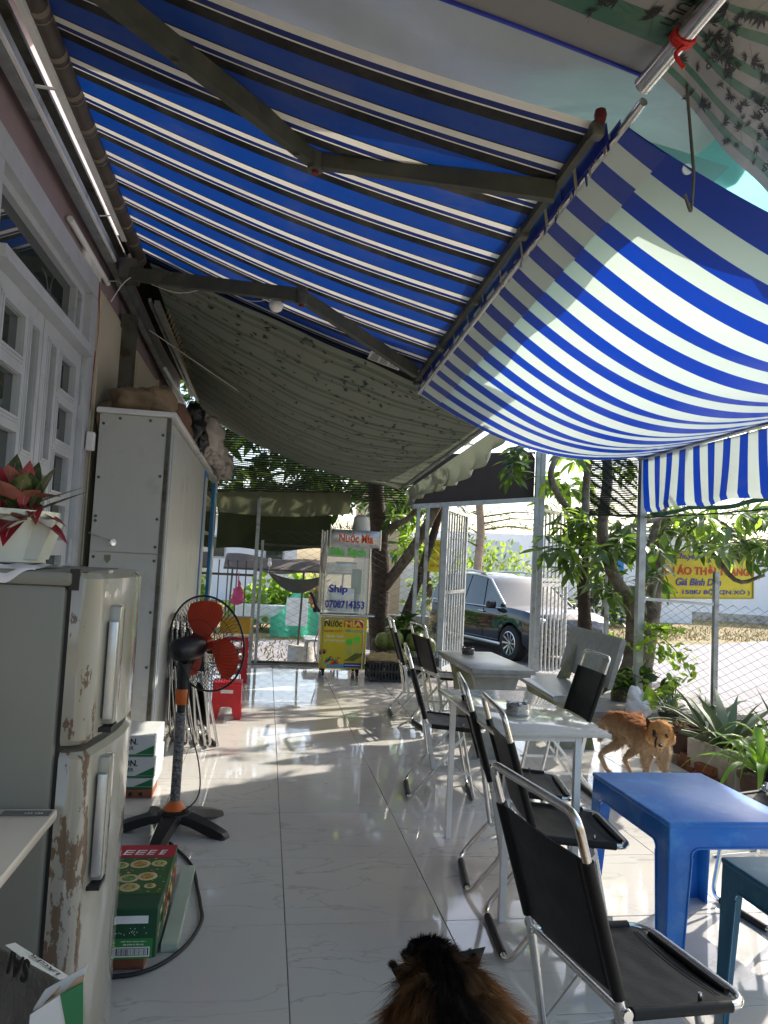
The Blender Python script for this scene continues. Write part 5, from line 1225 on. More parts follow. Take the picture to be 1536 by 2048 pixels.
sp_.build('side_print', [m_inkcr, m_inkr, m_inkol, m_inky], sc)
q = MB(); q.rbox((-.42, 2.60, .03), (.22, .10, .058), .004); tag(q.build('red_brick', m_brick), 'orange red brick propping up the green drinks carton', 'brick')
q = MB(); q.rbox((-.42, 2.93, .03), (.22, .10, .058), .004); tag(q.build('red_brick', m_brick), 'red brick under the far end of the green drinks carton', 'brick')
q = MB(); q.rbox((-.245, 2.97, .016), (.055, .64, .03), .002); tag(q.build('offcut_board', mat('pale_green_panel', (.42, .48, .38), .3, 0, .1, 5)), 'long pale green offcut panel lying beside the drinks carton', 'board')
q = MB(); q.tube(smoothpath([(-.8, 2.50, .008), (-.45, 2.50, .008), (-.30, 2.53, .008), (-.20, 2.66, .008), (-.155, 2.84, .008), (-.17, 2.98, .008), (-.19, 3.10, .008), (-.24, 3.35, .008), (-.36, 3.6, .008)], 8), .0068, 8); tag(q.build('black_cable', m_rubber, None, 60), 'thick black cable curving over the tiles round the drinks carton', 'cable')
# ---- beer cartons
for i, (z0, hh, dx) in enumerate(((.045, .055, 0), (.103, .112, .004), (.219, .112, -.003))):
    lab = ('crushed white and green beer carton at the bottom of the stack', 'white and green beer carton in the middle of the stack', 'white and green beer carton on top of the stack by the cabinet')[i]
    t = thing('beer_carton', lab, 'carton', (-.70+dx, 4.46, z0), .0, 'stacked beer cartons')
    q = MB(); q.rbox((-.70+dx, 4.46, z0+hh/2), (.32, .36, hh), .004); q.build('carton', m_cardw, t)
    xr = -.542+dx
    q = MB(); q.add([(xr-.10, 4.2788, z0+.012), (xr-.002, 4.2788, z0+.012), (xr-.002, 4.2788, z0+min(hh, .06))], [(0, 1, 2)]); q.bb((xr-.20, 4.2785, z0+.001), (xr-.001, 4.2795, z0+.010)); q.build('green_print', m_cardg, t)
    if i: q = MB(); text(q, 'SAIGON.', (xr-.255, 4.2786, z0+.062), X, Z, .165, .034, .03); text(q, 'LAGER', (xr-.19, 4.2786, z0+.034), X, Z, .08, .020, .02); q.build('lettering', m_ink, t)
    q = MB()
    for k in range(4): q.bb((xr+.0005, 4.35+k*.06, z0+.02), (xr+.0015, 4.38+k*.06, z0+hh-.02))
    q.build('side_print', mat('grey_print', (.25, .25, .25), .6), t)
bk = thing('hollow_brick', 'hollow red brick holding up the beer cartons', 'brick', (-.62, 4.33, 0))
q = MB(); q.rbox((-.62, 4.36, .022), (.16, .2, .042), .003); q.build('brick', m_brick, bk)
q = MB()
for x_ in (-.655, -.60): q.lathe([(.012, 0), (.011, .002)], (x_, 4.26, .022), 12, axis=(0, -1, 0))
q.build('hole', m_dark, bk)
# ---- pedestal fan
fan = thing('pedestal_fan', 'black pedestal fan with orange blades standing on the tiles', 'fan', (-.37, 3.80, 0))
fc = V3((-.37, 3.80, 0))
for k in range(5):
    a = math.radians(-100+72*k); d_ = V3((math.cos(a), math.sin(a), 0)); e = V3((-d_.y, d_.x, 0)); vs = []
    for (r_, w_, z_, h_) in ((.03, .055, .085, .03), (.12, .045, .075, .035), (.22, .038, .05, .04), (.285, .032, .028, .028), (.30, .024, .015, .014)):
        c_ = fc+d_*r_
        vs += [c_-e*w_+Z*(z_-h_), c_-e*w_*.75+Z*z_, c_+e*w_*.75+Z*z_, c_+e*w_+Z*(z_-h_)]
    fs = []
    for i in range(4): o = 4*i; fs += [(o, o+1, o+5, o+4), (o+1, o+2, o+6, o+5), (o+2, o+3, o+7, o+6), (o+3, o, o+4, o+7)]
    fs += [(0, 3, 2, 1), (16, 17, 18, 19)]
    q = MB(); q.add(vs, fs); q.build('base_foot', m_blackp, fan, 50)
q = MB(); q.lathe([(.085, .05), (.08, .085), (.05, .098), (.0, .10)], fc, 20); q.build('base_hub', m_blackp, fan, 50)
q = MB(); q.lathe([(.055, .097), (.05, .105), (.032, .125), (.028, .135), (0, .135)], fc, 24); q.build('lower_collar', m_orange, fan, 40)
q = MB(); q.tube([fc+Z*.13, fc+Z*.56], .024, 16); q.build('wrapped_pole', mat('foil_wrapped_pole', (.16, .16, .16), .35, .6, .6, 70, bump=.8, bscale=90), fan, 60)
q = MB(); q.tube([fc+Z*.56, fc+Z*.62], .021, 14); q.build('pole', m_blackp, fan, 60)
q = MB(); q.lathe([(.03, .60), (.033, .61), (.033, .67), (.03, .675)], fc, 20); q.build('upper_collar', m_orange, fan, 50)
hc = at(412, 1287, Y=3.93)
axd = V3((.58, .80, .10)).normalized(); mc = hc-axd*.10
q = MB(); q.tube([fc+Z*.675, fc+Z*.80], .030, 14, r1=.036); q.beam(fc+Z*.78, V3((mc.x, mc.y, mc.z-.02)), .05, .045); q.build('neck', m_blackp, fan, 50)
q = MB(); q.lathe([(0, -.13), (.035, -.125), (.058, -.10), (.064, -.05), (.064, .03), (.05, .06), (0, .065)], mc-axd*.01, 20, axis=axd, sy=.95); q.build('motor_housing', m_blackp, fan, 50)
q = MB(); q.tube([mc-axd*.05+Z*.06, mc-axd*.05+Z*.085], .01, 8); q.build('oscillation_knob', m_blackp, fan, 50)
Qf = Z.rotation_difference(axd)
cg = MB(); R_ = .245
cg.tube([hc+Qf@V3((R_*math.cos(t*2*math.pi/48), R_*math.sin(t*2*math.pi/48), 0)) for t in range(48)], .0055, 8, closed=True)
cg.build('cage_rim', m_blackp, fan, 60)
cg = MB()
for k in range(64):
    a = 2*math.pi*k/64
    for sgn, dp in ((1, .055), (-1, .065)):
        pts = []
        for t in (0, .35, .7, .9, 1.): r_ = .045+(R_-.045)*t; pts.append(hc+Qf@V3((r_*math.cos(a+.35*t*sgn), r_*math.sin(a+.35*t*sgn), sgn*dp*(1-t**3))))
        cg.tube(pts, .0013, 3, caps=False)
for sgn in (1, -1):
    for rr_ in (.05, .13): cg.tube([hc+Qf@V3((rr_*math.cos(t*2*math.pi/30), rr_*math.sin(t*2*math.pi/30), sgn*.06*(1-((rr_-.045)/(R_-.045))**3))) for t in range(30)], .002, 4, closed=True)
cg.build('cage_wires', m_blackp, fan, 60)['kind'] = 'stuff'
for k in range(3):
    a0 = math.radians(100+120*k); vs = []; nn_ = 10
    for i in range(nn_+1):
        for j in range(7):
            t = i/nn_; s_ = j/6; r_ = .035+.185*s_; wd_ = (.45+.55*math.sin(math.pi*min(1, .25+s_*.62)))*1.45
            a = a0+(t-.5)*wd_*(1 if s_ < .9 else .86)+.25*s_
            vs.append(hc+Qf@V3((r_*math.cos(a), r_*math.sin(a), .03*(t-.5)+.012*math.sin(math.pi*t))))
    fs = [(i*7+j, i*7+j+1, (i+1)*7+j+1, (i+1)*7+j) for i in range(nn_) for j in range(6)]
    q = MB(); q.add(vs, fs); q.build('blade', m_fanblade, fan, 180)
q = MB(); q.lathe([(.038, -.03), (.038, .02), (.028, .035), (0, .04)], hc, 18, axis=axd); q.build('blade_hub', m_fanblade, fan, 50)
q = MB(); q.tube(smoothpath([mc-axd*.1-Z*.03, fc+V3((.03, -.05, .72)), fc+V3((.035, -.03, .55)), fc+V3((.10, 0, .32)), fc+V3((.11, .02, .16)), fc+V3((.05, -.03, .10)), fc+V3((-.05, -.06, .09))]), .0035, 6); q.build('cable', m_rubber, fan, 60)
# ================================================================== folding chairs
def make_chair(name='folding_chair'):
    """sling chair, front towards +x, origin on the floor under the rear floor bar"""
    t = thing(name, 'x', 'chair'); W = .19; r = .0105
    HX, HZ = -.045, .846
    top_w = W+.004
    loop = [(.13, -W, .17), (.085, -W, .43), (HX, -top_w, HZ), (HX, top_w, HZ), (.085, W, .43), (.13, W, .17)]
    up = fillet(loop, .042, 6)
    up[0] = V3((.13, -W, .17)); up[-1] = V3((.13, W, .17))
    q = MB(); q.tube(up, r, 10); q.build('back_frame', m_chrome, t, 60)
    lo = fillet([(.14, -W-.012, .185), (.105, -W-.012, .14), (.0, -W-.012, .013), (.0, W+.012, .013), (.105, W+.012, .14), (.14, W+.012, .185)], .05, 6)
    q = MB(); q.tube(lo, r, 10); fr_ = q.build('rear_foot', m_chrome, t, 60)
    q = MB(); q.tube([(0, -.135, .013), (0, .135, .013)], .0145, 10); q.build('floor_sleeve', m_rubber, fr_, 60)
    # front leg frame
    fl_ = fillet([(.295, -W+.018, .395), (.345, -W+.018, .16), (.375, -W+.018, .013), (.375, W-.018, .013), (.345, W-.018, .16), (.295, W-.018, .395)], .05, 6)
    q = MB(); q.tube(fl_, r, 10); fo = q.build('front_leg', m_chrome, t, 60)
    q = MB(); q.tube([(.375, -.12, .013), (.375, .12, .013)], .0145, 10); q.build('floor_sleeve', m_rubber, fo, 60)
    for s_ in (-1, 1):
        q = MB(); q.beam((.12, s_*(W+.004), .165), (.305, s_*(W-.010), .375), .008, .016); q.beam((.105, s_*(W+.008), .16), (.365, s_*(W-.006), .165), .006, .014); q.beam((.085, s_*(W+.012), .44), (.14, s_*(W+.012), .16), .006, .02)
        q.build('brace', m_alu, t)
    # seat rail, U shaped with a rounded front
    sr = fillet([(.075, -W+.006, .425), (.425, -W+.006, .402), (.425, W-.006, .402), (.075, W-.006, .425)], .06, 6)
    q = MB(); q.tube(sr, .0098, 10); q.tube([(.085, -W, .43), (.085, W, .43)], .008, 8); q.build('seat_rail', m_chrome, t, 60)
    q = MB()
    for s_ in (-1, 1): q.lathe([(.012, -.006), (.014, 0), (.012, .006)], (.085, s_*(W+.014), .435), 10, axis=(0, 1, 0)); q.lathe([(.009, -.005), (.010, 0), (.009, .005)], (.13, s_*(W+.014), .17), 8, axis=(0, 1, 0)); q.tube([(.30, s_*(W-.02), .41), (.30, s_*(W-.02), .435)], .005, 6)
    q.build('pivot', m_chrome, t, 60)['kind'] = 'stuff'
    def slab(P, th, nu, nv):
        b_ = MB(); vs = []
        for k in (0, 1):
            for j in range(nv+1):
                for i in range(nu+1):
                    p = P(i/nu, j/nv); du = P(min(1, i/nu+.02), j/nv)-P(max(0, i/nu-.02), j/nv); dv = P(i/nu, min(1, j/nv+.02))-P(i/nu, max(0, j/nv-.02)); n_ = du.cross(dv).normalized()
                    vs.append(p+n_*(th*(k-.5)))
        A = (nu+1)*(nv+1); fs = []
        for j in range(nv):
            for i in range(nu):
                a = j*(nu+1)+i; fs += [(a, a+1, a+nu+2, a+nu+1), (A+a+nu+1, A+a+nu+2, A+a+1, A+a)]
        for i in range(nu): fs += [(i+1, i, A+i, A+i+1), (nv*(nu+1)+i, nv*(nu+1)+i+1, A+nv*(nu+1)+i+1, A+nv*(nu+1)+i)]
        for j in range(nv): a = j*(nu+1); fs += [(a, a+nu+1, A+a+nu+1, A+a), (a+nu+nu+1, a+nu, A+a+nu, A+a+nu+nu+1)]
        b_.add(vs, fs); return b_
    def back(u, v):
        z_ = lerp(.465, .745, v); xx = lerp(.085, HX, (z_-.43)/(HZ-.43)); w_ = lerp(W, top_w, (z_-.43)/(HZ-.43))
        y_ = lerp(-w_, w_, u); return V3((xx-.010*math.sin(math.pi*u)-.002*math.sin(v*17)*math.sin(math.pi*u), y_, z_))
    bk_ = slab(back, .004, 12, 8)
    for s_ in (-1, 1):
        pts = [V3((lerp(.085, HX, (z_-.43)/(HZ-.43)), s_*lerp(W, top_w, (z_-.43)/(HZ-.43)), z_)) for z_ in (.464, .56, .65, .746)]; bk_.tube(pts, .0145, 10)
    bp_ = bk_.build('backrest', m_black, t, 60)
    for s_ in (.09, .91): q = MB(); q.tube([back(s_, v/6)+V3((-.0028, 0, 0)) for v in range(7)], .0009, 4); q.build('seam', m_rubber, bp_)
    def seat(u, v): return V3((lerp(.105, .40, u), lerp(-W+.006, W-.006, v), .428-.022*u-.018*math.sin(math.pi*v)*(.6+.4*math.sin(math.pi*u))+.0015*math.sin(u*23)*math.sin(v*9)))
    st_ = slab(seat, .004, 14, 12)
    for s_ in (-1, 1): st_.tube([(.112, s_*(W-.006), .423), (.37, s_*(W-.006), .406)], .0135, 10)
    st_.tube([(.405, -W+.055, .404), (.405, W-.055, .404)], .008, 8)
    sp2 = st_.build('seat', m_black, t, 60)
    for s_ in (.88, .915): q = MB(); q.tube([seat(s_, v/10)+V3((0, 0, .003)) for v in range(1, 10)], .0008, 4); q.build('seam', m_rubber, sp2)
    return t
chair0 = make_chair()
chair0['group'] = 'black folding chairs'
def put(x_, y_, deg, label, first=[True]):
    if first[0]:
        first[0] = False; chair0.location = (x_, y_, 0); chair0.rotation_euler = (0, 0, math.radians(deg)); chair0['label'] = label; return chair0
    return copy_tree(chair0, (x_, y_, 0), math.radians(deg), label)
put(.677, 1.679, 9, 'nearest black sling folding chair, its back towards the viewer')
put(.904, 2.685, -6, 'black folding chair just behind the nearest one, left of the blue table')
put(.931, 3.213, -10, 'third black folding chair at the near left corner of the marble topped table')
put(.907, 4.409, -8, 'black folding chair standing alone in the sunlit floor left of the marble table')
put(2.024, 4.387, 177.5, 'black folding chair on the far right side of the marble table, facing left')
put(1.33, 6.15, 7, 'black folding chair tucked against the left side of the stone table')
put(1.177, 6.59, -4, 'farthest black folding chair by the stone table, seen edge on')
put(2.34, 2.84, 188, 'black folding chair glimpsed under the blue table at the right edge')
put(-.62, 7.35, 4, 'black folding chair in front of the red stools at the far left')
# chairs folded flat and leaned on the cabinet
def make_folded():
    t = thing('folded_chair', 'x', 'chair'); W = .19; q = MB()
    q.tube(fillet([(0, -W, .02), (.02, -W, .45), (0, -W+.012, .90), (0, W-.012, .90), (.02, W, .45), (0, W, .02)], .05, 5), .0105, 8); q.build('back_frame', m_chrome, t, 60)
    q = MB(); q.tube(fillet([(.035, -W+.02, .55), (.045, -W+.02, .03), (.045, W-.02, .03), (.035, W-.02, .55)], .05, 5), .0105, 8); q.tube(fillet([(.03, -W, .47), (.055, -W, .12), (.055, W, .12), (.03, W, .47)], .05, 5), .0098, 8); q.build('leg_frame', m_chrome, t, 60)
    q = MB(); q.rbox((.006, 0, .66), (.008, 2*W, .30), .003); q.rbox((.045, 0, .30), (.008, 2*W-.03, .30), .003); q.build('sling', m_black, t, 30)
    q = MB(); q.tube([(0, -.13, .016), (0, .13, .016)], .0145, 8); q.tube([(.045, -.12, .03), (.045, .12, .03)], .014, 8); q.build('floor_sleeve', m_rubber, t, 60)
    return t
fc0 = make_folded(); fc0['group'] = 'folded chairs leaning on the cabinet'
fl_spots = [(-.31, 5.50, 198, .16), (-.37, 5.53, 190, .15), (-.43, 5.58, 186, .13), (-.49, 5.62, 182, .11), (-.55, 5.68, 180, .08)]
labs = ['folded chair leaning outermost in the stack behind the fan', 'folded chair second from the outside of the leaning stack', 'folded chair in the middle of the leaning stack', 'folded chair fourth from the outside of the leaning stack', 'folded chair closest to the steel cabinet in the leaning stack']
for i, (x_, y_, dg, ln) in enumerate(fl_spots):
    c = fc0 if i == 0 else copy_tree(fc0, (x_, y_, 0), 0, labs[i])
    c['label'] = labs[i]; c.location = (x_, y_, 0); c.rotation_euler = (0, ln*1.2, math.radians(dg))
# ================================================================== plastic stools and tables
def ptable(name, label, cat, x0, x1, y0, y1, h, m, apron=.065, leg=.055, slot=False, rz=0., taper=.012, group=None, rad=.03):
    t = thing(name, label, cat, ((x0+x1)/2, (y0+y1)/2, 0), rz, group); cx, cy = (x0+x1)/2, (y0+y1)/2; hx, hy = (x1-x0)/2, (y1-y0)/2
    WM[t.name] = Matrix.Translation((cx, cy, 0))  # build square, the empty turns it
    q = MB(); q.rbox((cx, cy, h-.009), (2*hx, 2*hy, .018), .007, 3); q.build('top', m, t, 40)
    for ax in (0, 1):
        for s_ in (-1, 1):
            # one arched side: apron with rounded inner corners, as a thick outline
            L = (hx if ax == 0 else hy)-.006; off = (hy if ax == 0 else hx)-.004; zt = h-.016; zi = h-.016-apron; li = L-leg
            if slot: zi = h*.36
            pts = [(-L, zt), (L, zt), (L+taper, 0), (L-leg*.72+taper, 0), (li-.002, zi-.0*rad-.06)]
            ins = [(li-.004, zi-rad)]+[(li-rad+rad*math.cos(a), zi-rad+rad*math.sin(a)) for a in [math.pi/2*k/5 for k in range(6)]]
            pts = [(-L, zt), (L, zt), (L+taper, 0), (L-leg*.7+taper, 0)]+ins
            pts = pts+[(-a, b) for a, b in reversed(pts[2:])]
            o_ = s_*off; th = .004
            def W3(a, b, o): return V3((cx+a, cy+o+s_*taper*(1-b/h), b)) if ax == 0 else V3((cx+o+s_*taper*(1-b/h), cy+a, b))
            # triangulated strip: right leg, apron, left leg
            b_ = MB(); n_ = len(pts)
            fr = [W3(a, b, o_) for a, b in pts]; bkk = [W3(a, b, o_-s_*.022 if False else o_-s_*th) for a, b in pts]
            k_ins = 4+len(ins)  # first index of mirrored inner
            me_f = []
            # apron quads between top edge and arch
            arch = list(range(4, 4+2*len(ins)))
            half = len(ins)
            R_leg = [1, 2, 3, 4]; L_leg = [0]+[n_-4+0]
            b_.add(fr, [tuple(range(n_))]); b_.add(bkk, [tuple(range(n_))[::-1]])
            b_.add(fr+bkk, [(i, (i+1) % n_, n_+(i+1) % n_, n_+i) for i in range(n_)])
            side = b_.build('side_frame' if not slot else 'side_panel', m, t)
            # rim lip round the arch
            q = MB(); lip = [W3(a, b, o_+s_*.0015) for a, b in pts[3:n_-1]]; q.tube(lip, .0035, 5); q.build('rim', m, side, 60)
            if slot:
                q = MB(); z_ = h*.72; q.prism([W3(-.05, z_, o_+s_*.001), W3(.05, z_, o_+s_*.001), W3(.05, z_+.028, o_+s_*.001), W3(-.05, z_+.028, o_+s_*.001)], (0, s_*.001, 0) if ax == 0 else (s_*.001, 0, 0)); q.build('handle_slot', m_whiteedge, side)
    return t
ptable('blue_table', 'bright blue plastic table in front of the ginger dog', 'table', 1.39, 1.88, 2.36, 2.96, .52, m_blueplast, apron=.07, leg=.075)
ptable('teal_stool', 'dark teal plastic low table at the right edge, in front of the blue one', 'table', 1.425, 1.80, 1.60, 2.13, .50, m_tealplast, apron=.055, leg=.065)
ptable('red_stool', 'red plastic stool with a hand slot standing on the tiles', 'stool', -.375, -.135, 6.25, 6.49, .295, m_red, slot=True, leg=.06, taper=.004)
for i in range(4):
    lab = ['bottom red plastic stool of the stack at the far left', 'second red stool from the bottom of the stack', 'third red stool from the bottom of the stack', 'topmost red stool under the yellow crate'][i]
    t = thing('stacked_stool', lab, 'stool', (-.27, 8.15, i*.115), group='stacked red stools')
    q = MB(); q.rbox((-.27, 8.15, .11+i*.115), (.27, .27, .03), .008)
    for sx in (-1, 1):
        for sy in (-1, 1): q.prism([(-.27+sx*.13, 8.15+sy*.13, .10+i*.115), (-.27+sx*.07, 8.15+sy*.13, .10+i*.115), (-.27+sx*.085, 8.15+sy*.14, i*.115), (-.27+sx*.14, 8.15+sy*.14, i*.115)], (0, -sy*.006, 0))
    q.build('stool_shell', m_red, t, 30)
    q = MB(); q.bb((-.31, 8.012, .085+i*.115), (-.23, 8.0135, .10+i*.115)); q.build('handle_slot', m_whiteedge, t)
q = MB(); q.rbox((-.28, 8.16, .60), (.32, .32, .16), .012); ycr = q.build('yellow_crate', mat('ochre_plastic', (.55, .30, .02), .5, 0, .15, 6)); tag(ycr, 'ochre yellow crate on top of the stacked red stools', 'crate')
# ================================================================== marble table
mtb = thing('marble_table', 'cream marble topped table on a pale steel frame beside the black chairs', 'table', (1.16, 3.22, 0))
MX0, MX1, MY0, MY1 = .90, 1.375, 2.76, 3.71
q = MB(); q.rbox(((MX0+MX1)/2, (MY0+MY1)/2, .712), (MX1-MX0, MY1-MY0, .016), .003); q.build('tabletop', m_marble, mtb, 30)
for x_, y_ in ((MX0+.07, MY0+.05), (MX1-.12, MY0+.05), (MX0+.07, MY1-.05), (MX1-.12, MY1-.05)):
    q = MB(); q.bb((x_-.0125, y_-.0125, 0), (x_+.0125, y_+.0125, .703)); q.build('leg', m_white, mtb)
q = MB()
for y_ in (MY0+.05, MY1-.05): q.bb((MX0+.083, y_-.01, .68), (MX1-.133, y_+.01, .703))
for x_ in (MX0+.07, MX1-.12): q.bb((x_-.01, MY0+.063, .68), (x_+.01, MY1-.063, .702))
q.build('frame', m_white, mtb)
def ashtray(name, label, c, s=1., mm=None):
    q = MB(); q.lathe([(.0, 0), (.046*s, 0), (.050*s, .008*s), (.050*s, .022*s), (.046*s, .026*s), (.050*s, .030*s), (.050*s, .044*s), (.042*s, .05*s), (.036*s, .046*s), (.036*s, .03*s), (0, .03*s)], c, 28)
    for k in range(3):
        a = k*2.1+.4; q.rbox(V3(c)+V3((.043*s*math.cos(a), .043*s*math.sin(a), .054*s)), (.014*s, .012*s, .012*s), .003)
    tag(q.build(name, mm or m_steelb, None, 35), label, 'ashtray')
ashtray('steel_ashtray', 'round ribbed steel ashtray on the marble topped table', at(1035, 1430, z=.721))
ashtray('glass_ashtray', 'small dark glass ashtray on the stone table', at(936, 1308, z=.652), 1., mat('smoky_glass', (.10, .09, .08), .1, .3))
# ================================================================== stone table and bench
stb = thing('stone_table', 'grey terrazzo stone table behind the marble topped one', 'table', (1.68, 5.45, 0))
q = MB(); q.rbox((1.665, 5.47, .633), (.46, 1.02, .032), .008); q.rbox((1.665, 5.47, .604), (.41, .97, .026), .006); q.build('tabletop', m_stone, stb, 40)
for y_ in (5.16, 5.80):
    b_ = MB(); prof = []
    for i in range(9): z_ = .59*i/8; prof.append((.115+.055*abs(2*i/8-1)**2.2, z_))
    pts = [(1.665+a, y_-.05, z_) for a, z_ in prof]+[(1.665-a, y_-.05, z_) for a, z_ in reversed(prof)]
    b_.prism(pts, (0, .10, 0)); b_.build('pedestal', m_stonem if y_ > 5.5 else m_stone, stb)
bn = thing('stone_bench', 'grey terrazzo stone bench with a slanted backrest', 'bench', (2.45, 5.9, 0), 0)
B0, B1, B2 = V3((2.26, 6.50, .42)), V3((2.17, 5.32, .42)), V3((2.55, 5.32, .42))
ax_ = (B1-B0).normalized(); sx_ = V3((-ax_.y, ax_.x, 0)).normalized()
if sx_.x < 0: sx_ = -sx_
def bpr(prof, a, L, name, mm): # profile in (sx_, z), swept along the bench
    b_ = MB(); b_.prism([a+sx_*x_+Z*z_ for x_, z_ in prof], ax_*L); return b_.build(name, mm, bn, 50)
sp3 = [(0, -.02), (.015, -.045), (.05, -.05), (.40, -.045), (.40, -.005), (.06, .0), (.02, -.003), (.003, -.01)]
bpr(sp3, B0, (B1-B0).length, 'seat', m_stone)
bpr([(.43, .06), (.46, .05), (.56, .40), (.56, .43), (.535, .44), (.52, .42)], B0+ax_*.02, (B1-B0).length-.04, 'backrest', m_stone)
for t_ in (.18, .82):
    a = B0.lerp(B1, t_)
    b_ = MB(); b_.prism([a+sx_*x_+Z*z_ for x_, z_ in ((.06, -.05), (.36, -.05), (.33, -.20), (.38, -.42), (.04, -.42), (.10, -.20))], ax_*.09); b_.build('leg', m_stonem, bn)
    b_ = MB(); b_.prism([a+sx_*x_+Z*z_ for x_, z_ in ((.34, -.003), (.43, -.003), (.53, .3), (.49, .3))], ax_*.08); b_.build('back_support', m_stonem, bn)
# ================================================================== drinks cart
ct = thing('drinks_cart', 'stainless steel sugarcane juice cart with yellow front panel and glass case', 'cart', (.95, 8.8, 0))
KY = 8.60; cx0, cx1 = .665, 1.20
q = MB(); q.bb((cx0+.01, KY+.012, .10), (cx1-.01, KY+.52, .70)); q.build('lower_cabinet', m_steelb, ct)
q = MB(); q.prism([(cx0, KY, .095), (cx1, KY, .095), (cx1, KY, .685), (cx0, KY, .685)], (0, .011, 0)); q.build('front_panel', m_yellow, ct)
q = MB(); q.tube(fillet([(cx0+.03, KY-.004, .10), (cx0+.03, KY-.004, .66), (cx1-.035, KY-.004, .66), (cx1-.035, KY-.004, .10)], .07, 6), .007, 6); q.build('panel_rim', m_chrome, ct, 60)
q = MB()
def ctx(s, x0, z0, w_, h_, mi, bold=.02, shear=0., dy=.0025): text(q, s, (x0, KY-dy, z0), X, Z, w_, h_, bold, shear, mi)
q.bb((cx0+.27, KY-.0015, .575), (cx1-.04, KY-.0005, .665), m=2)
ctx('Nước', cx0+.045, .575, .20, .085, 0, .03); ctx('MÍA', cx0+.285, .58, .19, .08, 1, .04)
ctx('NGUYÊN CHẤT -', cx0+.03, .512, .24, .04, 2, .02); ctx('SIÊU SẠCH', cx0+.29, .512, .215, .04, 3, .02)
ctx('TRÀ TẮC - CAM ÉP', cx0+.07, .455, .20, .032, 4, .03); ctx('NƯỚC NGỌT CÁC LOẠI', cx0+.05, .405, .235, .03, 4, .03)
q.bb((cx0+.09, KY-.0015, .105), (cx1-.23, KY-.0005, .15), m=5); q.bb((cx1-.245, KY-.0025, .115), (cx1-.04, KY-.0016, .165), m=6)
for k in range(9): q.bb((cx1-.235+k*.021, KY-.0035, .135), (cx1-.22+k*.021, KY-.0027, .145), m=9)
for i, (gx, gz, gw, gh) in enumerate(((.34, .25, .055, .16), (.425, .26, .055, .18))):
    q.add([(cx0+gx-gw*.7, KY-.002, gz+gh), (cx0+gx+gw*.7, KY-.002, gz+gh), (cx0+gx+gw*.5, KY-.002, gz), (cx0+gx-gw*.5, KY-.002, gz)], [(0, 1, 2, 3)], 7); q.lathe([(gw*.7, 0), (gw*.5, .0006)], (cx0+gx, KY-.0028, gz+gh), 12, axis=(0, -1, 0), m=8)
for k in range(4): a = V3((cx0+.29+k*.03, KY-.0034, .19)); q.add([a, a+V3((.012, 0, -.006)), a+V3((.15, 0, .085)), a+V3((.14, 0, .094))], [(0, 1, 2, 3)], 10)
for k in range(46):
    a = rb2.uniform(.01, .24); z_ = rb2.uniform(.15, .22)+(.10 if a < .06 and k % 3 == 0 else 0); r_ = rb2.uniform(.010, .024)
    q.lathe([(r_, 0), (r_*.4, .0007)], (cx0+a, KY-.002-k*.00004, z_), 8, axis=(0, -1, 0), m=rb2.choice((2, 1, 5, 8, 10, 11)))
for k in range(6): a = (k-2.5)*.3; o_ = V3((cx0+.055, KY-.0042, .26)); q.add([o_+V3((-.006, 0, 0)), o_+V3((.006, 0, 0)), o_+V3((math.sin(a)*.06, 0, math.cos(a)*.07))], [(0, 1, 2)], 10)
q.build('front_print', [m_ink, m_inky, m_inkr, m_inkt, m_inkw, mat('pale_blue_print', (.15, .35, .5), .5), m_inkb, mat('juice_print', (.45, .45, .08), .5), m_inkg, m_inkw, m_inkgd, m_inko], ct)
q = MB(); q.rbox((.955, KY+.22, .715), (.64, .60, .022), .008); q.tube([(.66, KY-.09, .72), (1.27, KY-.09, .72)], .016, 12); q.build('counter', m_chrome, ct, 40)
GX0, GX1, GZ0, GZ1 = .685, 1.20, .73, 1.50
for x_, y_ in ((GX0, KY+.02), (GX1, KY+.02), (GX0-.055, KY+.06), (GX0, KY+.48), (GX1, KY+.48)):
    q = MB(); q.tube([(x_, y_, GZ0), (x_, y_, GZ1+.19 if x_ < .7 else GZ1)], .013, 10); q.build('corner_post', m_chrome, ct, 60)
for (a, b) in (((GX0+.014, KY+.018, GZ0+.005), (GX1-.014, KY+.022, GZ1-.12)), ((GX0-.002, KY+.034, GZ0+.005), (GX0+.002, KY+.466, GZ1)), ((GX1-.002, KY+.034, GZ0+.005), (GX1+.002, KY+.466, GZ1)), ((GX0+.014, KY+.478, GZ0+.005), (GX1-.014, KY+.482, GZ1))):
    q = MB(); q.bb(a, b); q.build('glass_pane', m_glass, ct)
q = MB(); q.bb((GX0+.014, KY+.014, GZ1-.118), (GX1-.014, KY+.026, GZ1)); q.build('upper_glass_band', mat('frosted_band', (.42, .44, .42), .2, .3), ct)
q = MB(); q.rbox((1.01, KY+.20, 1.605), (.57, .50, .20), .006); q.rbox((1.01, KY-.055, 1.605), (.55, .012, .165), .004); hb = q.build('sign_box', m_steelb, ct, 30)
for x_ in (1.305, .72): q = MB(); q.tube([(x_, KY-.03, 1.48), (x_, KY-.03, 1.72)], .012, 10); q.build('sign_post', m_chrome, ct, 60)
q = MB(); text(q, 'Nước Mía', (.815, KY-.064, 1.555), X, Z, .40, .115, .035); q.build('lettering', m_inko, ct)
q = MB(); text(q, 'Siêu Sạch', (.715, KY+.010, 1.375), X, Z, .43, .125, .035); q.build('lettering', m_inkg, ct)
q = MB(); text(q, 'Ship', (.735, KY+.014, .945), X, Z, .22, .115, .03); q.build('lettering', m_inkb, ct); q = MB(); text(q, '0708714353', (.70, KY+.014, .79), X, Z, .46, .09, .03); q.build('lettering', m_inkb, ct)
q = MB(); q.rbox((.90, KY+.26, .88), (.30, .26, .28), .01); q.build('juice_press', m_steelb, ct, 30)
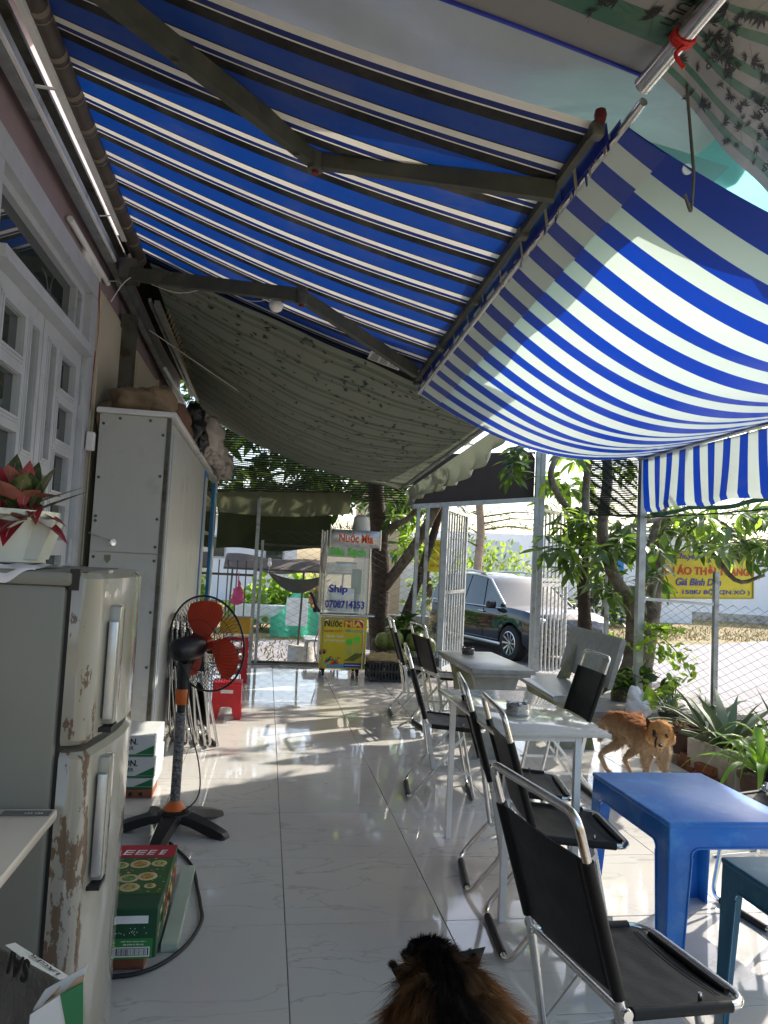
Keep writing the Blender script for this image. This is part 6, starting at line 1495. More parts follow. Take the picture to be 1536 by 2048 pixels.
q = MB(); q.tube([(1.08, KY+.25, .74), (1.08, KY+.25, .95)], .05, 14); q.rbox((1.08, KY+.25, 1.1), (.12, .1, .3), .02); q.build('canister', mat('green_canister', (.10, .16, .11), .4), ct, 40)
q = MB(); q.rbox((.95, KY+.3, 1.27), (.26, .15, .12), .01); q.build('upper_shelf_box', m_steelb, ct, 30)
for x_, y_ in ((.72, KY+.06), (1.12, KY+.06), (.72, KY+.46), (1.12, KY+.46)):
    q = MB(); q.lathe([(0, -.012), (.04, -.012), (.044, 0), (.04, .012), (0, .012)], (x_, y_, .045), 14, axis=(1, 0, 0)); q.bb((x_-.02, y_-.012, .05), (x_+.02, y_+.012, .10)); q.build('caster', m_rubber, ct, 40)
q = MB(); q.tube(fillet([(.645, KY+.05, .16), (.60, KY+.05, .34), (.645, KY+.05, .55)], .05), .008, 6); q.tube(smoothpath([(.645, KY, .74), (.60, KY, .80), (.56, KY, .9), (.52, KY, .96)]), .018, 8, m=1); q.ball((.59, KY, .76), .03, 10, 8, m=1); q.build('side_handle', [m_chrome, m_blackp], ct, 60)
sbg = blob('hanging_plastic_bag', [((.655, KY-.03, 1.33), (.035, .03, .13)), ((.66, KY-.03, 1.47), (.015, .012, .06))], m_bagcl, jit=.4, seed=31); tag(sbg, 'white plastic bag hanging on the left side of the cart glass', 'bag')
wtub = MB(); wtub.lathe([(0, 0), (.10, 0), (.105, .02), (.085, .17), (.04, .2), (0, .2)], (1.10, KY+.25, 1.706), 18); tag(wtub.build('white_bucket', m_white, None, 40), 'white upturned bucket on the roof of the drinks cart', 'bucket')
q = MB()
for k in range(26): a = V3((rb2.uniform(.75, 1.0), KY+rb2.uniform(.05, .4), 1.72)); q.tube([a, a+V3((rb2.uniform(-.08, .08), rb2.uniform(-.05, .05), rb2.uniform(.02, .12)))], .004, 4)
tag(q.build('cane_bundle', m_leaf4), 'dark tangle of stalks on the roof of the drinks cart', 'bundle')
# crate with straw, coconuts, log
cr = thing('black_crate', 'black slatted plastic crate heaped with straw, right of the cart', 'crate', (1.43, 8.5, 0))
rx0, rx1, ry0, ry1, rz1 = 1.225, 1.62, 8.32, 8.70, .235
for i in range(12):
    q = MB(); x_ = lerp(rx0, rx1, i/11); q.bb((x_-.008, ry0, .01), (x_+.008, ry0+.012, rz1)); q.build('slat', m_blackp, cr); q = MB(); q.bb((x_-.008, ry1-.012, .01), (x_+.008, ry1, rz1)); q.build('slat', m_blackp, cr)
for i in range(9):
    q = MB(); y_ = lerp(ry0+.03, ry1-.03, i/8); q.bb((rx0, y_-.008, .01), (rx0+.012, y_+.008, rz1)); q.build('slat', m_blackp, cr); q = MB(); q.bb((rx1-.012, y_-.008, .01), (rx1, y_+.008, rz1)); q.build('slat', m_blackp, cr)
q = MB()
for z_ in (.015, .12, .225): q.bb((rx0-.006, ry0-.006, z_-.012), (rx1+.006, ry0, z_+.012)); q.bb((rx0-.006, ry1, z_-.012), (rx1+.006, ry1+.006, z_+.012)); q.bb((rx0-.006, ry0, z_-.012), (rx0, ry1, z_+.012)); q.bb((rx1, ry0, z_-.012), (rx1+.006, ry1, z_+.012))
q.bb((rx0+.013, ry0+.013, .0), (rx1-.013, ry1-.013, .012)); q.build('crate_frame', m_blackp, cr)
q = MB()
for k in range(520):
    a = V3((rb2.uniform(rx0, rx1-.02), rb2.uniform(ry0-.02, ry1), rz1+rb2.uniform(-.03, .04)+.03*math.exp(-((k % 7)/3.)))); an = rb2.uniform(-.8, .8); d_ = V3((math.cos(an), math.sin(an), rb2.uniform(-.15, .15)))*rb2.uniform(.05, .14)
    q.add([a-d_*.5, a+d_*.5, a+d_*.5+V3((0, .004, .003)), a-d_*.5+V3((0, .004, .003))], [(0, 1, 2, 3)])
strw = q.build('straw_heap', m_straw); strw['kind'] = 'stuff'; strw['label'] = 'tan dry straw heaped on the black crate'
for i, (x_, y_, z_, r_, lb) in enumerate(((1.60, 8.95, .42, .11, 'green coconut behind the first chair back'), (1.86, 9.0, .40, .115, 'green coconut behind the chair handles, on the heap'), (2.02, 8.95, .34, .105, 'rightmost green coconut of the heap'), (1.66, 8.85, .20, .12, 'lower green coconut beside the straw crate'), (1.45, 8.95, .40, .09, 'small green coconut nearest the tree trunk'))):
    q = MB(); q.ball((x_, y_, z_), (r_, r_, r_*1.1), 20, 14, jit=.08, seed=i); tag(q.build('coconut', m_coco, None, 180), lb, 'coconut', 'coconuts by the tree')
crt = thing('basket', 'dark wire basket under the coconuts beside the gate fence', 'basket', (1.85, 8.95, 0))
q = MB()
for i in range(14): q.tube([(1.52+i*.045, 8.80, 0), (1.50+i*.048, 8.79, .30)], .004, 4)
for z_ in (.02, .1, .2, .3): q.tube([(1.50, 8.80, z_), (2.16, 8.80, z_)], .005, 4)
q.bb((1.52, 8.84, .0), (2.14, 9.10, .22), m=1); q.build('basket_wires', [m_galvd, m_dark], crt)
q = MB(); q.tube([(1.42, 9.05, 0), (1.40, 9.05, .40)], .07, 14); q.tube([(1.40, 9.05, .4), (1.40, 9.05, .403)], .066, 14); tag(q.build('wood_log', m_bark, None, 50), 'short reddish log standing behind the straw crate', 'log')
weed('leafy_weed', 'leafy greenery behind the coconuts', (1.75, 9.15, .1), 30, 1.2, ['small', 'dark'], rm, .3, .55)
# ================================================================== cars
def make_car(name, label, org, ang, paint, black_trim=True):
    t = thing(name, label, 'car', org, ang); WM[t.name] = Matrix.Identity(4)
    L = 4.66; hw = .90
    # stations along the length: (x, half width, sill z, belt z)  front at +x
    st = [(-2.33, .62, .52, .92), (-2.27, .78, .38, 1.02), (-2.0, .87, .30, 1.06), (-1.4, .895, .27, 1.05), (-.6, .90, .26, 1.03), (.2, .90, .26, 1.00), (.85, .90, .26, 1.02), (1.25, .895, .27, 1.03), (1.75, .885, .28, 1.0), (2.08, .85, .30, .94), (2.25, .76, .36, .84), (2.33, .58, .42, .72)]
    def arch(x_, z_):
        for wx in (-1.34, 1.34):
            d2 = (x_-wx)**2
            if d2 < .40**2: return max(z_, .34+math.sqrt(max(0, .40**2-d2)))
        return z_
    xs = []; 
    for i in range(len(st)-1):
        k = 6
        for j in range(k): t_ = j/k; xs.append([lerp(st[i][m_], st[i+1][m_], t_) for m_ in range(4)])
    xs.append(list(st[-1])); b_ = MB(); vs = []; n_ = 0
    for (x_, w_, s_, bl) in xs:
        lo = arch(x_, s_); mid = max(lo+.01, s_+(bl-s_)*.45)
        ring = [(w_*.90, lo), (w_*.985, lo+(mid-lo)*.3), (w_*1.0, mid), (w_*1.0, lerp(mid, bl, .55)), (w_*.975, bl-.05), (w_*.93, bl), (w_*.60, bl+.035), (0, bl+.05)]
        pts = [(x_, -a, z_) for a, z_ in ring]+[(x_, a, z_) for a, z_ in reversed(ring[:-1])]; n_ = len(pts); vs += pts
    fs = [(i*n_+j, i*n_+j+1, (i+1)*n_+j+1, (i+1)*n_+j) for i in range(len(xs)-1) for j in range(n_-1)]
    fs += [tuple(range(n_)), tuple((len(xs)-1)*n_+j for j in range(n_))[::-1]]
    b_.add(vs, fs); b_.build('body', paint, t, 40)
    q = MB(); q.bb((-2.1, -.78, .2), (2.1, .78, .40)); q.build('underbody', m_rubber, t)
    # greenhouse
    gh = [(-2.12, .72, 1.03, .02), (-1.98, .70, 1.38, 1), (-1.80, .68, 1.60, 1), (-1.2, .67, 1.665, 1), (-.4, .67, 1.675, 1), (.15, .66, 1.62, 1), (.35, .67, 1.56, 1), (1.12, .74, 1.02, 0)]
    def ghz(x_):
        for i in range(len(gh)-1):
            if gh[i][0] <= x_ <= gh[i+1][0]:
                t_ = (x_-gh[i][0])/(gh[i+1][0]-gh[i][0]); return lerp(gh[i][1], gh[i+1][1], t_), lerp(gh[i][2], gh[i+1][2], t_)
    q = MB(); vs = []; N = 30
    for i in range(N+1):
        x_ = lerp(-2.119, 1.119, i/N); w_, z_ = ghz(x_); zb = 1.0; wb = .84
        k_ = min(1, (z_-zb)/.6); vs += [(x_, -wb, zb), (x_, -lerp(wb, w_, k_*.96), lerp(zb, z_, .95)), (x_, -w_*.85, z_), (x_, 0, z_+.02), (x_, w_*.85, z_), (x_, lerp(wb, w_, k_*.96), lerp(zb, z_, .95)), (x_, wb, zb)]
    fs = [(i*7+j, i*7+j+1, (i+1)*7+j+1, (i+1)*7+j) for i in range(N) for j in range(6)]
    q.add(vs, fs)
    for f_i, f in enumerate(fs):
        i, j = f_i//6, f_i % 6; x_ = lerp(-2.119, 1.119, (i+.5)/N)
        q.mi[f_i] = 1 if (j in (1, 2, 3, 4) and -1.95 < x_ < .22) else 0
    q.build('greenhouse', [m_carglass, paint], t, 40)
    for sy in (-1, 1):
        q = MB()
        def sidept(x_, k_): 
            w_, z_ = ghz(x_); return V3((x_, sy*(lerp(.84, lerp(.84, w_, min(1, (z_-1)/.6)*.96), k_)+.006), lerp(1.0, 1.0+(z_-1)*.95, k_)))
        for xb, xt in ((-1.5, -1.45), (-.62, -.52), (.22, .08)): q = MB(); q.beam(sidept(xb, 0), sidept(xt, 1), .012, .09, up=(1, 0, 0)); q.build('window_pillar', paint, t)
        q = MB(); q.tube([sidept(x_, 1)+V3((0, 0, .012)) for x_ in (-1.9, -1.5, -.9, -.3, .1, .3, .7, 1.05)], .022, 8); q.tube([sidept(x_, 0)+V3((0, sy*.03, -.0)) for x_ in (-2.0, -1, 0, 1.0)], .014, 6); q.tube([(x_, sy*.66, ghz(x_)[1]+.055) for x_ in (-1.7, -1.2, -.5, -.0)], .016, 8); q.build('roof_trim', m_chrome, t, 60)
        q = MB(); q.rbox((.80, sy*1.0, 1.06), (.12, .20, .15), .04, 3); q.build('wing_mirror', m_blackp if black_trim else paint, t, 50)
        q = MB(); q.rbox((0, sy*.915, .30), (2.1, .05, .07), .02); q.build('sill_trim', m_chrome, t, 50)
        for hx_ in (-.75, .28): q = MB(); q.rbox((hx_, sy*.915, .90), (.20, .03, .035), .012); q.build('door_handle', m_chrome, t, 50)
        q = MB()
        for dx_ in (-.62, .33, 1.02 if False else .95): q.beam((dx_, sy*.905, .36), (dx_, sy*.885, .98), .006, .008)
        q.build('door_gap', m_rubber, t)
        q = MB(); q.ball((2.08, sy*.74, .84), (.16, .16, .075), 14, 10); q.build('headlight', m_lamp, t, 180)
        q = MB(); q.ball((2.14, sy*.66, .46), (.09, .12, .07), 12, 8); q.build('fog_lamp', m_lamp, t, 180)
        for wx in (-1.34, 1.34):
            wc = V3((wx, sy*.80, .345)); q = MB()
            q.lathe([(.20, -.10), (.33, -.11), (.345, -.08), (.345, .08), (.33, .11), (.235, .115), (.225, .08)], wc, 36, axis=(0, sy, 0)); wh = q.build('wheel', m_tyre, t, 40)
            q = MB(); q.lathe([(.232, .112), (.215, .118), (.210, .07)], wc, 36, axis=(0, sy, 0), caps=False); q.lathe([(.055, .09), (.05, .105), (0, .11)], wc, 16, axis=(0, sy, 0))
            for k in range(10):
                a = k*math.pi/5; d_ = V3((math.cos(a), 0, math.sin(a))); e = V3((-d_.z, 0, d_.x)); o_ = wc+V3((0, sy*.085, 0)); p2 = V3((0, sy*.022, 0))
                q.add([o_+d_*.04-e*.014, o_+d_*.04+e*.014, o_+d_*.215+e*.020+p2, o_+d_*.215-e*.020+p2], [(0, 1, 2, 3)])
            q.build('rim', m_rim, wh, 40)
            q = MB(); q.lathe([(.21, .02), (0, .02)], wc, 24, axis=(0, sy, 0)); q.build('brake_disc', m_dark, wh)
    q = MB(); q.rbox((2.22, 0, .58), (.16, .95, .22), .04); q.rbox((2.2, 0, .36), (.2, 1.3, .14), .05); q.build('grille', m_blackp, t, 50)
    q = MB(); q.bb((2.30, -.26, .44), (2.325, .26, .56)); q.build('number_plate', m_white, t)
    WM[t.name] = Matrix.Translation(V3(org)) @ Matrix.Rotation(ang, 4, 'Z')
    return t
fw = at(1018, 1322, z=GZ)
ang = math.radians(-75)
off = Matrix.Rotation(ang, 3, 'Z') @ V3((1.34, -.88, 0))
cpos = V3((fw.x, fw.y, GZ))-off
make_car('black_car', 'black sport utility car parked on the road, seen through the open gate', cpos, ang, m_carblk)
make_car('white_car', 'white car parked behind the dark mango trunk, beyond the side fence', V3((6.15, 18.7, GZ)), math.radians(-75), m_carwht)
# ================================================================== potted plants along the kerb
rp_ = random.Random(17)
def strap(b_, base, d_, L, W, bend, k=8, thick=0., twist=0.):
    d_ = V3(d_).normalized(); side = d_.cross(Z)
    side = side.normalized() if side.length > 1e-3 else X; vs = []; up = side.cross(d_).normalized()
    for i in range(k+1):
        t = i/k; p_ = V3(base)+d_*L*t-Z*(bend*L*t*t*t); w_ = W/2*(1-t**2.2)*(.75+.5*math.sin(math.pi*min(1, t*1.3)))+.001; s_ = side
        vs += [p_-s_*w_+up*w_*.5, p_-up*thick*(1-t), p_+s_*w_+up*w_*.5]
    fs = []
    for i in range(k): o = 3*i; fs += [(o, o+1, o+4, o+3), (o+1, o+2, o+5, o+4)]
    if thick:
        n0 = len(vs)
        for i in range(k+1):
            t = i/k; vs.append((V3(vs[3*i])+V3(vs[3*i+2]))/2+up*thick*.2*(1-t))
        for i in range(k): fs += [(3*i, 3*i+3, n0+i+1, n0+i), (n0+i, n0+i+1, 3*i+5, 3*i+2)]
    b_.add(vs, fs)
def pot(t, c, r0, r1, h, mm, name='pot'):
    q = MB(); q.lathe([(0, 0), (r0, 0), (r1*.97, h*.86), (r1*1.06, h*.87), (r1*1.06, h), (r1*.92, h), (r1*.9, h*.9), (0, h*.88)], c, 22); return q.build(name, mm, t, 40)
def rect_box(t, c, d_, mm, rz=0., name='planter'):
    q = MB(); x_, y_, z_ = d_
    R = Matrix.Rotation(rz, 3, 'Z'); c = V3(c)
    for o, s_ in (((x_/2-.012, 0, z_/2), (.024, y_, z_)), ((-x_/2+.012, 0, z_/2), (.024, y_, z_)), ((0, y_/2-.012, z_/2), (x_-.05, .024, z_)), ((0, -y_/2+.012, z_/2), (x_-.05, .024, z_)), ((0, 0, .02), (x_-.05, y_-.05, .03))): q.rbox(c+R@V3(o), s_, .004, rz=rz)
    pl_ = q.build(name, mm, t, 30); q = MB(); q.box(c+Z*(z_-.035), (x_-.05, y_-.05, .02), rz=rz); q.build('soil', m_soil, t); return pl_
pz = -.05
def spiky(name, label, c, n, L, W, mm, bend, thick, potkind, pr, rnd, lo=.15, hi=1.2, ph=.2):
    t = thing(name, label, 'potted plant', (c[0], c[1], pz), group='potted plants along the kerb')
    if potkind == 'box': rect_box(t, (c[0], c[1], pz), pr, m_styro, rz=.12)
    elif potkind: pot(t, (c[0], c[1], pz), pr*.75, pr, ph, potkind)
    z0 = (pr[2] if potkind == 'box' else ph)+pz-.02
    for i in range(n):
        a = i*2.4+rnd.uniform(-.3, .3); el = lerp(lo, hi, (i+.5)/n)
        b_ = MB(); strap(b_, (c[0]+.02*math.cos(a), c[1]+.02*math.sin(a), z0), (math.cos(a)*math.cos(el), math.sin(a)*math.cos(el), math.sin(el)), L*rnd.uniform(.75, 1.1), W*rnd.uniform(.85, 1.1), bend*rnd.uniform(.5, 1.2), thick=thick); b_.build('leaf', mm, t, 70)
    q = MB()
    for k in range(12): q.ball((c[0]+rnd.uniform(-.07, .07), c[1]+rnd.uniform(-.07, .07), z0+.005), .014, 6, 5)
    q.build('dead_litter', m_straw, t); return t
spiky('aloe_plant', 'large grey-green aloe in a dirty foam box behind the ginger dog', (3.22, 4.75), 19, .60, .06, m_aloe, .22, .012, 'box', (.30, .46, .26), rp_)
spiky('aloe_plant', 'wide sprawling aloe with long arching leaves in the second foam box', (3.42, 5.30), 18, .66, .048, m_aloe, .45, .010, 'box', (.30, .42, .22), rp_, .2, 1.1)
spiky('aloe_plant', 'small spiky aloe in a black nursery pot by the fence', (3.85, 5.95), 15, .27, .022, m_aloe, .15, .005, m_blackp, .09, rp_, .3, 1.3)
spiky('aloe_plant', 'small spiky aloe in a second black nursery pot near the white bag', (3.62, 6.2), 13, .30, .024, m_aloe, .2, .005, m_blackp, .09, rp_, .3, 1.3)
spiky('aloe_plant', 'tall thin aloe rising against the mesh fence', (4.0, 5.2), 13, .50, .034, m_aloe, .08, .007, m_blackp, .12, rp_, .5, 1.35)
spiky('crinum_lily', 'bright green strap leaved lily in a dark clay pot at the right edge', (2.99, 4.06), 20, .62, .05, m_crinum, .95, 0., m_terra, .14, rp_, .35, 1.35, .26)
spiky('crinum_lily', 'tall light green strap leaved lily nearer the fence at the right edge', (3.30, 4.30), 18, .78, .05, m_crinum, .75, 0., m_terra, .13, rp_, .5, 1.4, .24)
q = thing('clay_pot', 'dark square clay pot with dry litter on bricks by the dog', 'pot', (3.17, 5.15, pz), group='empty pots along the kerb')
b_ = MB(); b_.lathe([(.10, .10), (.115, .10), (.165, .28), (.18, .28), (.18, .30), (.15, .30), (.14, .27), (0, .27)], (3.17, 5.15, pz), 4, sx=1., sy=1.); b_.build('pot', m_terra, q, 30)
b_ = MB()
for k in range(30): a = V3((3.17+rp_.uniform(-.1, .1), 5.15+rp_.uniform(-.1, .1), pz+.29)); b_.tube([a, a+V3((rp_.uniform(-.05, .05), rp_.uniform(-.05, .05), rp_.uniform(0, .04)))], .004, 4)
b_.build('dead_litter', m_straw, q)
for i, (x_, y_, lab) in enumerate(((3.09, 4.98, 'loose red brick under the dark clay pot'), (3.06, 4.72, 'broken red brick lying on the kerb edge'), (3.07, 3.62, 'red brick under the lily pot at the right edge'))):
    b_ = MB(); b_.rbox((x_, y_, pz+.035), (.10, .2, .06), .004, rz=.3*i); b_.rbox((x_+.01, y_+.02, pz+.098), (.095, .18, .055), .004, rz=.3*i-.2)
    tag(b_.build('brick', m_brick), lab, 'brick', 'bricks along the kerb')
wb = blob('white_sack', [((3.55, 6.62, .10), (.12, .10, .14)), ((3.50, 6.60, .22), (.06, .05, .08))], m_clothw, jit=.3, seed=55); tag(wb, 'white plastic sack of soil beside the post foot', 'sack')
wb = blob('white_sack', [((3.62, 5.62, .04), (.16, .13, .09))], m_clothw, jit=.3, seed=57); tag(wb, 'flat white plastic sack between the aloes', 'sack')
bgl = thing('taro_plant', 'plant with one large heart shaped green leaf right of the post', 'potted plant', (3.80, 6.60, pz))
b_ = MB(); b_.tube(smoothpath([(3.80, 6.60, pz), (3.82, 6.58, .2), at(1297, 1420, Y=6.6)]), .006, 6); b_.build('stem', m_crinum, bgl)
c_ = at(1297, 1398, Y=6.58); b_ = MB(); vs = [c_]+[c_+V3((.085*math.sin(a)*(1-.25*math.cos(a)), .03*math.cos(a*2)-.02, .115*math.cos(a))) for a in [i*2*math.pi/16 for i in range(16)]]
b_.add(vs, [(0, i+1, (i+1) % 16+1) for i in range(16)]); b_.build('leaf', m_leaf3, bgl, 180)
# ================================================================== dogs
def skin_mesh(name, verts, edges, root=0, sub=2):
    me = bpy.data.meshes.new(name); me.from_pydata([tuple(v[0]) for v in verts], edges, [])
    o = bpy.data.objects.new(name, me); COL.objects.link(o)
    o.modifiers.new('s', 'SKIN'); sk_ = me.skin_vertices[0].data
    for i, v in enumerate(verts):
        r_ = v[1]; sk_[i].radius = (r_, r_) if not isinstance(r_, tuple) else r_
        sk_[i].use_root = (i == root)
    m2 = o.modifiers.new('d', 'SUBSURF'); m2.levels = sub; m2.render_levels = sub
    bpy.context.view_layer.update()
    out = bpy.data.meshes.new_from_object(o.evaluated_get(bpy.context.evaluated_depsgraph_get()))
    bpy.data.objects.remove(o); out.name = name
    for p in out.polygons: p.use_smooth = True
    return out
def fur(body, n, L, flow, rnd, mats, name='fur', wid=.0012, skip=None, lenf=None, lay=.75):
    me = body.data; polys = [p for p in me.polygons]; wts = [p.area for p in polys]; b_ = MB(); vs = me.vertices
    for p in rnd.choices(polys, wts, k=n):
        c3 = [vs[i].co for i in p.vertices]; a, b2 = rnd.random(), rnd.random()
        if len(c3) == 4: q_ = c3[0].lerp(c3[1], a).lerp(c3[3].lerp(c3[2], a), b2)
        else: q_ = (c3[0]+c3[1]+c3[2])/3
        if skip and skip(q_): continue
        f_ = flow(q_); nn = p.normal; tg = (f_-nn*f_.dot(nn)); cl_ = V3((noise.noise(q_*38), noise.noise(q_*38+V3((9, 0, 0))), noise.noise(q_*38+V3((0, 9, 0)))))*.55; d_ = (nn*(1-lay)+tg*lay+cl_+V3((rnd.gauss(0, .06), rnd.gauss(0, .06), rnd.gauss(0, .06)))).normalized()
        l_ = L*rnd.uniform(.6, 1.2)*(lenf(q_) if lenf else 1); s_ = d_.cross(nn); s_ = s_.normalized() if s_.length > 1e-4 else X
        m_ = q_+d_*l_*.55; e_ = q_+d_*l_-Z*l_*.12
        b_.add([q_-s_*wid, q_+s_*wid, m_+s_*wid*.7, m_-s_*wid*.7, e_], [(0, 1, 2, 3), (3, 2, 4)])
    mb_ = b_.mesh(name, mats, 180); o = bpy.data.objects.new(name, mb_); COL.objects.link(o); o.parent = body; o['kind'] = 'stuff'; return o
def furmat(name, low, high, z0, z1, spots=None, nsc=9, ax='Z', third=None, t0=0, t1=1):
    m = bpy.data.materials.new(name); m.use_nodes = True; n = m.node_tree.nodes; l = m.node_tree.links; b = n['Principled BSDF']; b.inputs['Roughness'].default_value = .9; b.inputs['Specular IOR Level'].default_value = .12
    tc = n.new('ShaderNodeTexCoord'); sp = n.new('ShaderNodeSeparateXYZ'); l.new(tc.outputs['Object'], sp.inputs[0])
    no = n.new('ShaderNodeTexNoise'); no.inputs['Scale'].default_value = nsc; no.inputs['Detail'].default_value = 6; l.new(tc.outputs['Object'], no.inputs['Vector'])
    ad = n.new('ShaderNodeMath'); ad.operation = 'MULTIPLY_ADD'; ad.inputs[1].default_value = (z1-z0)*1.1; l.new(no.outputs['Fac'], ad.inputs[0])
    if ax == 'ABSX':
        ab = n.new('ShaderNodeMath'); ab.operation = 'ABSOLUTE'; l.new(sp.outputs['X'], ab.inputs[0]); l.new(ab.outputs[0], ad.inputs[2])
    else: l.new(sp.outputs[ax], ad.inputs[2])
    r = n.new('ShaderNodeMapRange'); r.inputs['From Min'].default_value = z0+(z1-z0)*.5; r.inputs['From Max'].default_value = z1+(z1-z0)*.5; l.new(ad.outputs[0], r.inputs['Value'])
    mx = n.new('ShaderNodeMix'); mx.data_type = 'RGBA'; mx.inputs['A'].default_value = (*low, 1); mx.inputs['B'].default_value = (*high, 1); l.new(r.outputs[0], mx.inputs['Factor'])
    n2 = n.new('ShaderNodeTexNoise'); n2.inputs['Scale'].default_value = 60; l.new(tc.outputs['Object'], n2.inputs['Vector']); hs = n.new('ShaderNodeHueSaturation'); mr = n.new('ShaderNodeMapRange'); mr.inputs['To Min'].default_value = .55; mr.inputs['To Max'].default_value = 1.5
    l.new(n2.outputs['Fac'], mr.inputs['Value']); l.new(mr.outputs[0], hs.inputs['Value']); l.new(mx.outputs['Result'], hs.inputs['Color']); l.new(hs.outputs[0], b.inputs['Base Color'])
    return m
rd_ = random.Random(23)
# ginger dog, standing, looking at the viewer
gd = thing('ginger_dog', 'ginger and cream dog standing behind the blue table, looking at the viewer', 'dog', (2.5, 4.6, 0))
D0 = V3((2.5, 4.6, 0))
def dl_(p): return V3(p)-D0
def A(u, v, Y_): return at(u, v, Y=Y_)-D0
V_ = []; E_ = []
def va(p, r, par=None):
    V_.append((p, r)); i = len(V_)-1
    if par is not None: E_.append((par, i))
    return i
pel = va(A(1242, 1443, 4.86), .088); 
s1_ = va(A(1262, 1452, 4.70), .092, pel); s2_ = va(A(1285, 1466, 4.54), .098, s1_); s3_ = va(A(1303, 1478, 4.40), .092, s2_)
nk = va(A(1313, 1474, 4.28), .072, s3_); hd_ = va(A(1320, 1466, 4.16), .062, nk); 
t1_ = va(A(1222, 1432, 4.95), .035, pel); t2_ = va(A(1209, 1440, 5.02), .028, t1_); t3_ = va(A(1203, 1462, 5.05), .024, t2_); t4_ = va(A(1201, 1482, 5.05), .012, t3_)
def rleg(px, py, Yt, fx, fy, Yb, w0=.062, par=pel, side=0.):
    foot = at(fx, fy, z=0.015)-D0; top = A(px, py, Yt); kn = V3((lerp(top.x, foot.x, .35)+.05, lerp(top.y, foot.y, .4)-.06, .225)); hk_ = V3((foot.x-.03, foot.y+.055, .125))
    a = va(top, w0, par); b2 = va(kn, .042, a); c2 = va(hk_, .020, b2); d2 = va(foot+V3((0, .012, .022)), .017, c2); va(foot+V3((.018, -.035, .006)), (.018, .014), d2)
rleg(1228, 1462, 4.90, 1214, 1546, 4.8); rleg(1252, 1475, 4.74, 1264, 1556, 4.7, .052)
def fleg(x_, y_, px, py, Yt):
    top = A(px, py, Yt); a = va(top, .050, s3_); b2 = va(V3((lerp(top.x, x_, .5), y_+.01, .19)), .028, a); c2 = va(V3((x_, y_+.012, .09)), .021, b2); d2 = va(V3((x_, y_, .024)), .019, c2); va(V3((x_+.01, y_-.035, .014)), (.020, .014), d2)
f1 = at(1293, 1583, z=0)-D0; f2 = at(1336, 1590, z=0)-D0
fleg(f1.x, f1.y, 1293, 1500, 4.42); fleg(f2.x, f2.y, 1326, 1503, 4.30)
V_ = [(v[0], v[1]*.88 if not isinstance(v[1], tuple) else v[1]) for v in V_]
bm_ = skin_mesh('dog_body', V_, E_); m_ging = furmat('ginger_fur', (.46, .32, .19), (.30, .115, .04), .29, .42)
bm_.materials.append(m_ging); body = bpy.data.objects.new('body', bm_); COL.objects.link(body); body.parent = gd
WM['body_g'] = 0
hc_ = at(1321, 1468, Y=4.12)
fdir = (CAMP-hc_); fdir.z = -.35*fdir.length*.35; fdir.normalize(); 
hr = fdir.cross(Z).normalized()*-1; hu = hr.cross(fdir)*-1
if hu.z < 0: hu = -hu
def H(a, b, c): return hc_+hr*a+hu*b+fdir*c   # right, up, forward
mg2 = furmat('ginger_face_fur', (.52, .36, .19), (.42, .20, .07), .33, .43)
q = MB(); q.ball(H(0, .008, 0), .072, 24, 18, jit=.05)
q.tube([H(0, -.005, .03), H(0, -.020, .075), H(0, -.028, .115), H(0, -.032, .135)], [.055, .036, .026, .018], 14)
q.ball(H(.045, -.025, .0), (.04, .04, .04), 12, 10); q.ball(H(-.045, -.025, .0), (.04, .04, .04), 12, 10)
q.tube([H(0, -.045, .04), H(0, -.052, .10), H(0, -.052, .122)], [.03, .018, .010], 10)
head = q.build('head', mg2, gd, 180)
q = MB(); q.ball(H(0, -.022, .138), (.013, .011, .010), 10, 8); q.build('nose', m_blackp, head, 180)
for s_ in (-1, 1):
    q = MB(); q.ball(H(s_*.030, .012, .060), .0145, 12, 10); q.build('eye', mat('dog_eye', (.02, .010, .006), .08), head, 180)
q = MB(); q.tube([H(-.02, -.040, .118), H(0, -.043, .128), H(.02, -.040, .118)], .0022, 5); q.tube([H(-.033, -.05, .08), H(-.02, -.041, .118)], .002, 5); q.tube([H(.033, -.05, .08), H(.02, -.041, .118)], .002, 5)
q.tube([H(-.014, .0, .080), H(-.019, -.02, .104), H(-.016, -.036, .122)], .014, 8); q.tube([H(-.034, .035, .047), H(-.030, .014, .055), H(-.018, -.004, .074)], .013, 8); q.tube([H(.012, -.040, .118), H(0, -.045, .122), H(-.012, -.040, .118)], .012, 8); q.build('dark_muzzle_marks', mat('dark_muzzle', (.025, .016, .012), .7), head, 180)
for s_ in (-1, 1):
    q = MB(); b0_ = H(s_*.045, .042, -.005); tp_ = H(s_*(.085 if s_ < 0 else .125), .085 if s_ < 0 else .050, -.02); e1 = H(s_*.066, -.012, -.012)
    q.add([b0_, tp_, e1, (b0_+e1)/2-fdir*.02, (tp_+b0_)/2+hu*.01, (tp_+e1)/2+hr*s_*.004, (b0_+tp_+e1)/3-fdir*.014], [(0, 4, 6), (4, 1, 6), (1, 5, 6), (5, 2, 6), (0, 3, 4), (3, 1, 4), (3, 2, 5), (3, 5, 1), (0, 6, 3), (6, 2, 3)]); q.build('ear', mat('ear_fur', (.12, .06, .03), .8), head, 180)
fback = (V3((2.35, 4.95, .3))-V3((2.6, 4.3, .36))).normalized()
fur(body, 34000, .024, lambda p: fback*.8-Z*.5, rd_, [m_ging], lay=.86, wid=.0010, skip=lambda p: p.z < .10 and rd_.random() < .6, lenf=lambda p: 1.5 if p.z > .16 else .45)
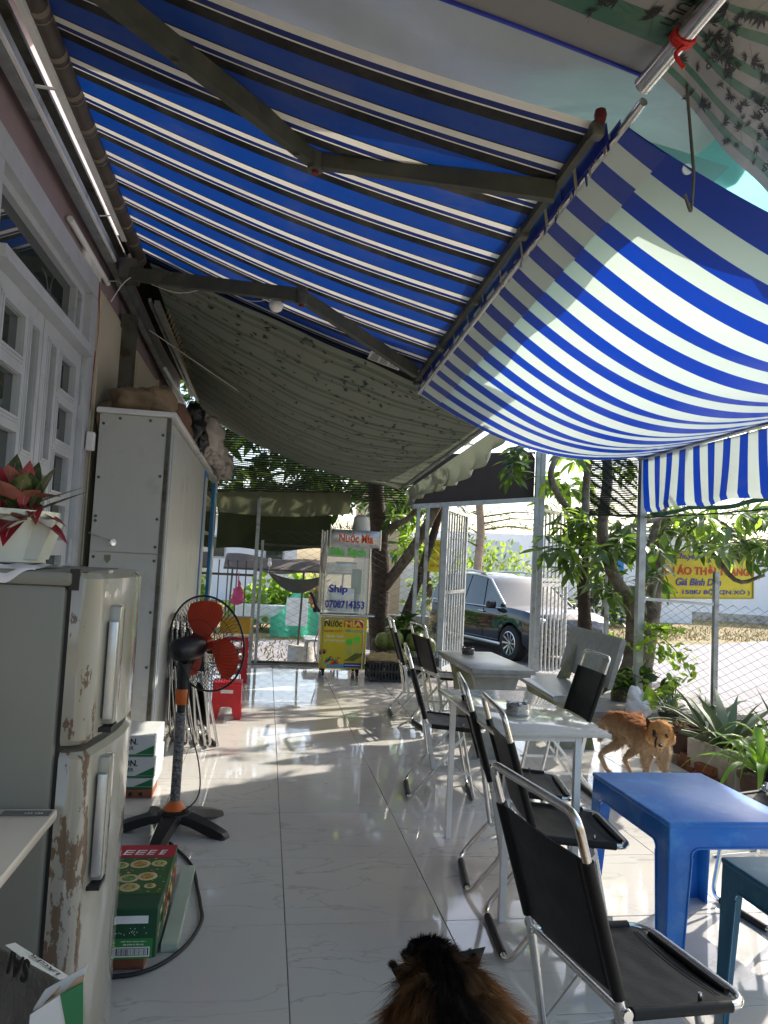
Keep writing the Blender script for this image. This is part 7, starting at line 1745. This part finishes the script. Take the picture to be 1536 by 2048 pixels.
fur(head, 9000, .018, lambda p: -fdir*.8-Z*.35, rd_, [mg2], lay=.86, wid=.0009, skip=lambda p: (p+D0-H(0, -.02, .1)).length < .05 and rd_.random() < .7, lenf=lambda p: 1.7 if (p+D0-hc_).dot(fdir) < .0 else .5)
# dark shaggy dog in the foreground, back of the head towards the viewer
E0 = V3((.36, 1.18, 0)); DS = 1.14; dd = thing('dark_shaggy_dog', 'shaggy dark brown dog seen from behind at the bottom of the view', 'dog', E0)
V_ = []; E_ = []
hz = .475
pel = va((-.02, -.42, .335), .095); a1 = va((0, -.25, .345), .10, pel); a2 = va((.02, -.08, .355), .105, a1); a3 = va((.02, .06, .385), .132, a2)
n1 = va((.015, .15, .435), .112, a3); n2 = va((.01, .215, .478), .066, n1); n3 = va((.01, .27, .488), .045, n2); n4 = va((.01, .33, .462), .028, n3); n5 = va((.01, .385, .445), .018, n4)
tl = va((-.02, -.50, .37), .03, pel); tl2 = va((-.02, -.56, .45), .03, tl); va((-.02, -.52, .53), .02, tl2)
for sx in (-1, 1):
    a = va((sx*.07, -.42, .28), .055, pel); b2 = va((sx*.085, -.36, .20), .038, a); c2 = va((sx*.085, -.44, .11), .02, b2); d2 = va((sx*.085, -.42, .025), .018, c2); va((sx*.085, -.38, .014), (.019, .013), d2)
    a = va((sx*.075, .05, .28), .045, a3); b2 = va((sx*.08, .03, .18), .028, a); c2 = va((sx*.08, .04, .09), .021, b2); d2 = va((sx*.08, .045, .025), .019, c2); va((sx*.08, .08, .014), (.02, .013), d2)
V_ = [(V3((v[0][0]*1.12, v[0][1], v[0][2]))*DS, v[1]*DS if not isinstance(v[1], tuple) else (v[1][0]*DS, v[1][1]*DS)) for v in V_]
bm_ = skin_mesh('dog_body', V_, E_)
m_dk = furmat('dark_brown_fur', (.010, .007, .005), (.36, .19, .08), .035, .13, ax='ABSX', nsc=7)
bm_.materials.append(m_dk); b2o = bpy.data.objects.new('body', bm_); COL.objects.link(b2o); b2o.parent = dd
m_dk2 = furmat('dark_head_fur', (.035, .02, .012), (.014, .010, .008), .45, .52)
ears = []
for s_, tip in ((-1, V3((-.070, .222, .505))), (1, V3((.095, .23, .532)))):
    q = MB(); b0_ = V3((s_*.022+.01, .225, .525)); e1 = V3((s_*.058+.01, .222, .468)); bk2 = V3((s_*.045+.01, .255, .50)); mid = (b0_+tip+e1)/3+V3((0, -.014, 0))
    q.add([E0+p*DS for p in (b0_, tip, e1, bk2, mid)], [(0, 1, 4), (1, 2, 4), (2, 0, 4), (0, 3, 1), (3, 2, 1)]); eo = q.build('ear', mat('black_ear_fur', (.008, .006, .005), .85), dd, 180); ears.append(eo)
def flow2(p): return V3((p.x*5, -1.2, -.25+.0*p.z)).normalized() if p.y > .05 else V3((p.x*2.5, -.6, -.9)).normalized()
fur(b2o, 130000, .055, flow2, rd_, [m_dk], wid=.00055, lenf=lambda p: (.5 if p.y > .27 else (1.35 if p.z > .28 else .5)), lay=.70)
for eo in ears: fur(eo, 5000, .034, lambda p: V3((p.x*3, -.3, .8)).normalized(), rd_, [mat('black_ear_fur', (0, 0, 0))], wid=.0005, lay=.6)

# small dry specks and leaf bits on the tiles
q = MB()
for k in range(46):
    a = V3((rp_.uniform(-.3, 2.7), rp_.uniform(1.6, 7.5), .0016)); L = rp_.uniform(.004, .016); an = rp_.uniform(0, 6.28); d_ = V3((math.cos(an), math.sin(an), 0)); e = V3((-d_.y, d_.x, .12))
    q.add([a-d_*L, a+e*L*.35, a+d_*L, a-e*L*.3+Z*L*.2], [(0, 1, 2, 3)])
sp_o = q.build('leaf_litter', m_straw); tag(sp_o, 'tiny dry leaf bits scattered over the pale tiles', 'litter', kind='stuff')
